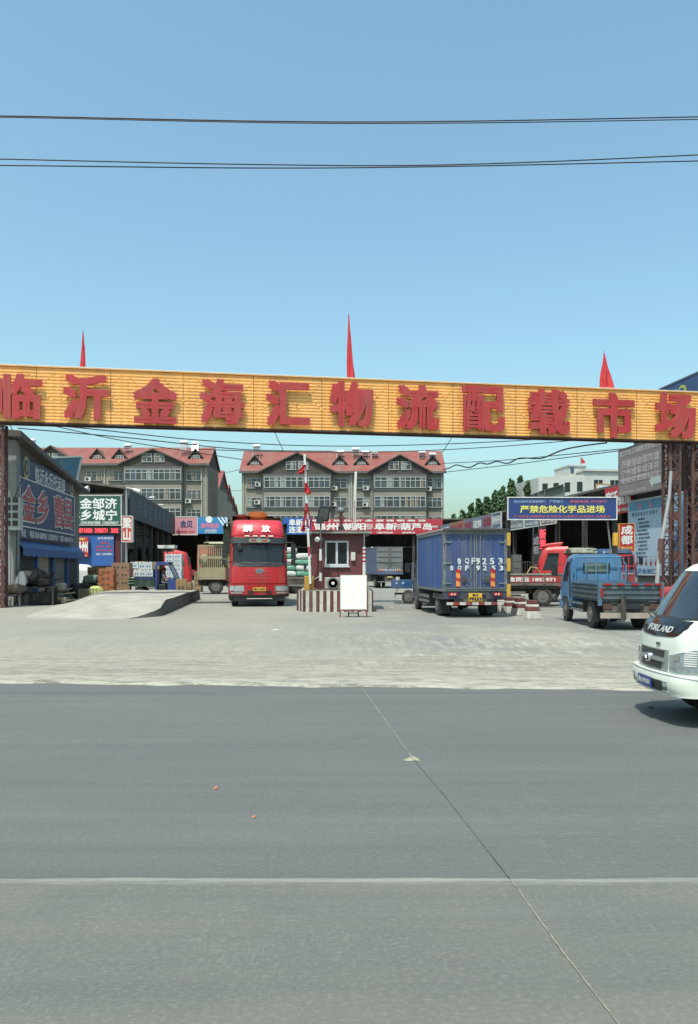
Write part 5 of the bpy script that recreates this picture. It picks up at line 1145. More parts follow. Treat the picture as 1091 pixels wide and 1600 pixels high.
# ---- parked flatbed whose dirty side shows behind the striped post
def side_flatbed(lab, loc, rz, cabm, L_=4.2, sidetext=None, gname='flatbed_truck', bed=True, hw=1.0, railm=None, ztop=2.1, cab_h=2.1):
    t = thing(gname, lab, 'truck', loc, rz)
    rm = railm or mat('dirty_flatbed_side', '#6e5f58', .75, var=.3, scale=2, dirt=.5)
    g = MB(); g.box(-hw, hw, 0, L_, .92, 1.02, rm); g.build('bed_floor', t)
    for s in (-1, 1):
        g = MB(); g.box(s*hw, s*(hw-.04), 0, L_, 1.021, 1.42, rm)
        for i in range(6): y_ = i*(L_-.06)/5; g.box(s*(hw+.03), s*(hw+.001), y_, y_+.06, 1.0, 1.44, rm)
        g.box(s*(hw+.025), s*(hw+.001), .07, L_-.07, 1.38, 1.44, mat('pale_rail', '#9c968c', .6, dirt=.4)); o = g.build('dropside', t)
        if sidetext:
            g = MB(); g.box(s*(hw+.012), s*(hw+.001), .2, L_-.2, 1.06, 1.32, mat('reflective_strip_red', '#b4322a', .5, dirt=.25)); text(g, sidetext, (s*(hw+.014), L_/2, 1.19), (0, s, 0), CU, .19, white_t, w=L_*.8, bold=.03); g.build('lettering', o)
    g = MB(); g.box(-hw+.04, hw-.04, 0, .04, 1.021, 1.40, rm); g.build('tailgate', t)
    g = MB(); g.box(-.4, .4, 0, L_+1.5, .55, .85, chass); g.box(-hw+.1, hw-.1, .3, L_-.3, .80, .915, chass)
    for s in (-1, 1): g.box(s*(hw-.1), s*(hw-.14), 1.7, 3.0, .40, .47, bfr); g.box(s*(hw-.1), s*(hw-.14), 1.7, 3.0, .60, .66, bfr)
    g.build('chassis', t)
    for s in (-1, 1): wheel(t, s*.82, .95, .42, .2, True); wheel(t, s*.82, L_+.95, .42, .2)
    light_cab(t, hw-.05, L_+1.85, cabm, 1.75, cab_h)
    return t
DA1 = 33.5; dirty = side_flatbed('dirty flatbed truck with goods and a red lettered side behind the striped post', ((878-CX)*35.6/F, 35.6, YZ), R(84), mat('dusty_blue_cab', '#3d4f6b', .5, dirt=.4), 4.4, '山东济南长途货运 1853971', 'flatbed_truck')
# ---- red-cab truck facing left behind it
redcab = mat('bright_red_cab', '#c81f26', .35, var=.08, dirt=.12)
RC = side_flatbed('red cab truck parked sideways with red side rails, behind the blue flatbed', ((988-CX)*39.5/F, 39.5, YZ), R(78), redcab, 3.0, None, 'flatbed_truck', hw=1.02, railm=mat('red_rail', '#8e2228', .6, dirt=.3), cab_h=2.75)
g = MB(); g.prism([(3.45, 2.72), (3.3, 2.98), (4.1, 2.90), (4.55, 2.70)], 'x', -.75, .75, redcab); g.build('roof_fairing', RC, bevel=.06)
g = MB()
for s in (-1, 1):
    for i in range(7): y_ = .02+i*.49; g.box(s*1.0, s*1.03, y_, y_+.04, 1.43, 2.3, redcab)
    for z_ in (1.75, 2.28): g.box(s*1.005, s*1.025, .05, 3.0, z_, z_+.05, redcab)
g.build('side_rail', RC)
# ---- dark blue truck cab behind the blue flatbed, right
DK = thing('dark_blue_truck', 'dark blue truck cab facing the yard just left of the blue notice banner', 'truck', ((961-CX)*44/F, 47, YZ), R(186))
light_cab(DK, .98, 3.2, mat('dark_blue_cab_paint', '#2d4a72', .4, var=.12, dirt=.3), 1.8, 2.75)
g = MB(); g.box(-.4, .4, -4.5, 2.9, .55, .85, chass); g.build('chassis', DK)
g = MB(); g.box(-1.1, 1.1, -4.6, 1.3, .9, 1.5, mat('dark_blue_bed', '#2a3f5c', .6, dirt=.4)); g.build('cargo_bed', DK)
for s in (-1, 1): wheel(DK, s*.85, 2.3, .42, .2); wheel(DK, s*.82, -3, .42, .2, True)
g = MB(); g.box(-.5, -.1, 3.205, 3.23, 1.32, 1.40, tailred); g.build('grille_badge', DK)
# ---- red car seen behind the bed and the white van
RCar = thing('red_car', 'red hatchback roof showing behind the blue flatbed and the white van', 'car', ((1050-CX)*31/F, 31.0, YZ), R(10))
cr = mat('faded_red_car_paint', '#c4383c', .3, var=.1, dirt=.15); Lz = 1.47+.0
Lcar = [(.25, .0, .80, .25, .1), (.35, .05, .84, .28, .1), (.75, .02, .86, .3, .12), (.95, -.25, .85, .3, .12), (1.0, -.95, .80, .25, .1), (1.40, -1.55, .66, .2, .08), (1.49, -1.8, .58, .2, .08)]
cab_shell('body', RCar, Lcar, -3.9, cr, 50)
patch('windscreen', RCar, Lcar, -3.9, 1.04, 1.37, -1.2, 1.2, glass, .01)
for s in (-1, 1): patch('side_window', RCar, Lcar, -3.9, 1.04, 1.36, s*2.1, s*2.8, glass, .01); wheel(RCar, s*.74, -.75, .3, .18); wheel(RCar, s*.74, -3.2, .3, .18)
g = MB(); g.box(-.55, .55, -3.915, -3.89, 1.0, 1.36, glass); g.build('rear_window', RCar); g = MB()
for s in (-1, 1): g.box(s*.5, s*.75, -3.93, -3.9, .72, .92, tailred)
g.build('tail_lamp', RCar)
# ================================================================= stake truck on the left
beige = mat('cream_stake_paint', '#a79e7c', .65, var=.12, scale=2, dirt=.3)
ST = thing('stake_truck', 'cream slatted stake truck parked behind the big red truck on its left', 'truck', ((309-CX)*52/F, 52, YZ), R(-79))
g = MB(); g.box(-1.1, 1.1, 0, 5.2, .95, 1.08, beige); g.build('bed_floor', ST)
for s in (-1, 1):
    o = None
    for lev, (za, zb2) in enumerate(((1.09, 1.62), (1.62, 2.35), (2.35, 3.15))):
        g = MB(); g.box(s*1.1, s*1.06, 0, 5.2, zb2-.09, zb2, beige); g.box(s*1.1, s*1.06, 0, 5.2, za, za+(.45 if lev == 0 else .09), beige)
        if lev:
            for i in range(40): y_ = .06+i*5.1/40; g.box(s*1.095, s*1.07, y_, y_+.055, za+.09, zb2-.09, beige)
        for y_ in (0, 1.7, 3.4, 5.1): g.box(s*1.13, s*1.101, y_, y_+.1, za, zb2, beige)
        g.build('stake_side', ST)
g = MB(); g.box(-1.06, 1.06, 0, .05, 1.09, 3.15, beige); g.build('rear_gate', ST)
blob('tarpaulin_roll', 'pale crumpled tarpaulin lying along the top of the stake truck', 'tarpaulin', wpos(ST, 0, 2.3, 3.1), (1.05, 2.0, .14), mat('pale_olive_tarp', '#a6a382', .85, var=.2), 9, rz=R(-79))
for r_ in range(2):
    for c_ in range(5):
        o = blob('sack', 'pale sack inside the stake truck, %s row, %s from the rear' % (('lower', 'upper')[r_], ('first', 'second', 'third', 'fourth', 'fifth')[c_]), 'sack', wpos(ST, -.5, .5+c_*.8, 1.09+r_*.75), (.5, .38, .36), mat('olive_sack_%s' % ('', 'pale')[r_], ('#8a8f5c', '#b3a988')[r_], .8, var=.2), c_+7, 'sacks inside the stake truck', rz=R(-79))
g = MB(); g.box(-.4, .4, 0, 6.8, .55, .9, chass); g.box(-1.05, -1.0, 1.9, 4.6, .4, .47, bfr); g.box(1.0, 1.05, 1.9, 4.6, .4, .47, bfr); g.box(1.0, 1.05, 1.9, 4.6, .62, .68, bfr); g.build('chassis', ST)
for s in (-1, 1): wheel(ST, s*.88, 1.15, .47, .22, True); wheel(ST, s*.88, 6.3, .45, .22)
light_cab(ST, 1.0, 7.1, mat('cream_cab', '#b8b39a', .5), 1.7, 2.3)
# ---- red semi cabs far left
def far_cab(px, D, lab, rz, zt):
    t = thing('red_truck', lab, 'truck', ((px-CX)*D/F, D, YZ), rz)
    L = [(.5, 0, 1.2, .2, .05), (1.0, .02, 1.2, .2, .05), (1.8, -.05, 1.2, .22, .06), (2.7, -.3, 1.15, .22, .06), (2.95, -.4, 1.1, .22, .06), (zt, -1.2, 1.0, .25, .06)]
    cab_shell('cab', t, L, -2.2, redcab, 40); patch('windscreen', t, L, -2.2, 1.9, 2.65, -1.35, 1.35, glass, .01)
    for s in (-1, 1): patch('side_window', t, L, -2.2, 1.85, 2.5, s*2.1, s*2.55, glass, .01); wheel(t, s*1.0, -1.1, .5, .28); wheel(t, s*1.0, -6, .5, .28, True); patch('wheel_arch', t, L, -2.2, .5, 1.15, s*2.2, s*2.75, black_p, .01)
    g = MB(); g.box(-.45, .45, -7.5, -.5, .6, .9, chass); g.build('chassis', t); g = MB(); g.box(-1.25, 1.25, -7.8, -2.4, 1.0, 1.5, mat('red_bed', '#8a2427', .6, dirt=.3)); g.build('cargo_bed', t)
    for s in (-1, 1): mirror_unit(t, s*1.45, -.2, 2.25, .6)
    return t
far_cab(300, 66, 'red truck standing sideways behind the white cartons on the left', R(-80), 3.15)
o = far_cab(350, 74, 'red truck roof fairing showing above the cream stake truck', R(-95), 3.8)
# ---- far silver box truck in the shed opening, sack truck, red canopy
FS = thing('silver_box_truck', 'distant silver grey box truck seen from behind in front of the dark shed', 'truck', ((609-CX)*66/F, 66, YZ), R(9))
sv = mat('silver_box_panel', '#84868a', .5, .3, var=.15, scale=.8, dirt=.3); w_ = 1.12; k = 66/F
g = MB(); g.box(-w_, w_, .03, 6.2, 1.15, 3.35, mat('blue_grey_box_side', '#5d6c8c', .5, .2, var=.2, dirt=.3)); g.box(-w_-.02, w_+.02, -.03, 6.25, 3.352, 3.42, sv); g.build('cargo_box', FS)
for s in (-1, 1):
    g = MB(); g.box(s*.02, s*(w_-.03), -.03, .025, 1.62, 3.34, sv); o = g.build('rear_door', FS)
    g = MB()
    for z_ in (2.1, 2.55, 3.0): g.box(s*.08, s*(w_-.1), -.036, -.031, z_-.03, z_+.03, black_p)
    g.tube([(s*.1, -.06, 1.65), (s*.1, -.06, 3.3)], .025, steel); g.build('lock_bar', o)
    g = MB(); g.box(s*.55, s*1.0, -.04, .02, 1.42, 1.52, amber); g.build('tail_lamp', FS)
    wheel(FS, s*.88, 1.5, .45, .22, True); wheel(FS, s*.88, 6.9, .45, .22)
g = MB(); g.box(-w_, w_, -.02, .1, 1.15, 1.61, mat('blue_grey_box_side', '')); text(g, '12 E W 2 E 4 2 8 3', (0, -.02, 1.52), CR, CU, .16, white_t, w=1.8, bold=.03, off=.01); g.build('rear_sill', FS)
g = MB(); g.box(-.22, .22, -.05, 0, .85, 1.0, mat('pale_yellow_plate', '#b8ad6a', .5)); g.box(-.4, .4, 0, 7, .6, .95, chass); g.box(-1, 1, -.02, .05, .5, .58, bfr); g.build('chassis', FS)
light_cab(FS, 1.0, 8.0, mat('white_cab', '#b5b8ba', .5), 1.7, 2.4)
SK = thing('sack_truck', 'flatbed truck piled with white and green sacks right of the red truck', 'truck', ((463-CX)*52/F, 52, YZ), R(4))
g = MB(); g.box(-1.0, 1.0, 0, 4.5, .95, 1.1, mat('dirty_flatbed_side', '')); g.box(-1, -.96, 0, 4.5, 1.1, 1.4, mat('dirty_flatbed_side', '')); g.box(.96, 1, 0, 4.5, 1.1, 1.4, mat('dirty_flatbed_side', '')); g.build('cargo_bed', SK)
g = MB(); g.box(-.4, .4, 0, 5.6, .55, .9, chass); g.box(-.95, .95, -.03, .04, .5, .6, bfr); g.box(-.9, .9, .02, .08, .6, .94, chass); g.build('chassis', SK)
for s in (-1, 1): wheel(SK, s*.85, 1.1, .45, .22, True); wheel(SK, s*.85, 5.3, .45, .22)
light_cab(SK, .98, 6.2, mat('red_cab_far', '#a8343a', .5), 1.6, 2.5)
sackc = [mat('white_sack', '#c9ccc8', .7, var=.1, bump=.3), mat('green_print_sack', '#5f9c84', .7, var=.3, scale=4)]
rowsn = ['bottom', 'second', 'third', 'fourth', 'top']
for r_ in range(5):
    for c_ in range(2 if r_ < 4 else 1):
        g_ = (r_+c_) % 2; blob('sack', '%s sack in the %s layer on the sack truck, %s side' % (('white', 'green printed')[g_], rowsn[r_], ('left', 'right')[c_]), 'sack', wpos(SK, -.48+c_*.96, .45, 1.1+r_*.38), (.52, .42, .2), sackc[g_], r_*3+c_, 'sacks stacked on the sack truck', R(4), 2.2, .06)
# ================================================================= white van at the right edge
VX, VY = 3.82, 10.13; VH = .775
VN = thing('white_truck', 'white light truck entering from the right edge with a black bonnet panel and dark windscreen', 'truck', (VX, VY, 0), R(89.5))
vw = mat('pale_green_white_paint', '#d2d8cc', .25, var=.05, scale=1, dirt=.08, tone=.9); vk = mat('gloss_black_panel', (.012, .012, .014), .12)
vg = mat('windscreen_glass', (.03, .04, .055), .05, var=.5, scale=1.6, spec=.7); vgrey = mat('silver_grille', '#a4aaa6', .3, .4, var=.05)
Lv = [(.40, -.02, VH, .21, .055), (.46, .02, VH, .21, .055), (.58, .02, VH, .21, .055), (.62, -.01, VH, .21, .055), (.80, -.02, VH, .21, .055), (.95, -.03, VH, .21, .055), (1.06, -.05, VH, .21, .055), (1.14, -.08, VH, .21, .055), (1.21, -.13, VH, .21, .055), (1.27, -.20, VH-.005, .21, .055),
      (1.40, -.28, VH-.03, .21, .055), (1.60, -.41, VH-.065, .21, .055), (1.78, -.52, VH-.095, .21, .055), (1.87, -.58, VH-.115, .21, .055), (1.94, -.68, VH-.15, .20, .055), (1.985, -.86, VH-.2, .22, .055), (2.0, -1.1, VH-.26, .2, .055)]
cab_shell('cab', VN, Lv, -2.1, vw, 60)
patch('windscreen', VN, Lv, -2.1, lambda s: 1.265+.02*abs(s), 1.84, -1.62, 1.62, vg, .008, 30, 8)
patch('windscreen_seal', VN, Lv, -2.1, lambda s: 1.245+.02*abs(s), 1.855, -1.66, 1.66, black_p, .004, 30, 8)
patch('bonnet_panel', VN, Lv, -2.1, lambda s: 1.045+.02*abs(s)+.30*max(0, abs(s)-.85)**1.5, 1.255, -1.35, 1.35, vk, .007, 30, 6)
g = MB(); sil_l = mat('silver_letter', '#cfd2d2', .3, .3)
for i, cc in enumerate('FORLAND'):
    s_ = .34-i*.175; p = cabP(Lv, -2.1, 1.14, s_); q_ = cabP(Lv, -2.1, 1.14, s_-.02); up_ = (cabP(Lv, -2.1, 1.17, s_)-cabP(Lv, -2.1, 1.11, s_)).normalized()
    text(g, cc, p, (q_-p).normalized(), up_, .078, sil_l, w=.085, bold=.035, off=.014, shear=.15)
g.build('lettering', VN)
pg_ = patch('grille_frame', VN, Lv, -2.1, .635, .90, -.78, .78, vgrey, .02, 20, 4)
patch('grille_opening', VN, Lv, -2.1, .805, .885, -.66, .66, black_p, .026, 16, 2); patch('grille_opening', VN, Lv, -2.1, .66, .745, -.56, .56, black_p, .026, 16, 2)
patch('grille_bar', VN, Lv, -2.1, .755, .79, -.70, .70, vgrey, .045, 16, 2)
g = MB(); g.lathe([(.066, .0), (.060, .045), (.05, .055)], (0, 0, .775), 'y', chrome, 24); g.lathe([(.036, .061), (.034, .066)], (0, 0, .775), 'y', mat('emblem_grey', '#5c6266', .3, .6), 16); g.prism([(-.03, .76), (.03, .76), (0, .80)], 'y', .066, .07, chrome); g.build('badge', VN)
g = MB(); g.box(-.22, -.12, -.05, -.022, .945, .975, mat('small_mark', '#5f6660', .5)); g.build('model_mark', VN)
patch('bumper', VN, Lv, -2.1, .37, .60, -2.35, 2.35, vw, .055, 40, 6, 50)
patch('bumper_lip', VN, Lv, -2.1, .585, .605, -2.3, 2.3, white_p, .062, 40, 2, 50)
patch('bumper_opening', VN, Lv, -2.1, .435, .535, -.82, .35, black_p, .060, 16, 2)
g = MB(); g.box(-.24, .20, .075, .09, .42, .545, mat('blue_number_plate', '#27408c', .4)); o = g.build('number_plate', VN); g = MB(); text(g, '鲁Q·F5253', (-.02, .09, .485), (-1, 0, 0), CU, .07, white_t, w=.38, bold=.03, off=.003); g.build('lettering', o)
for s in (-1, 1):
    o = patch('headlight', VN, Lv, -2.1, lambda s_: .66+.05*max(0, 1.1-abs(s_)), lambda s_: .84+.09*min(1, max(0, abs(s_)-.8)), s*.84, s*1.98, mat('smoked_lens', '#98a4a8', .05, .2, var=.4, scale=12), .014, 14, 5)
    patch('reflector_bowl', o, Lv, -2.1, .70, .775, s*.92, s*1.10, chrome, .019, 5, 3); patch('reflector_bowl', o, Lv, -2.1, .79, .855, s*1.02, s*1.35, chrome, .019, 5, 3)
    for q_ in range(7): patch('lens_rib', o, Lv, -2.1, .74+q_*.026, .752+q_*.026, s*1.50, s*1.9, white_t, .018, 4, 1)
    patch('fog_recess', VN, Lv, -2.1, .455, .53, s*.84, s*1.0, mat('grey_recess', '#6c7470', .5), .059, 5, 2); g_ = patch('fog_lamp', VN, Lv, -2.1, .47, .515, s*.87, s*.97, lampg, .064, 4, 2); patch('recess_lip', VN, Lv, -2.1, .44, .453, s*.80, s*1.04, white_p, .063, 5, 1)
    patch('door', VN, Lv, -2.1, .52, 1.78, s*2.14, s*2.85, vw, .006, 6, 8); patch('side_window', VN, Lv, -2.1, 1.24, 1.72, s*2.2, s*2.75, vg, .012, 6, 4)
    patch('door_gap', VN, Lv, -2.1, .42, 1.22, s*2.105, s*2.125, black_p, .003, 2, 6)
    patch('side_skirt', VN, Lv, -2.1, .40, .50, s*2.14, s*2.9, mat('grey_skirt', '#83908c', .5), .01, 6, 2)
    wheel(VN, s*.70, -.95, .34, .19)
    if s > 0: continue
    g = MB(); g.box(s*1.0-.07, s*1.0+.07, -.42, -.34, 1.28, 1.52, black_p); g.tube([(s*.80, -.36, 1.22), (s*.93, -.30, 1.23), (s*1.0, -.38, 1.30)], .012, black_p); g.build('mirror', VN, bevel=.03)
g = MB(); g.add([(-.62, -.36, 1.29), (-.30, -.30, 1.285), (-.30, -.38, 1.38), (-.58, -.45, 1.385)], [(0, 1, 2, 3)], mat('pale_blue_card', '#9fc0cf', .5)); g.build('dashboard_card', VN)
for x_ in (-.55, -.02, .42): g = MB(); g.tube([(x_, -.19, 1.235), (x_+.12, -.20, 1.262), (x_+.42, -.27, 1.30)], .008, black_p); g.build('wiper', VN)
g = MB(); g.box(-.35, .35, -6, -.4, .42, .62, chass); g.box(-.75, .75, -1.6, -.25, .36, .45, chass); g.build('chassis', VN)
for s in (-1, 1): wheel(VN, s*.66, -3.9, .34, .18, True)
g = MB(); g.box(-.9, .9, -5.6, -2.25, .78, 1.3, vw); g.build('cargo_bed', VN)
# interior seen through the glass: seat and steering wheel are hidden by dark glass
# ---------------------------------------------------------------- gatehouse island
isl_w = mat('worn_white_stripe', '#c9c4ba', .75, var=.2, scale=4, dirt=.4); isl_r = mat('worn_maroon_stripe', '#5d2c30', .75, var=.2, scale=4, dirt=.3)
D0 = 30.8; k = D0/F
IS = thing('traffic_island', 'low traffic island with vertical maroon and white stripes under the gatehouse', 'traffic island', ((523-CX)*k, D0, YZ))
X = lambda p, D=D0: (p-523)*D/F+((523-CX)*(D-D0)/F)
hI = .80; xa, xb = X(478), X(581); ye = 3.4
outl = [(xa, 0), (xb, 0), (xb, ye), (xa-.33, ye), (xa-.33, .9)]
g = MB(); g.prism([(p[0]*.985, p[1]*.99+.02) for p in outl], 'z', 0, hI-.005, concrete); g.prism([(p[0]*.97, p[1]*.97+.05) for p in outl], 'z', hI-.004, hI+.03, concrete); g.build('kerb_block', IS)
def stripes(a, b, n, start=0):
    a = Vector((*a, 0)); b = Vector((*b, 0)); g = MB()
    for i in range(n):
        p = a+(b-a)*i/n; q = a+(b-a)*(i+1)/n; g.bar(p+Vector((0, 0, hI/2)), q+Vector((0, 0, hI/2)), .05+.01*((i+start) % 2), hI+(.01 if (i+start) % 2 else 0), (isl_w, isl_r)[(i+start) % 2])
    g.build('striped_face', IS)
stripes((xa, -.03), (xb, -.03), 19); stripes((xa-.36, .9), (xa-.03, -.03), 5, 1); stripes((xb+.03, 0), (xb+.03, ye), 16, 1); stripes((xa-.38, ye), (xa-.38, .9), 12)
# gatehouse
BH = thing('gatehouse', 'small maroon gatehouse with a white sliding window and flat roof', 'building', ((527-CX)*31.8/F, 31.8, YZ+hI+.03), R(0))
D1 = 31.8; X = lambda p: (p-527)*D1/F
z = lambda py: zz(py, D1)-hI-.03
maroon = mat('maroon_cladding', '#6b2b30', .6, var=.10, scale=1, dirt=.15)
w0, w1, h_ = X(487), X(567.5), z(834)
g = MB(); wx0, wx1, wz0, wz1 = X(508), X(545), z(884), z(845)
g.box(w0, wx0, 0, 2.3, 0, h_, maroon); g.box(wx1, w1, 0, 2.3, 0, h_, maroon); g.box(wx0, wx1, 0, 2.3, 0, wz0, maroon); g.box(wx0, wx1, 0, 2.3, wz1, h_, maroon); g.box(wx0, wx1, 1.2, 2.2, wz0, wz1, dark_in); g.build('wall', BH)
g = MB(); g.box(w0-.15, w1+.28, -.36, 2.6, h_+.002, h_+.07, mat('pale_roof_edge', '#8c8c88', .6, .2, dirt=.3)); g.box(w0-.13, w1+.26, -.34, 2.58, h_+.071, h_+.13, mat('maroon_roof_trim', '#7a4448', .6, dirt=.3)); g.build('roof', BH)
fw = mat('white_pvc_frame', '#c8ccd0', .4, var=.05)
g = MB(); e = .07
for b in ((wx0, wx1, wz1-e, wz1), (wx0, wx1, wz0, wz0+e), (wx0, wx0+e, wz0+e, wz1-e), (wx1-e, wx1, wz0+e, wz1-e), ((wx0+wx1)/2-.045, (wx0+wx1)/2+.045, wz0+e, wz1-e)): g.box(b[0], b[1], -.05, .06, b[2], b[3], fw)
wf = g.build('window', BH, bevel=.008); g = MB(); g.box(wx0+e, wx1-e, .0, .02, wz0+e, wz1-e, glass); g.build('pane', wf); g = MB(); g.box(wx0-.04, wx1+.04, -.09, -.003, wz0-.06, wz0-.003, fw); g.build('sill', wf)
g = MB(); g.box(X(548.5), X(555.5), -.10, -.002, z(876), z(863), mat('cream_box', '#cfcabf', .6)); g.build('letter_box', BH, bevel=.01)
g = MB(); g.tube([(X(527), -.03, wz0-.08), (X(529), -.02, z(892)), (X(528), -.02, z(902))], .012, black_p); g.build('wire', BH)
# AC unit
AC = thing('air_conditioner_unit', 'cream outdoor air conditioner unit with round fan grille below the gatehouse window', 'air conditioner', (BH.location.x+X(521), D1-.38, YZ+hI+.03))
aw, ah = 27*k/2*1.0, z(902)
g = MB(); g.box(-aw, aw, 0, .32, .04, ah, mat('cream_case', '#b5b2a6', .5, var=.08, dirt=.25)); g.build('case', AC, bevel=.02)
g = MB(); cz = ah*.53; fx = aw*.08-.03; g.lathe([(.235, -.035), (.235, -.002)], (fx, 0, cz), 'y', black_p, 28)
AC_f = g.build('fan_recess', AC); g = MB()
for r_ in (.22, .18, .14, .10): g.lathe([(r_, -.05), (r_+.008, -.042), (r_, -.036)], (fx, 0, cz), 'y', mat('fan_grille_grey', '#6c6e68', .5), 28)
g.lathe([(.065, -.065), (.05, -.07)], (fx, 0, cz), 'y', white_p, 16); g.build('fan_grille', AC)
g = MB(); g.box(-aw+.1, -aw+.16, .02, .3, -.0, .04, steel); g.box(aw-.16, aw-.1, .02, .3, -.0, .04, steel); g.build('foot', AC)
# barrier machine with raised arm
BM = thing('barrier_gate', 'yellow barrier machine with its red and white arm raised and red rags tied on', 'barrier', ((482.5-CX)*30.9/F, 31.15, YZ+hI+.03))
D2 = 31.0; z2 = lambda py: zz(py, D2)-hI-.03; k2 = D2/F
yc = mat('yellow_machine_paint', '#b98a1e', .5, var=.1, dirt=.25)
g = MB(); g.box(-7*k2, 7.5*k2, -.15, .22, 0, z2(900), yc); g.build('cabinet', BM, bevel=.02)
g = MB(); g.box(1*k2, 5*k2, -.24, -.152, z2(923), z2(903), mat('arm_hub_dark', '#5a4a28', .5)); g.build('arm_hub', BM, bevel=.01)
pa = Vector((2.5*k2, -.22, z2(912))); pb = Vector((-6.5*k2, -.22, z2(710)))
g = MB(); n_ = 14
for i in range(n_):
    a = pa+(pb-pa)*i/n_; b = pa+(pb-pa)*(i+1)/n_
    g.bar(a, b, .085, .05, white_p if i % 3 else mat('arm_red', '#a8323a', .5) if i in (3, 6) else white_p)
arm = g.build('arm', BM)
def rag(name, u, ln, w, m, seed, parent, drift=0):
    rn = random.Random(seed); c = pa+(pb-pa)*u; g = MB()
    for s in range(3):
        vs = []; n1 = 8; ang = rn.uniform(-.25, .25)+drift
        for j in range(n1):
            f_ = j/(n1-1); ww = w*(.35+.9*f_*(1-.25*f_)); xo = c.x+math.sin(ang)*ln*f_+.03*math.sin(f_*7+s*2)
            for i in range(4): vs.append((xo+(i/3-.5)*ww, c.y-.06-.03*s+.04*math.sin(i*2+j+s), c.z-ln*f_*math.cos(ang)*(1-.07*((i+s) % 2))))
        g.add(vs, [(j*4+i, j*4+i+1, j*4+i+5, j*4+i+4) for j in range(n1-1) for i in range(3)], m)
    return g.build(name, parent, smooth=60)
rag('rag', .915, 16*k2, .19, flagm, 3, arm, -.45); rag('rag', .775, 18*k2, .17, flagm, 5, arm, 0.1); rag('rag', .62, 46*k2, .105, flagm, 8, arm, .03)
SA = thing('barrier_gate', 'second raised white barrier arm standing behind the gatehouse roof', 'barrier', ((552-CX)*34.4/F, 34.4, YZ))
D3 = 34.4; g = MB(); g.box(-.2, .2, -.15, .15, 0, 1.9, yc); g.build('cabinet', SA, bevel=.02); g = MB(); g.bar((-1*D3/F, -.2, 1.5), (4*D3/F, -.2, zz(738, D3)), .10, .05, white_p); o = g.build('arm', SA)
g = MB(); g.bar((0.6*D3/F, -.24, zz(822, D3)), (2.4*D3/F, -.24, zz(782, D3)), .03, .012, mat('faint_red_mark', '#b0747a', .6)); g.build('mark', o)
# poles and lamps
FP = thing('floodlight_pole', 'thin pole carrying a big black floodlight left of the gatehouse window', 'light pole', ((501-CX)*31.1/F, 31.25, YZ+hI+.03)); kk = 31.2/F; zq = lambda py: zz(py, 31.2)-hI-.03
g = MB(); g.tube([(0, 0, 0), (0, 0, zq(812))], .035, mat('pole_grey_brown', '#6e605e', .5, dirt=.3), 8); g.tube([(-.02, 0, 0), (-.01, -.02, zq(870))], .05, mat('maroon_pipe', '#5b2f33', .6), 8); g.build('pole', FP)
for (a, b) in ((876, 858), (908, 895)): g = MB(); g.tube([(0, -.03, zq(a)), (0, -.03, zq(b))], .058, white_p, 8); g.build('white_band', FP)
g = MB(); cxx, czz = 5*kk, zq(803); a = R(12)
ux = Vector((math.cos(a), 0, math.sin(a)*-.35)); uz = Vector((.22, -.25, 1)).normalized(); un = ux.cross(uz)
c = Vector((cxx, -.1, czz)); hx_, hz_ = 9.5*kk, 12*kk
vs = [c+ux*i*hx_+uz*j*hz_+un*n_ for n_ in (0, -.16) for j in (-1, 1) for i in (-1, 1)]
g.add(vs, [(0, 1, 3, 2), (4, 6, 7, 5), (0, 4, 5, 1), (2, 3, 7, 6), (0, 2, 6, 4), (1, 5, 7, 3)], black_p); hd = g.build('floodlight', FP, bevel=.03)
g = MB(); vs = [c+ux*i*hx_*.75+uz*j*hz_*.75+un*.012 for j in (-1, 1) for i in (-1, 1)]; g.add(vs, [(0, 1, 3, 2)], mat('floodlight_glass', (.10, .11, .11), .15)); g.build('lens', hd)
g = MB(); g.box(-7*kk, 4*kk, -.1, .1, zq(818), zq(808), black_p); g.tube([(0, 0, zq(818)), (3*kk, -.05, zq(806))], .04, black_p); g.build('bracket', FP)
g = MB(); g.lathe([(.02, -.2), (.09, -.17), (.11, -.05), (.07, .05)], (-5*kk, 0, zq(843)), 'y', white_p, 12); g.tube([(-5*kk, 0, zq(843)), (3*kk, 0, zq(842))], .03, steel); g.box(1*kk, 5*kk, -.1, .06, zq(846), zq(840), black_p); g.build('camera', FP, smooth=40)
g = MB(); g.tube([(-.02, -.03, zq(900)), (-.25, -.05, zq(905)), (-.3, -.05, zq(918)), (-.1, -.05, zq(925))], .012, white_p); g.build('wire', FP)
GP = thing('camera_pole', 'short dark post with a domed camera on the gatehouse roof', 'lamp', ((533-CX)*32.6/F, 32.6, YZ+hI+.03+h_+.13));  # camera dome on a post, gives no light
g = MB(); g.box(-.12, .12, -.12, .12, 0, .2, black_p); g.tube([(0, 0, .2), (0, 0, .72)], .06, mat('dark_red_bracket', '#5c3236', .6), 8); g.box(-.14, .14, -.08, .08, .5, .62, mat('dark_red_bracket', '')); g.build('post', GP)
g = MB(); g.lathe([(.03, -.15), (.13, -.09), (.16, 0), (.13, .09), (.03, .15)], (0, 0, .85), 'z', mat('dome_glass', '#75807e', .08, .2, var=.5, scale=9), 18); g.build('dome', GP, smooth=60)
g = MB(); g.tube([(-.19, 0, .75), (-.2, 0, .98), (-.1, 0, 1.08)], .02, steel); g.tube([(.19, 0, .75), (.2, 0, .98), (.1, 0, 1.08)], .02, steel); g.build('cage', GP)
RP = thing('striped_pole', 'slim pole with a red and white banded sleeve at the right of the gatehouse', 'pole', ((569.5-CX)*31.2/F, 31.3, YZ+hI+.03))
g = MB(); g.tube([(0, 0, 0), (0, 0, zq(836))], .03, steel, 8); g.build('shaft', RP)
g = MB()
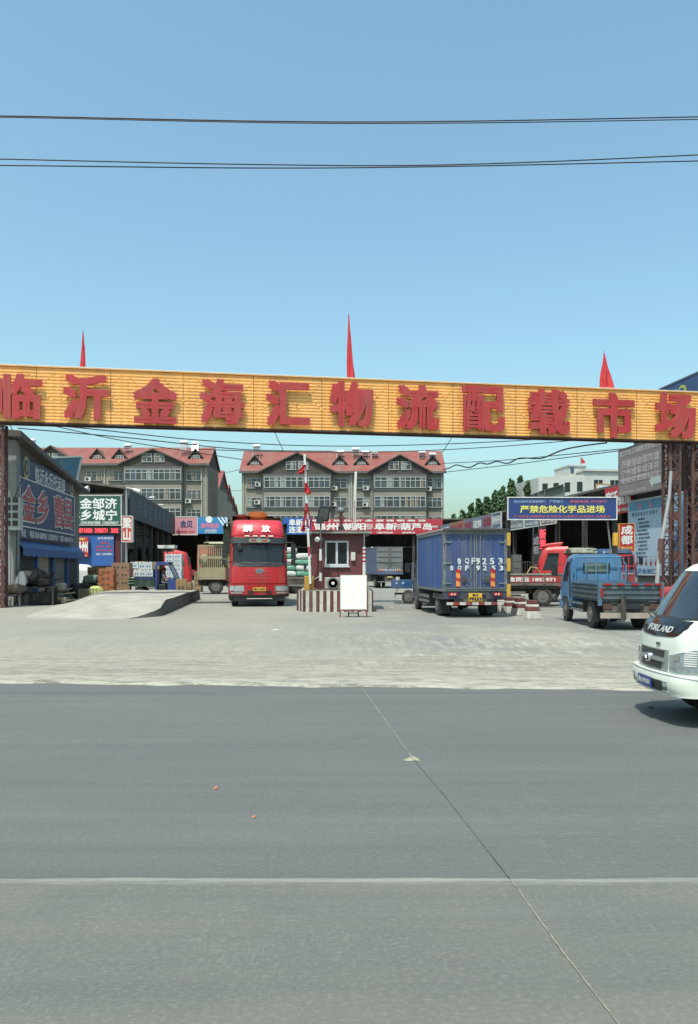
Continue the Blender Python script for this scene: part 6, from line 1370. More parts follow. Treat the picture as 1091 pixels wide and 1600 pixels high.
for i in range(9): g.tube([(0, 0, zq(881.5-i*3)), (0, 0, zq(878.5-i*3))], .062, red_w if i % 2 else white_p, 10)
g.tube([(0, 0, zq(900)), (0, 0, zq(882))], .07, white_p, 10); g.build('sleeve', RP)
# whiteboard on easel
D4 = 27.4; WBd = thing('notice_easel', 'white notice board covered in faint coloured handwriting on a reddish wooden easel', 'notice board', ((552.5-CX)*D4/F, D4, YZ), R(0)); k4 = D4/F; z4 = lambda py: zz(py, D4)
wood = mat('reddish_wood', '#7d4640', .7, var=.2, scale=6)
g = MB(); g.box(-20*k4, 20*k4, -.03, -.005, z4(952), z4(900), scribble('handwritten_paper', (.86, .86, .80), [(.40, .58, .42), (.72, .42, .36), (.66, .62, .22), (.40, .52, .72)], (30, 24), .575)); g.build('board', WBd)
g = MB()
for x_ in (-20.7, 20.7): g.bar((x_*k4, 0, 0), (x_*k4, .02, z4(898)), .05, .05, wood)
g.box(-20*k4, 20*k4, -.02, .03, z4(900), z4(898.5), white_p); g.box(-20*k4, 20*k4, -.03, .03, z4(954.5), z4(952), wood)
for x_ in (-8, 8): g.bar((x_*k4, .45, 0), (x_*k4*.6, .04, z4(930)), .04, .04, black_p)
g.bar((-8*k4, .42, .12), (8*k4, .42, .12), .03, .03, black_p); g.build('easel', WBd)
for s in (-1, 1): g = MB(); g.box(s*20*k4-.0, s*20*k4+s*.015, -.035, .0, z4(953), z4(900), white_p); g.build('board_edge', WBd)
# ---------------------------------------------------------------- height barrier with blue banner
DHb = 32.5; kh = DHb/F; zh = lambda py: zz(py, DHb)
HBr = thing('height_barrier', 'yellow and black banded height barrier posts carrying the blue prohibition banner', 'height barrier', ((794-CX)*kh, DHb, YZ))
bk_ = mat('barrier_black', '#1e1e20', .6, dirt=.2); yb2 = mat('barrier_yellow', '#d9a81c', .55, dirt=.2)
for x_ in (0, 167*kh):
    g = MB(); zt = zh(778); z_ = 0; i = 0
    while z_ < zt: z1_ = min(zt, z_+.52); g.box(x_-.085, x_+.085, -.085, .085, z_, z1_-.0005, (yb2 if (i % 2) else bk_) if z1_ < zh(813) or i % 2 == 0 else bk_); z_ = z1_; i += 1
    g.build('post', HBr)
g = MB(); g.box(-.05, 168*kh, .09, .16, zh(779), zh(776), steel); g.box(-.05, 168*kh, .09, .16, zh(811), zh(808), steel); g.bar((160*kh, -.1, zh(868)), (154*kh, -.1, zh(813)), .06, .04, mat('grey_stay', '#6f7370', .6)); g.build('crossbeam', HBr)
fsign(794.5, 963, 778, 811, DHb-.25, mat('royal_banner_blue', '#22407e', .5, var=.08), 'blue banner with large pale yellow characters forbidding dangerous chemicals', [
    ('进出场地请减速慢行   严禁烟火', .28, .83, .15, mat('pale_blue_ink', '#8c9fc6', .6), .46, .015), ('举报电话: 7572877', .74, .83, .15, mat('pink_banner_ink', '#c25a78', .6), .34, .02), ('严禁危险化学品进场', .50, .47, .34, yel_t, .78, .025), ('严禁违章 超载超速 乱停乱放 违者重罚 后果自负 谢谢配合', .50, .12, .10, mat('pink_banner_ink', ''), .9, .015)], white_p, th=.05, name='banner')
HS = (('hanging_sign', 'hanging dark sign with red lit characters under the blue prohibition banner', 848, 46.5, 822, 860, '新\n源', led), ('hanging_sign', 'dim hanging sign with grey characters just left of the red lit one', 838, 47.5, 834, 868, '成\n都', mat('grey_characters', '#8f9096', .6)))
for nm, lab, px, D, pt, pb_, cc, m_ in HS:
    t = thing(nm, lab, 'sign', ((px-CX)*D/F, D, YZ)); w_ = 5.5*D/F; g = MB(); g.box(-w_, w_, 0, .1, zz(pb_, D), zz(pt, D), mat('dark_sign_board', '#252736', .6)); g.build('board', t); g = MB(); text(g, cc, (0, 0, (zz(pb_, D)+zz(pt, D))/2-.05), CR, CU, (zz(pt, D)-zz(pb_, D))*.8, m_, w=w_*1.7, bold=.03, off=.01); g.build('lettering', t)
    g = MB()
    for s in (-1, 1): g.tube([(s*w_*.7, .05, zz(pt, D)), (s*w_*.7, .05, 6.2)], .02, steel)
    g.build('hanger', t)
# concrete barricade blocks
cw_ = mat('block_white', '#c6c2b8', .8, var=.2, scale=7, bump=.4, dirt=.35); cr_ = mat('block_red_brown', '#6b3230', .8, var=.2, scale=7, bump=.4, dirt=.2)
for px, pyb, lb, s_ in ((783, 956, 'leftmost red and white concrete block, half hidden by the blue box truck', .95), (797.5, 958, 'second red and white concrete block from the left', .95), (814.5, 962, 'third red and white concrete block, large and tilted', 1.0), (834, 967.5, 'rightmost red and white concrete block, standing alone', 1.0)):
    D = F*1.7/(pyb-HY); t = thing('concrete_block', lb, 'block', ((px-CX)*D/F, D+.2, YZ), R((12, -8, 20, 5)[(pyb) % 4 if isinstance(pyb, int) else 3]), 'red and white concrete blocks')
    g = MB(); g.frus(0, 0, 0, .26*s_, .25*s_, .25*s_, .22*s_, .22*s_, cw_); g.frus(0, 0, .2605*s_, .40*s_, .218*s_, .218*s_, .19*s_, .19*s_, cr_); g.frus(0, 0, .4005*s_, .48*s_, .188*s_, .188*s_, .17*s_, .17*s_, cw_)
    g.build('base', t, bevel=.02); g = MB(); g.frus(0, 0, .481*s_, .62*s_, .15*s_, .15*s_, .15*s_, .15*s_, cr_); g.build('cap', t, bevel=.02)
# goods on the dirty flatbed
DF_ = 35.2
def on(px, D, z): return ((px-CX)*D/F, D, YZ+z)
t = thing('filing_cabinet', 'tall dark grey metal cabinet standing on the dirty flatbed', 'cabinet', on(807, 36.2, 1.03)); g = MB(); g.box(-.2, .2, -.2, .2, 0, 1.25, mat('grey_cabinet', '#5c5e5c', .5, .3, dirt=.4)); g.build('case', t, bevel=.01); g = MB()
for i in range(4): g.box(-.17, .17, -.215, -.201, .06+i*.3, .32+i*.3, mat('grey_drawer', '#6b6d6a', .5, .3, dirt=.3))
g.build('drawer', t)
crate = mat('dark_iron', '#3a3734', .6, .4, dirt=.3)
t = thing('iron_rack', 'black iron rail rack standing on the dirty flatbed beside the cabinet', 'rack', on(825, 36.1, 1.03)); g = MB()
for i in range(7): g.bar((-.35+i*.11, 0, 0), (-.35+i*.11, 0, .95), .025, .025, crate)
for z_ in (.2, .93): g.bar((-.35, 0, z_), (.35, 0, z_), .03, .03, crate)
g.build('rail', t)
for i, (px, w_, d_, h_2, c_, lb) in enumerate(((806, .42, .5, .28, '#7b5a52', 'reddish brown crate at the left end of the dirty flatbed load'), (824, .3, .4, .22, '#8b7f6c', 'tan crate in the middle of the dirty flatbed load'), (846, .35, .4, .34, '#6a5448', 'dark brown crate at the cab end of the dirty flatbed load'))):
    t = thing('crate', lb, 'crate', on(px, 35.5-.0, 1.03), R(i*7)); cm = mat('crate_'+str('abc'[i]), c_, .8, var=.25, scale=5); g = MB(); g.box(-w_, w_, -d_/2, d_/2, 0, h_2, cm)
    for s in (-1, 1): g.box(s*(w_-.06), s*(w_+.01), -d_/2-.02, -d_/2-.002, 0, h_2+.01, cm)
    g.box(-w_, w_, -d_/2-.015, -d_/2-.002, h_2*.4, h_2*.6, cm); g.build('box', t)
t = thing('tabletop', 'pale board lying on top of the crates on the dirty flatbed', 'board', on(834, 35.4, 1.38)); g = MB(); g.box(-.55, .55, -.3, .3, 0, .05, mat('pale_board', '#a8a394', .7, var=.15)); g.build('board', t); g = MB(); g.tube([(-.3, 0, .05), (-.1, .1, .35), (.15, 0, .3), (.3, 0, .06)], .03, mat('yellow_brown_frame', '#a88a4a', .6)); g.build('tube_frame', t)
blob('bundle', 'pale green and brown bundle tied on the red cab truck rails', 'bundle', on(905, 39.3, 2.35), (.75, .6, .16), mat('mottled_cloth', '#8d8f80', .8, var=.4, scale=5), 21); blob('bundle', 'small pale bundle right of the mottled one on the red cab truck', 'bundle', on(921, 39.3, 2.32), (.4, .35, .12), mat('pale_cloth', '#aaa89c', .8, var=.2), 22)
# ---------------------------------------------------------------- blue motor tricycle cart right of centre
tb = mat('deep_blue_cart_paint', '#1f4f80', .45, var=.12, dirt=.25)
TC = thing('motor_tricycle', 'blue cargo tricycle half hidden behind the left side of the box truck', 'tricycle', ((637-CX)*38/F, 38.2, YZ), R(-94)); kk = 38/F
g = MB(); g.box(-.6, .6, -.75, .85, .72, .80, tb); g.box(-.6, -.56, -.75, .85, .8, 1.12, tb); g.box(.56, .6, -.75, .85, .8, 1.12, tb); g.box(-.559, .559, -.75, -.71, .8, 1.12, tb); g.box(-.559, .559, .81, .85, .8, 1.12, tb); g.build('cargo_tray', TC, bevel=.01)
for y_ in (-.5, -.2): g = MB(); g.box(.601, .606, y_-.05, y_+.05, .93, 1.03, mat('pale_sticker', '#9cc0e0', .5)); g.build('sticker', TC)
for s in (-1, 1): wheel(TC, s*.55, .05, .31, .12)
wheel(TC, 0, 2.0, .29, .1); g = MB(); g.box(-.25, .25, -.6, 1.9, .42, .5, chass); g.tube([(0, 2.0, .3), (0, 1.75, 1.0), (0, 1.6, 1.15)], .03, chass); g.tube([(-.35, 1.5, 1.15), (.35, 1.5, 1.15)], .02, chass); g.box(-.2, .2, 1.0, 1.5, .6, .75, black_p); g.build('frame', TC)
g = MB(); g.tube([(.57, -.45, .72), (.57, -.6, .3)], .02, black_p); g.build('stand_leg', TC)
g = MB(); g.prism([(.9, 1.85), (1.7, 1.78), (1.8, 1.5), (1.85, 1.5), (1.75, 1.86), (.9, 1.93)], 'x', -.45, .45, redcab)
for s in (-1, 1):
    g.tube([(s*.4, 1.0, .75), (s*.4, 1.0, 1.88)], .02, steel); g.tube([(s*.4, 1.7, 1.0), (s*.4, 1.72, 1.8)], .02, steel)
g.build('canopy', TC)
t = thing('paint_tin', 'small white and red tin standing in the blue tricycle tray', 'tin', wpos(TC, .2, -.45, .8)); g = MB(); g.lathe([(.1, 0), (.1, .46)], (0, 0, 0), 'z', white_p, 14); g.lathe([(.103, .1), (.103, .18)], (0, 0, 0), 'z', redcab, 14); g.build('can', t)
# ---------------------------------------------------------------- left: cartons, tricycle with rider, junk
carton_w = mat('white_carton', '#cdd6dc', .7, var=.05, scale=4); carton_b = mat('brown_carton', '#a08058', .8, var=.1, scale=3); carton_o = mat('orange_carton', '#b0673c', .75, var=.1, scale=3); carton_t = mat('tan_carton', '#9a7d5c', .8, var=.12, scale=3)
tape = mat('packing_tape', '#b39a6c', .35); printm = mat('carton_print', '#5b4c42', .7); printb = mat('carton_print_blue', '#66849c', .7)
def carton(px, py_b, D, wpx, hpx, m, lab, rz=0, dep=.45, group='cartons', zbase=None, ink=None):
    k = D/F; w_, h_ = wpx*k, hpx*k; zb = (EYE-(py_b-HY)*k) if zbase is None else zbase
    t = thing('carton', lab, 'carton', ((px-CX)*k, D, zb), R(rz), group)
    g = MB(); g.box(-w_/2+.006, w_/2-.006, -dep/2, dep/2, 0.002, h_-.004, m); g.build('box', t, bevel=.012)
    g = MB(); g.box(-.03, .03, -dep/2-.002, dep/2+.002, h_-.004, h_, tape); g.box(-.03, .03, -dep/2-.003, -dep/2-.0005, h_*.75, h_-.0045, tape); g.build('tape', t)
    ink = ink or printm
    for i in range(2): g = MB(); g.box(-w_*.3+i*w_*.34, -w_*.08+i*w_*.34, -dep/2-.002, -dep/2-.0005, h_*.25, h_*.55, ink); g.build('printed_mark', t)
    return t
cgp = 'brown cartons stacked behind the loading ramp'
rn = random.Random(12); ordw = ['bottom', 'second', 'third', 'top']
for i in range(4): carton(168.5+rn.uniform(-.6, .6), 927-(i*9.6), 44, 24, 9.6, carton_o, '%s orange brown carton of the tall front stack' % ordw[i], rn.uniform(-5, 5), .6, cgp)
colx = ((184, 'left'), (197, 'right'))
for c_, (px, nm) in enumerate(colx):
    for i in range(4): carton(px+rn.uniform(-.6, .6), 928-(i*12.2), 46.5, 15.5, 12, carton_t if (i+c_) % 3 else mat('pinkish_carton', '#a07a68', .8, var=.2), '%s tan carton of the %s stack beside the orange brown stack' % (ordw[i], nm), rn.uniform(-7, 7), .55, cgp)
for i, px in enumerate((145, 158, 171)):
    for j in range(3): carton(px, 928-j*14, 49, 12.8, 14, carton_b if j % 2 else carton_t, '%s carton in the rear row, %s column' % (('bottom', 'middle', 'top')[j], ('left', 'middle', 'right')[i]), rn.uniform(-5, 5), .5, cgp)
carton(283+1, 929, 45, 17, 24, carton_b, 'single large brown carton standing right of the blue tricycle', 8, .6, cgp); carton(297-1, 927, 47, 9, 17, carton_t, 'narrow brown carton right of the single large one', -5, .4, cgp)
cg6 = 'white cartons among the brown stacks'
for i, (px, pb_, D, w_, h_, lb) in enumerate(((151, 930, 46.8, 12, 15, 'white carton on the ground left of the orange brown stack'), (151, 915, 46.8, 12, 13, 'white carton on top of another, left of the orange brown stack'), (207, 930, 48.5, 11, 14, 'white carton standing behind the tricycle tray'), (211, 880+8, 57, 12, 10, 'white carton high on a far pile left of the tricycle load'))):
    carton(px, pb_, D, w_, h_, carton_w, lb, i*3-4, .5, cg6, None, printb)
for i in range(5): carton(217+i*.6, 922-i*9, 58, 14, 9, carton_b, 'brown carton of the far pile behind the tricycle load, %s layer' % ('lowest', 'second', 'third', 'fourth', 'top')[i], i*4-6, .7, cgp)
for i in range(4): carton(318-8, 925-i*8, 56, 12, 8, carton_t, 'tan carton of the far pile beside the stake truck, %s layer' % ('lowest', 'second', 'third', 'top')[i], i*5-6, .6, cgp)
# tricycle with cab, facing right
TK = thing('cargo_tricycle', 'blue and green cargo tricycle with a cab, loaded with white cartons', 'tricycle', ((206-CX)*46.5/F, 46.5, YZ), R(-90)); kt = 46.5/F
tl = lambda px: (px-206)*kt        # local y along the tricycle
zt = lambda py: zz(py, 46.5)
cobalt = mat('cobalt_cab_paint', '#2f4a92', .4, var=.1, dirt=.15); dgreen = mat('dark_green_tray', '#1f4334', .6, var=.2, dirt=.3); navy = mat('navy_tray', '#22365e', .55, dirt=.2)
g = MB(); g.box(-.65, .65, 0, tl(246), .62, .72, dgreen)
for s in (-1, 1): g.box(s*.65, s*.61, 0, tl(246), .72, 1.12, dgreen)
g.box(-.609, .609, 0, .04, .72, 1.12, dgreen)
for s in (-1, 1): g.box(s*.66, s*.651, tl(215), tl(245), 1.0, 1.2, navy)
for s in (-1, 1):
    for z_ in (.8, .95, 1.1): g.tube([(s*.68, 0, z_), (s*.68, tl(214), z_)], .02, mat('bright_green_tube', '#2f8a5a', .5), 6)
g.build('cargo_tray', TK)
y0, y1 = tl(246), tl(281)
g = MB()
side = [(y0, .45), (y0, zt(883)), (y0+.12, zt(879)), (y0+.75, zt(880)), (y0+.78, zt(882)), (y0+.15, zt(884)), (y0+.12, .45)]
for s in (-1, 1): g.prism(side, 'x', s*.58, s*.54, cobalt); g.prism([(y1-.55, .35), (y1-.6, zt(905)), (y1-.45, zt(903)), (y1-.05, zt(908)), (y1, .5), (y1-.1, .35)], 'x', s*.58, s*.40, cobalt); g.bar((s*.56, y0+.75, zt(881)), (s*.56, y1-.12, zt(905)), .05, .06, cobalt)
g.box(-.58, .58, y0, y0+.78, zt(880), zt(878), cobalt); g.box(-.54, .54, y0, y0+.05, .45, zt(881), cobalt); g.prism([(y1-.5, zt(904)), (y1-.05, zt(909)), (y1+.02, .5), (y1-.08, .35), (y1-.2, .35), (y1-.15, .5), (y1-.2, zt(911)), (y1-.5, zt(907))], 'x', -.4, .4, cobalt); g.box(-.5, .5, y0, y1-.3, .36, .42, cobalt); g.build('cab', TK, bevel=.01)
g = MB(); g.add([(-.5, y0+.78, zt(882)), (.5, y0+.78, zt(882)), (.5, y1-.14, zt(904)), (-.5, y1-.14, zt(904)), (-.5, y0+.76, zt(883)), (.5, y0+.76, zt(883)), (.5, y1-.16, zt(905)), (-.5, y1-.16, zt(905))], [(0, 1, 2, 3), (7, 6, 5, 4), (0, 4, 5, 1), (1, 5, 6, 2), (2, 6, 7, 3), (3, 7, 4, 0)], mat('cab_glass_pale', '#6f8291', .1)); g.build('windscreen', TK)
g = MB(); g.box(-.45, .45, y0+.12, y0+.6, .42, .74, black_p); g.build('seat', TK, bevel=.03)
wheel(TK, .52, tl(222), .3, .12); wheel(TK, -.52, tl(222), .3, .12); wheel(TK, 0, y1-.15, .27, .11)
g = MB(); g.lathe([(.07, 0), (.05, .06)], (.2, y1+.0, .75), 'y', lampg, 12); g.build('headlight', TK); g = MB(); g.tube([(.0, y1-.35, .8), (.0, y0+.75, 1.15)], .025, black_p); g.tube([(.25, y0+.72, 1.14), (-.25, y0+.72, 1.14)], .018, black_p); g.build('handlebar', TK)
# white cartons on the tray
cg4 = 'white cartons loaded on the blue tricycle'
tiers = [(898+12, [(213, 'w'), (225, 'w'), (234, 'b')], 'lowest tier'), (898, [(217, 'w'), (227, 'w'), (237.5, 'w')], 'middle tier'), (886, [(225, 'w'), (236, 'w'), (247, 'b')], 'upper tier')]
pos = ['left', 'middle', 'right']; Dt = 46.5
for r_, (pb_, lst, nm) in enumerate(tiers):
    for i, (px, c_) in enumerate(lst): carton(px+(1 if r_ == 0 else 0), 0, Dt-.1, 10.6, 11.6, carton_w if c_ == 'w' else carton_b, '%s %s carton of the %s on the blue tricycle' % (pos[i], 'white' if c_ == 'w' else 'brown', nm), rn.uniform(-3, 3), .95, cg4, YZ+.725+r_*.44, printb)
cg5 = 'white cartons piled behind the blue tricycle'
for r_ in range(6):
    for c_ in range(2): carton(266+c_*13, 0, 51, 12.6, 6.6, carton_w, '%s white carton of the pile behind the tricycle cab, %s column' % (('bottom', 'second', 'third', 'fourth', 'fifth', 'top')[r_], ('left', 'right')[c_]), rn.uniform(-3, 3), .6, cg5, YZ+.95+r_*.27, printb)
t = thing('pallet_stack', 'dark wooden pallet stack carrying the white carton pile', 'pallet', ((272-CX)*51/F, 51, YZ)); g = MB()
for i in range(5): g.box(-.62, .62, -.4, .4, i*.19+.12, i*.19+.15, carton_t); [g.box(x_-.05, x_+.05, -.4, .4, i*.19, i*.19+.12, printm) for x_ in (-.5, 0, .5)]
g.build('pallet', t)
t = thing('parasol', 'folded white awning with a black underside above the white carton pile', 'awning', ((262-CX)*56/F, 56, YZ)); g = MB(); g.tube([(0, 0, 0), (0, 0, zz(862, 56))], .04, steel); g.build('pole', t); g = MB(); g.frus(0, 0, zz(857, 56), zz(852, 56), .55, .5, .6, .5, white_p); g.frus(0, 0, zz(862, 56), zz(857, 56)-.005, .35, .3, .45, .4, black_p); g.build('canopy', t)
# rider (skinned body)
def person_body(name, parent, J, E_, Rd, regions, loc=(0, 0, 0)):
    me = bpy.data.meshes.new('tmp'); me.from_pydata(J, E_, []); o = bpy.data.objects.new('tmp', me); C.objects.link(o)
    sk = o.modifiers.new('s', 'SKIN'); ss = o.modifiers.new('d', 'SUBSURF'); ss.levels = 2; ss.render_levels = 2
    for i, r_ in enumerate(Rd): me.skin_vertices[0].data[i].radius = r_ if isinstance(r_, tuple) else (r_, r_)
    me.skin_vertices[0].data[0].use_root = True
    dg = bpy.context.evaluated_depsgraph_get(); dg.update(); m2 = bpy.data.meshes.new_from_object(o.evaluated_get(dg)); bpy.data.objects.remove(o)
    ms = []; 
    for fn, m_ in regions: ms.append(m_)
    m2.materials.clear()
    for m_ in ms: m2.materials.append(m_)
    for p in m2.polygons:
        c = p.center
        for i, (fn, m_) in enumerate(regions):
            if fn(c): p.material_index = i; break
    m2.shade_smooth(); m2.name = name; b = bpy.data.objects.new(name, m2); C.objects.link(b); b.parent = parent; b.location = loc; return b
skin = mat('tanned_skin', '#9a6f55', .6, var=.05); shirt = mat('grey_shirt', '#7d8184', .85, var=.12, scale=8); trous = mat('dark_trousers', '#3b3f46', .85); shoe = mat('black_shoe', '#1c1c1e', .6); hairm = mat('black_hair', '#15130f', .7)
# local frame of the rider: x sideways (0), y forward, z up; seated, knee out at the near side
PD = thing('person', 'seated rider in a grey shirt and dark trousers inside the blue tricycle cab', 'person', wpos(TK, .12, y0+.34, 0), R(-90))
J = [(0, 0, .80), (0, .02, .98), (0, .06, 1.18), (0, .07, 1.33), (0, .09, 1.42), (0, .11, 1.50), (0, .13, 1.60),
     (.17, .07, 1.30), (.24, .17, 1.08), (.22, .38, 1.10), (.21, .45, 1.12), (-.17, .07, 1.30), (-.24, .17, 1.08), (-.22, .38, 1.10), (-.21, .45, 1.12),
     (.11, .04, .80), (.20, .42, .82), (.24, .48, .46), (.24, .58, .41), (-.11, .04, .80), (-.20, .42, .82), (-.22, .48, .46), (-.22, .58, .41)]
E_ = [(0, 1), (1, 2), (2, 3), (3, 4), (4, 5), (5, 6), (3, 7), (7, 8), (8, 9), (9, 10), (3, 11), (11, 12), (12, 13), (13, 14), (0, 15), (15, 16), (16, 17), (17, 18), (0, 19), (19, 20), (20, 21), (21, 22)]
Rd = [(.15, .12), (.14, .11), (.16, .12), (.13, .10), .055, (.085, .09), (.075, .085), .06, .048, .036, .03, .06, .048, .036, .03, .085, .065, .048, .04, .085, .065, .048, .04]
body = person_body('body', PD, J, E_, Rd, [(lambda c: c.z > 1.40, skin), (lambda c: c.y > .2 and c.z > 1.0, skin), (lambda c: c.z > .86, shirt), (lambda c: c.z < .47, shoe), (lambda c: True, trous)])
g = MB(); g.lathe([(.06, -.06), (.098, -.02), (.102, .03), (.085, .08), (.04, .105)], (0, .105, 1.60), 'z', hairm, 16); g.build('hair', PD, smooth=60)
for s in (-1, 1):
    g = MB()
    for f_ in range(4): g.tube([(s*.21-.03+f_*.02, .44, 1.125), (s*.21-.03+f_*.02, .50+.006*(f_ in (1, 2)), 1.13), (s*.21-.03+f_*.02, .52, 1.10)], .0095, skin, 6)
    g.tube([(s*.18, .43, 1.12), (s*.165, .47, 1.10)], .011, skin, 6); g.build('fingers', body)
# left junk heap ------------------------------------------------------------
def at(px, D): return ((px-CX)*D/F, D, YZ)
w_dk = mat('weathered_dark_wood', '#3c342e', .85, var=.3, scale=5); w_lt = mat('weathered_pale_wood', '#8f8670', .85, var=.25, scale=5)
t = thing('office_chair', 'broken grey office chair standing at the foot of the left gate column', 'chair', at(21, 35.2), R(25)); g = MB(); g.box(-.28, .28, -.25, .25, .45, .53, mat('grey_chair_pad', '#4c4d50', .8)); g.build('seat', t, bevel=.03)
g = MB(); g.box(-.27, .27, .22, .28, .58, 1.0, mat('grey_chair_pad', '')); g.build('backrest', t, bevel=.03)
for x_ in (-.25, .25):
    for y_ in (-.22, .22): g = MB(); g.bar((x_, y_, 0), (x_*.9, y_*.9, .45), .04, .04, steel); g.build('leg', t)
blob('bundle', 'rolled brown quilt resting on the broken office chair', 'bundle', (at(19, 35.3)[0], 35.3, YZ+.54), (.55, .3, .22), mat('brown_quilt', '#6a5d4e', .9, var=.25), 31)
t = thing('foam_sheet', 'pale grey foam sheet propped on edge behind the office chair', 'sheet', at(32, 36.0), R(-15)); g = MB(); g.prism([(-.42, .75), (.0, .55), (.38, 1.05), (.12, 1.55), (-.05, 1.5)], 'y', -.04, .04, mat('pale_foam', '#8e9598', .8, var=.15)); g.prism([(-.1, 0), (.1, 0), (.06, .7), (-.04, .7)], 'y', -.03, .03, w_dk); g.build('sheet', t)
t = thing('table', 'dark wooden table buried under scrap in front of the left shop', 'table', at(56, 36.4), R(8)); g = MB(); g.box(-.9, .9, -.4, .4, .78, .84, w_dk); g.build('tabletop', t)
for x_ in (-.82, .82):
    for y_ in (-.34, .34): g = MB(); g.box(x_-.04, x_+.04, y_-.04, y_+.04, 0, .78, w_dk); g.build('leg', t)
g = MB(); g.box(-.75, .75, -.3, .3, .05, .6, mat('black_box', '#17181a', .8)); tag(g.build('black_trunk', None, bevel=.03), 'black trunk under the dark scrap table', 'trunk')
bpy.data.objects['black_trunk'].location = at(56, 36.4); bpy.data.objects['black_trunk'].rotation_euler = (0, 0, R(8))
blob('scrap_heap', 'dark crumpled tarpaulin heaped on the scrap table', 'tarpaulin', (at(50, 36.5)[0], 36.5, YZ+.84), (.62, .4, .42), mat('black_tarp', '#1d1d20', .7, var=.4, bump=.5), 32, amp=.2, sq=1.1)
blob('bundle', 'small dark brown bundle at the right end of the scrap table', 'bundle', (at(66, 36.6)[0], 36.6, YZ+.84), (.35, .3, .2), mat('brown_rag', '#4d4038', .9, var=.3), 33, amp=.15)
for i, (px, D, a_, b_, lb, m_) in enumerate(((78, 37.2, (-.8, .7), (.5, 1.25), 'long dark plank leaning right across the scrap heap', w_dk), (84, 37.0, (-.7, .35), (.9, .55), 'pale plank lying across the scrap right of the table', w_lt), (88, 36.8, (-.9, .12), (.8, .22), 'lowest pale plank on the ground right of the table', w_lt), (86, 37.3, (-.6, .62), (.7, .72), 'broken grey plank on top of the pale ones', w_lt), (73, 37.4, (-.2, .2), (.2, 1.5), 'upright dark board standing in the scrap heap', w_dk))):
    X_, Y_, Z_ = at(px, D); g = MB(); g.bar((X_+a_[0], Y_, Z_+a_[1]), (X_+b_[0], Y_+.3, Z_+b_[1]), .26 if i != 0 else .12, .05, m_); tag(g.build('plank'), lb, 'plank', 'scrap planks in front of the left shop')
g = MB(); X_, Y_, Z_ = at(87, 37.2); g.box(X_-.65, X_+.6, Y_-.3, Y_+.35, Z_, Z_+.34, mat('flat_cardboard_bale', '#968a72', .85, var=.3, scale=5)); tag(g.build('cardboard_bale', None, bevel=.05), 'flattened cardboard bale under the pale planks', 'cardboard')
blob('bundle', 'pale stained bundle sitting on the planks beside the leaning tyre', 'bundle', (at(96, 37.6)[0], 37.6, YZ+.55), (.25, .25, .22), mat('stained_cloth', '#97907f', .85, var=.25), 34)
def tyre_thing(px, D, lab, r, tilt, rz):
    t = thing('tyre', lab, 'tyre', (at(px, D)[0], D, YZ+r*math.cos(R(tilt))+.02), 0, 'old tyres by the left shop'); w_ = r*.42
    g = MB(); g.lathe([(r*.55, -w_*.4), (r*.6, -w_/2), (r*.88, -w_/2), (r*.98, -w_*.38), (r, -w_*.2), (r, w_*.2), (r*.98, w_*.38), (r*.88, w_/2), (r*.6, w_/2), (r*.55, w_*.4)], (0, 0, 0), 'x', mat('old_grey_tyre', '#45453f', .9, var=.25, scale=8, dirt=.4), 30)
    o = g.build('tread', t, smooth=50); o.rotation_euler = (0, R(tilt), R(rz)); g = MB(); g.lathe([(r*.5, -w_*.3), (r*.5, w_*.3)], (0, 0, 0), 'x', black_p, 20); o2 = g.build('rim', o)
tyre_thing(106, 38.2, 'big worn tyre leaning over at the right end of the scrap heap', .52, -38, 18); tyre_thing(100, 37.0, 'small worn tyre lying low beside the leaning one', .3, -75, 10)
blob('sack', 'white plastic covered bundle behind the leaning tyre under the blue wall', 'sack', at(125, 57.5), (1.1, .6, .95), mat('pale_plastic', '#d6dad6', .4, var=.12, bump=.4), 35)
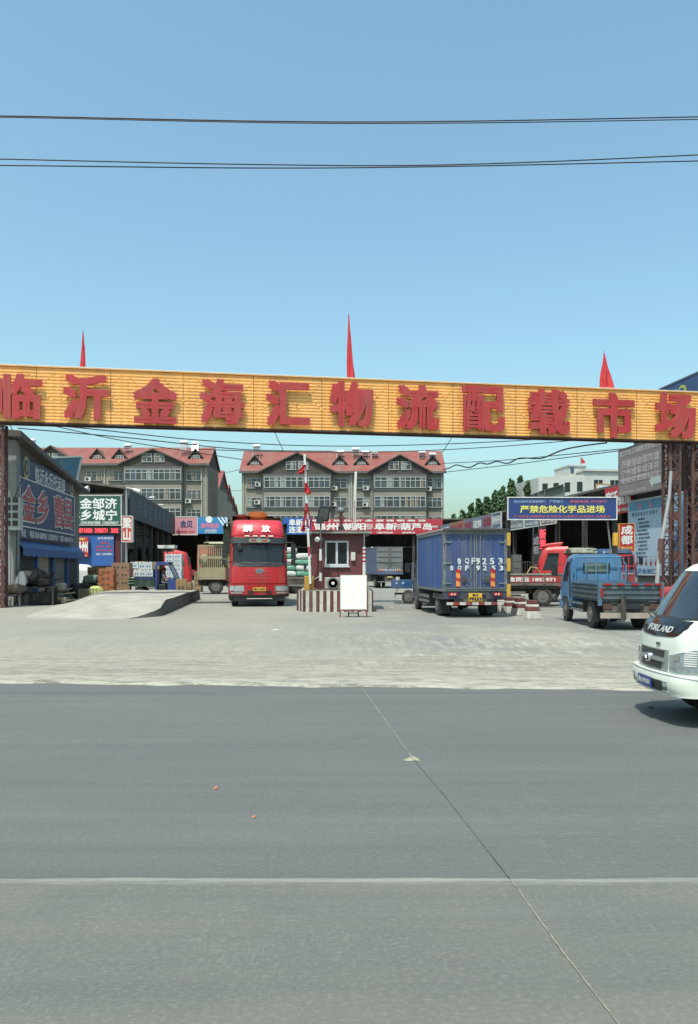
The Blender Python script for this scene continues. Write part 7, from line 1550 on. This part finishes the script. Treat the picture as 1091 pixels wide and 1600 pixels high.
blob('sack', 'black bag pile between the leaning tyre and the green bundle', 'bag', at(130, 44), (.65, .4, .42), mat('black_bag', '#22252b', .4, var=.4), 36, amp=.18)
blob('sack', 'grey green sack on top of the black bags', 'sack', (at(143, 44.3)[0], 44.3, YZ+.8), (.42, .35, .25), mat('grey_green_sack', '#6f8274', .7, var=.2), 37); blob('sack', 'dark sack under the grey green one', 'sack', at(143, 44.3), (.45, .38, .4), mat('black_bag', ''), 38)
blob('sack', 'bright yellow green sack behind the wooden rack', 'sack', at(150, 42.4), (.36, .3, .36), mat('yellow_green_sack', '#b6c46a', .7, var=.15), 39)
t = thing('wooden_rack', 'low pale wooden rack standing in front of the yellow green sack', 'rack', at(137, 41.6)); g = MB()
for i in range(6): g.box(-.42+i*.17, -.37+i*.17, -.02, .02, 0, .62, w_lt)
for z_ in (.1, .55): g.box(-.44, .5, .021, .05, z_, z_+.05, w_lt)
g.build('slat', t); t = thing('cardboard_sheet', 'folded brown cardboard leaning inside the low wooden rack', 'cardboard', at(131, 41.9)); g = MB(); g.box(-.3, .3, 0, .1, 0, .52, carton_b); g.build('sheet', t)
# litter
lit = mat('orange_litter', '#c0704a', .7); litw = mat('white_litter', '#c8c8c4', .7)
for px, py, m_, lb, z0, s_ in ((337, 1233.5, lit, 'small orange wrapper on the left part of the road', 0, .025), (397, 1279, lit, 'tiny orange brown scrap on the road near the centre', 0, .018), (1023-5, 1107, mat('dark_litter', '#303030', .7), 'small dark scrap on the road before the white truck', 0, .06), (430, 986, litw, 'pinkish white scrap on the yard in front of the gatehouse', .17, .15), (612, 951, litw, 'white scrap on the yard beside the island', YZ, .1)):
    D = F*(EYE-z0)/(py-HY); g = MB(); g.add([(-s_, 0, .004), (s_*.4, -s_*.3, .012), (s_, .2*s_, .005), (.2*s_, s_*.6, .03*1), (-.6*s_, s_*.5, .01)], [(0, 1, 3, 4), (1, 2, 3)], m_)
    o = g.build('litter', loc=((px-CX)*D/F, D, z0+.02 if z0 else z0)); tag(o, lb, 'litter', 'litter on the ground')
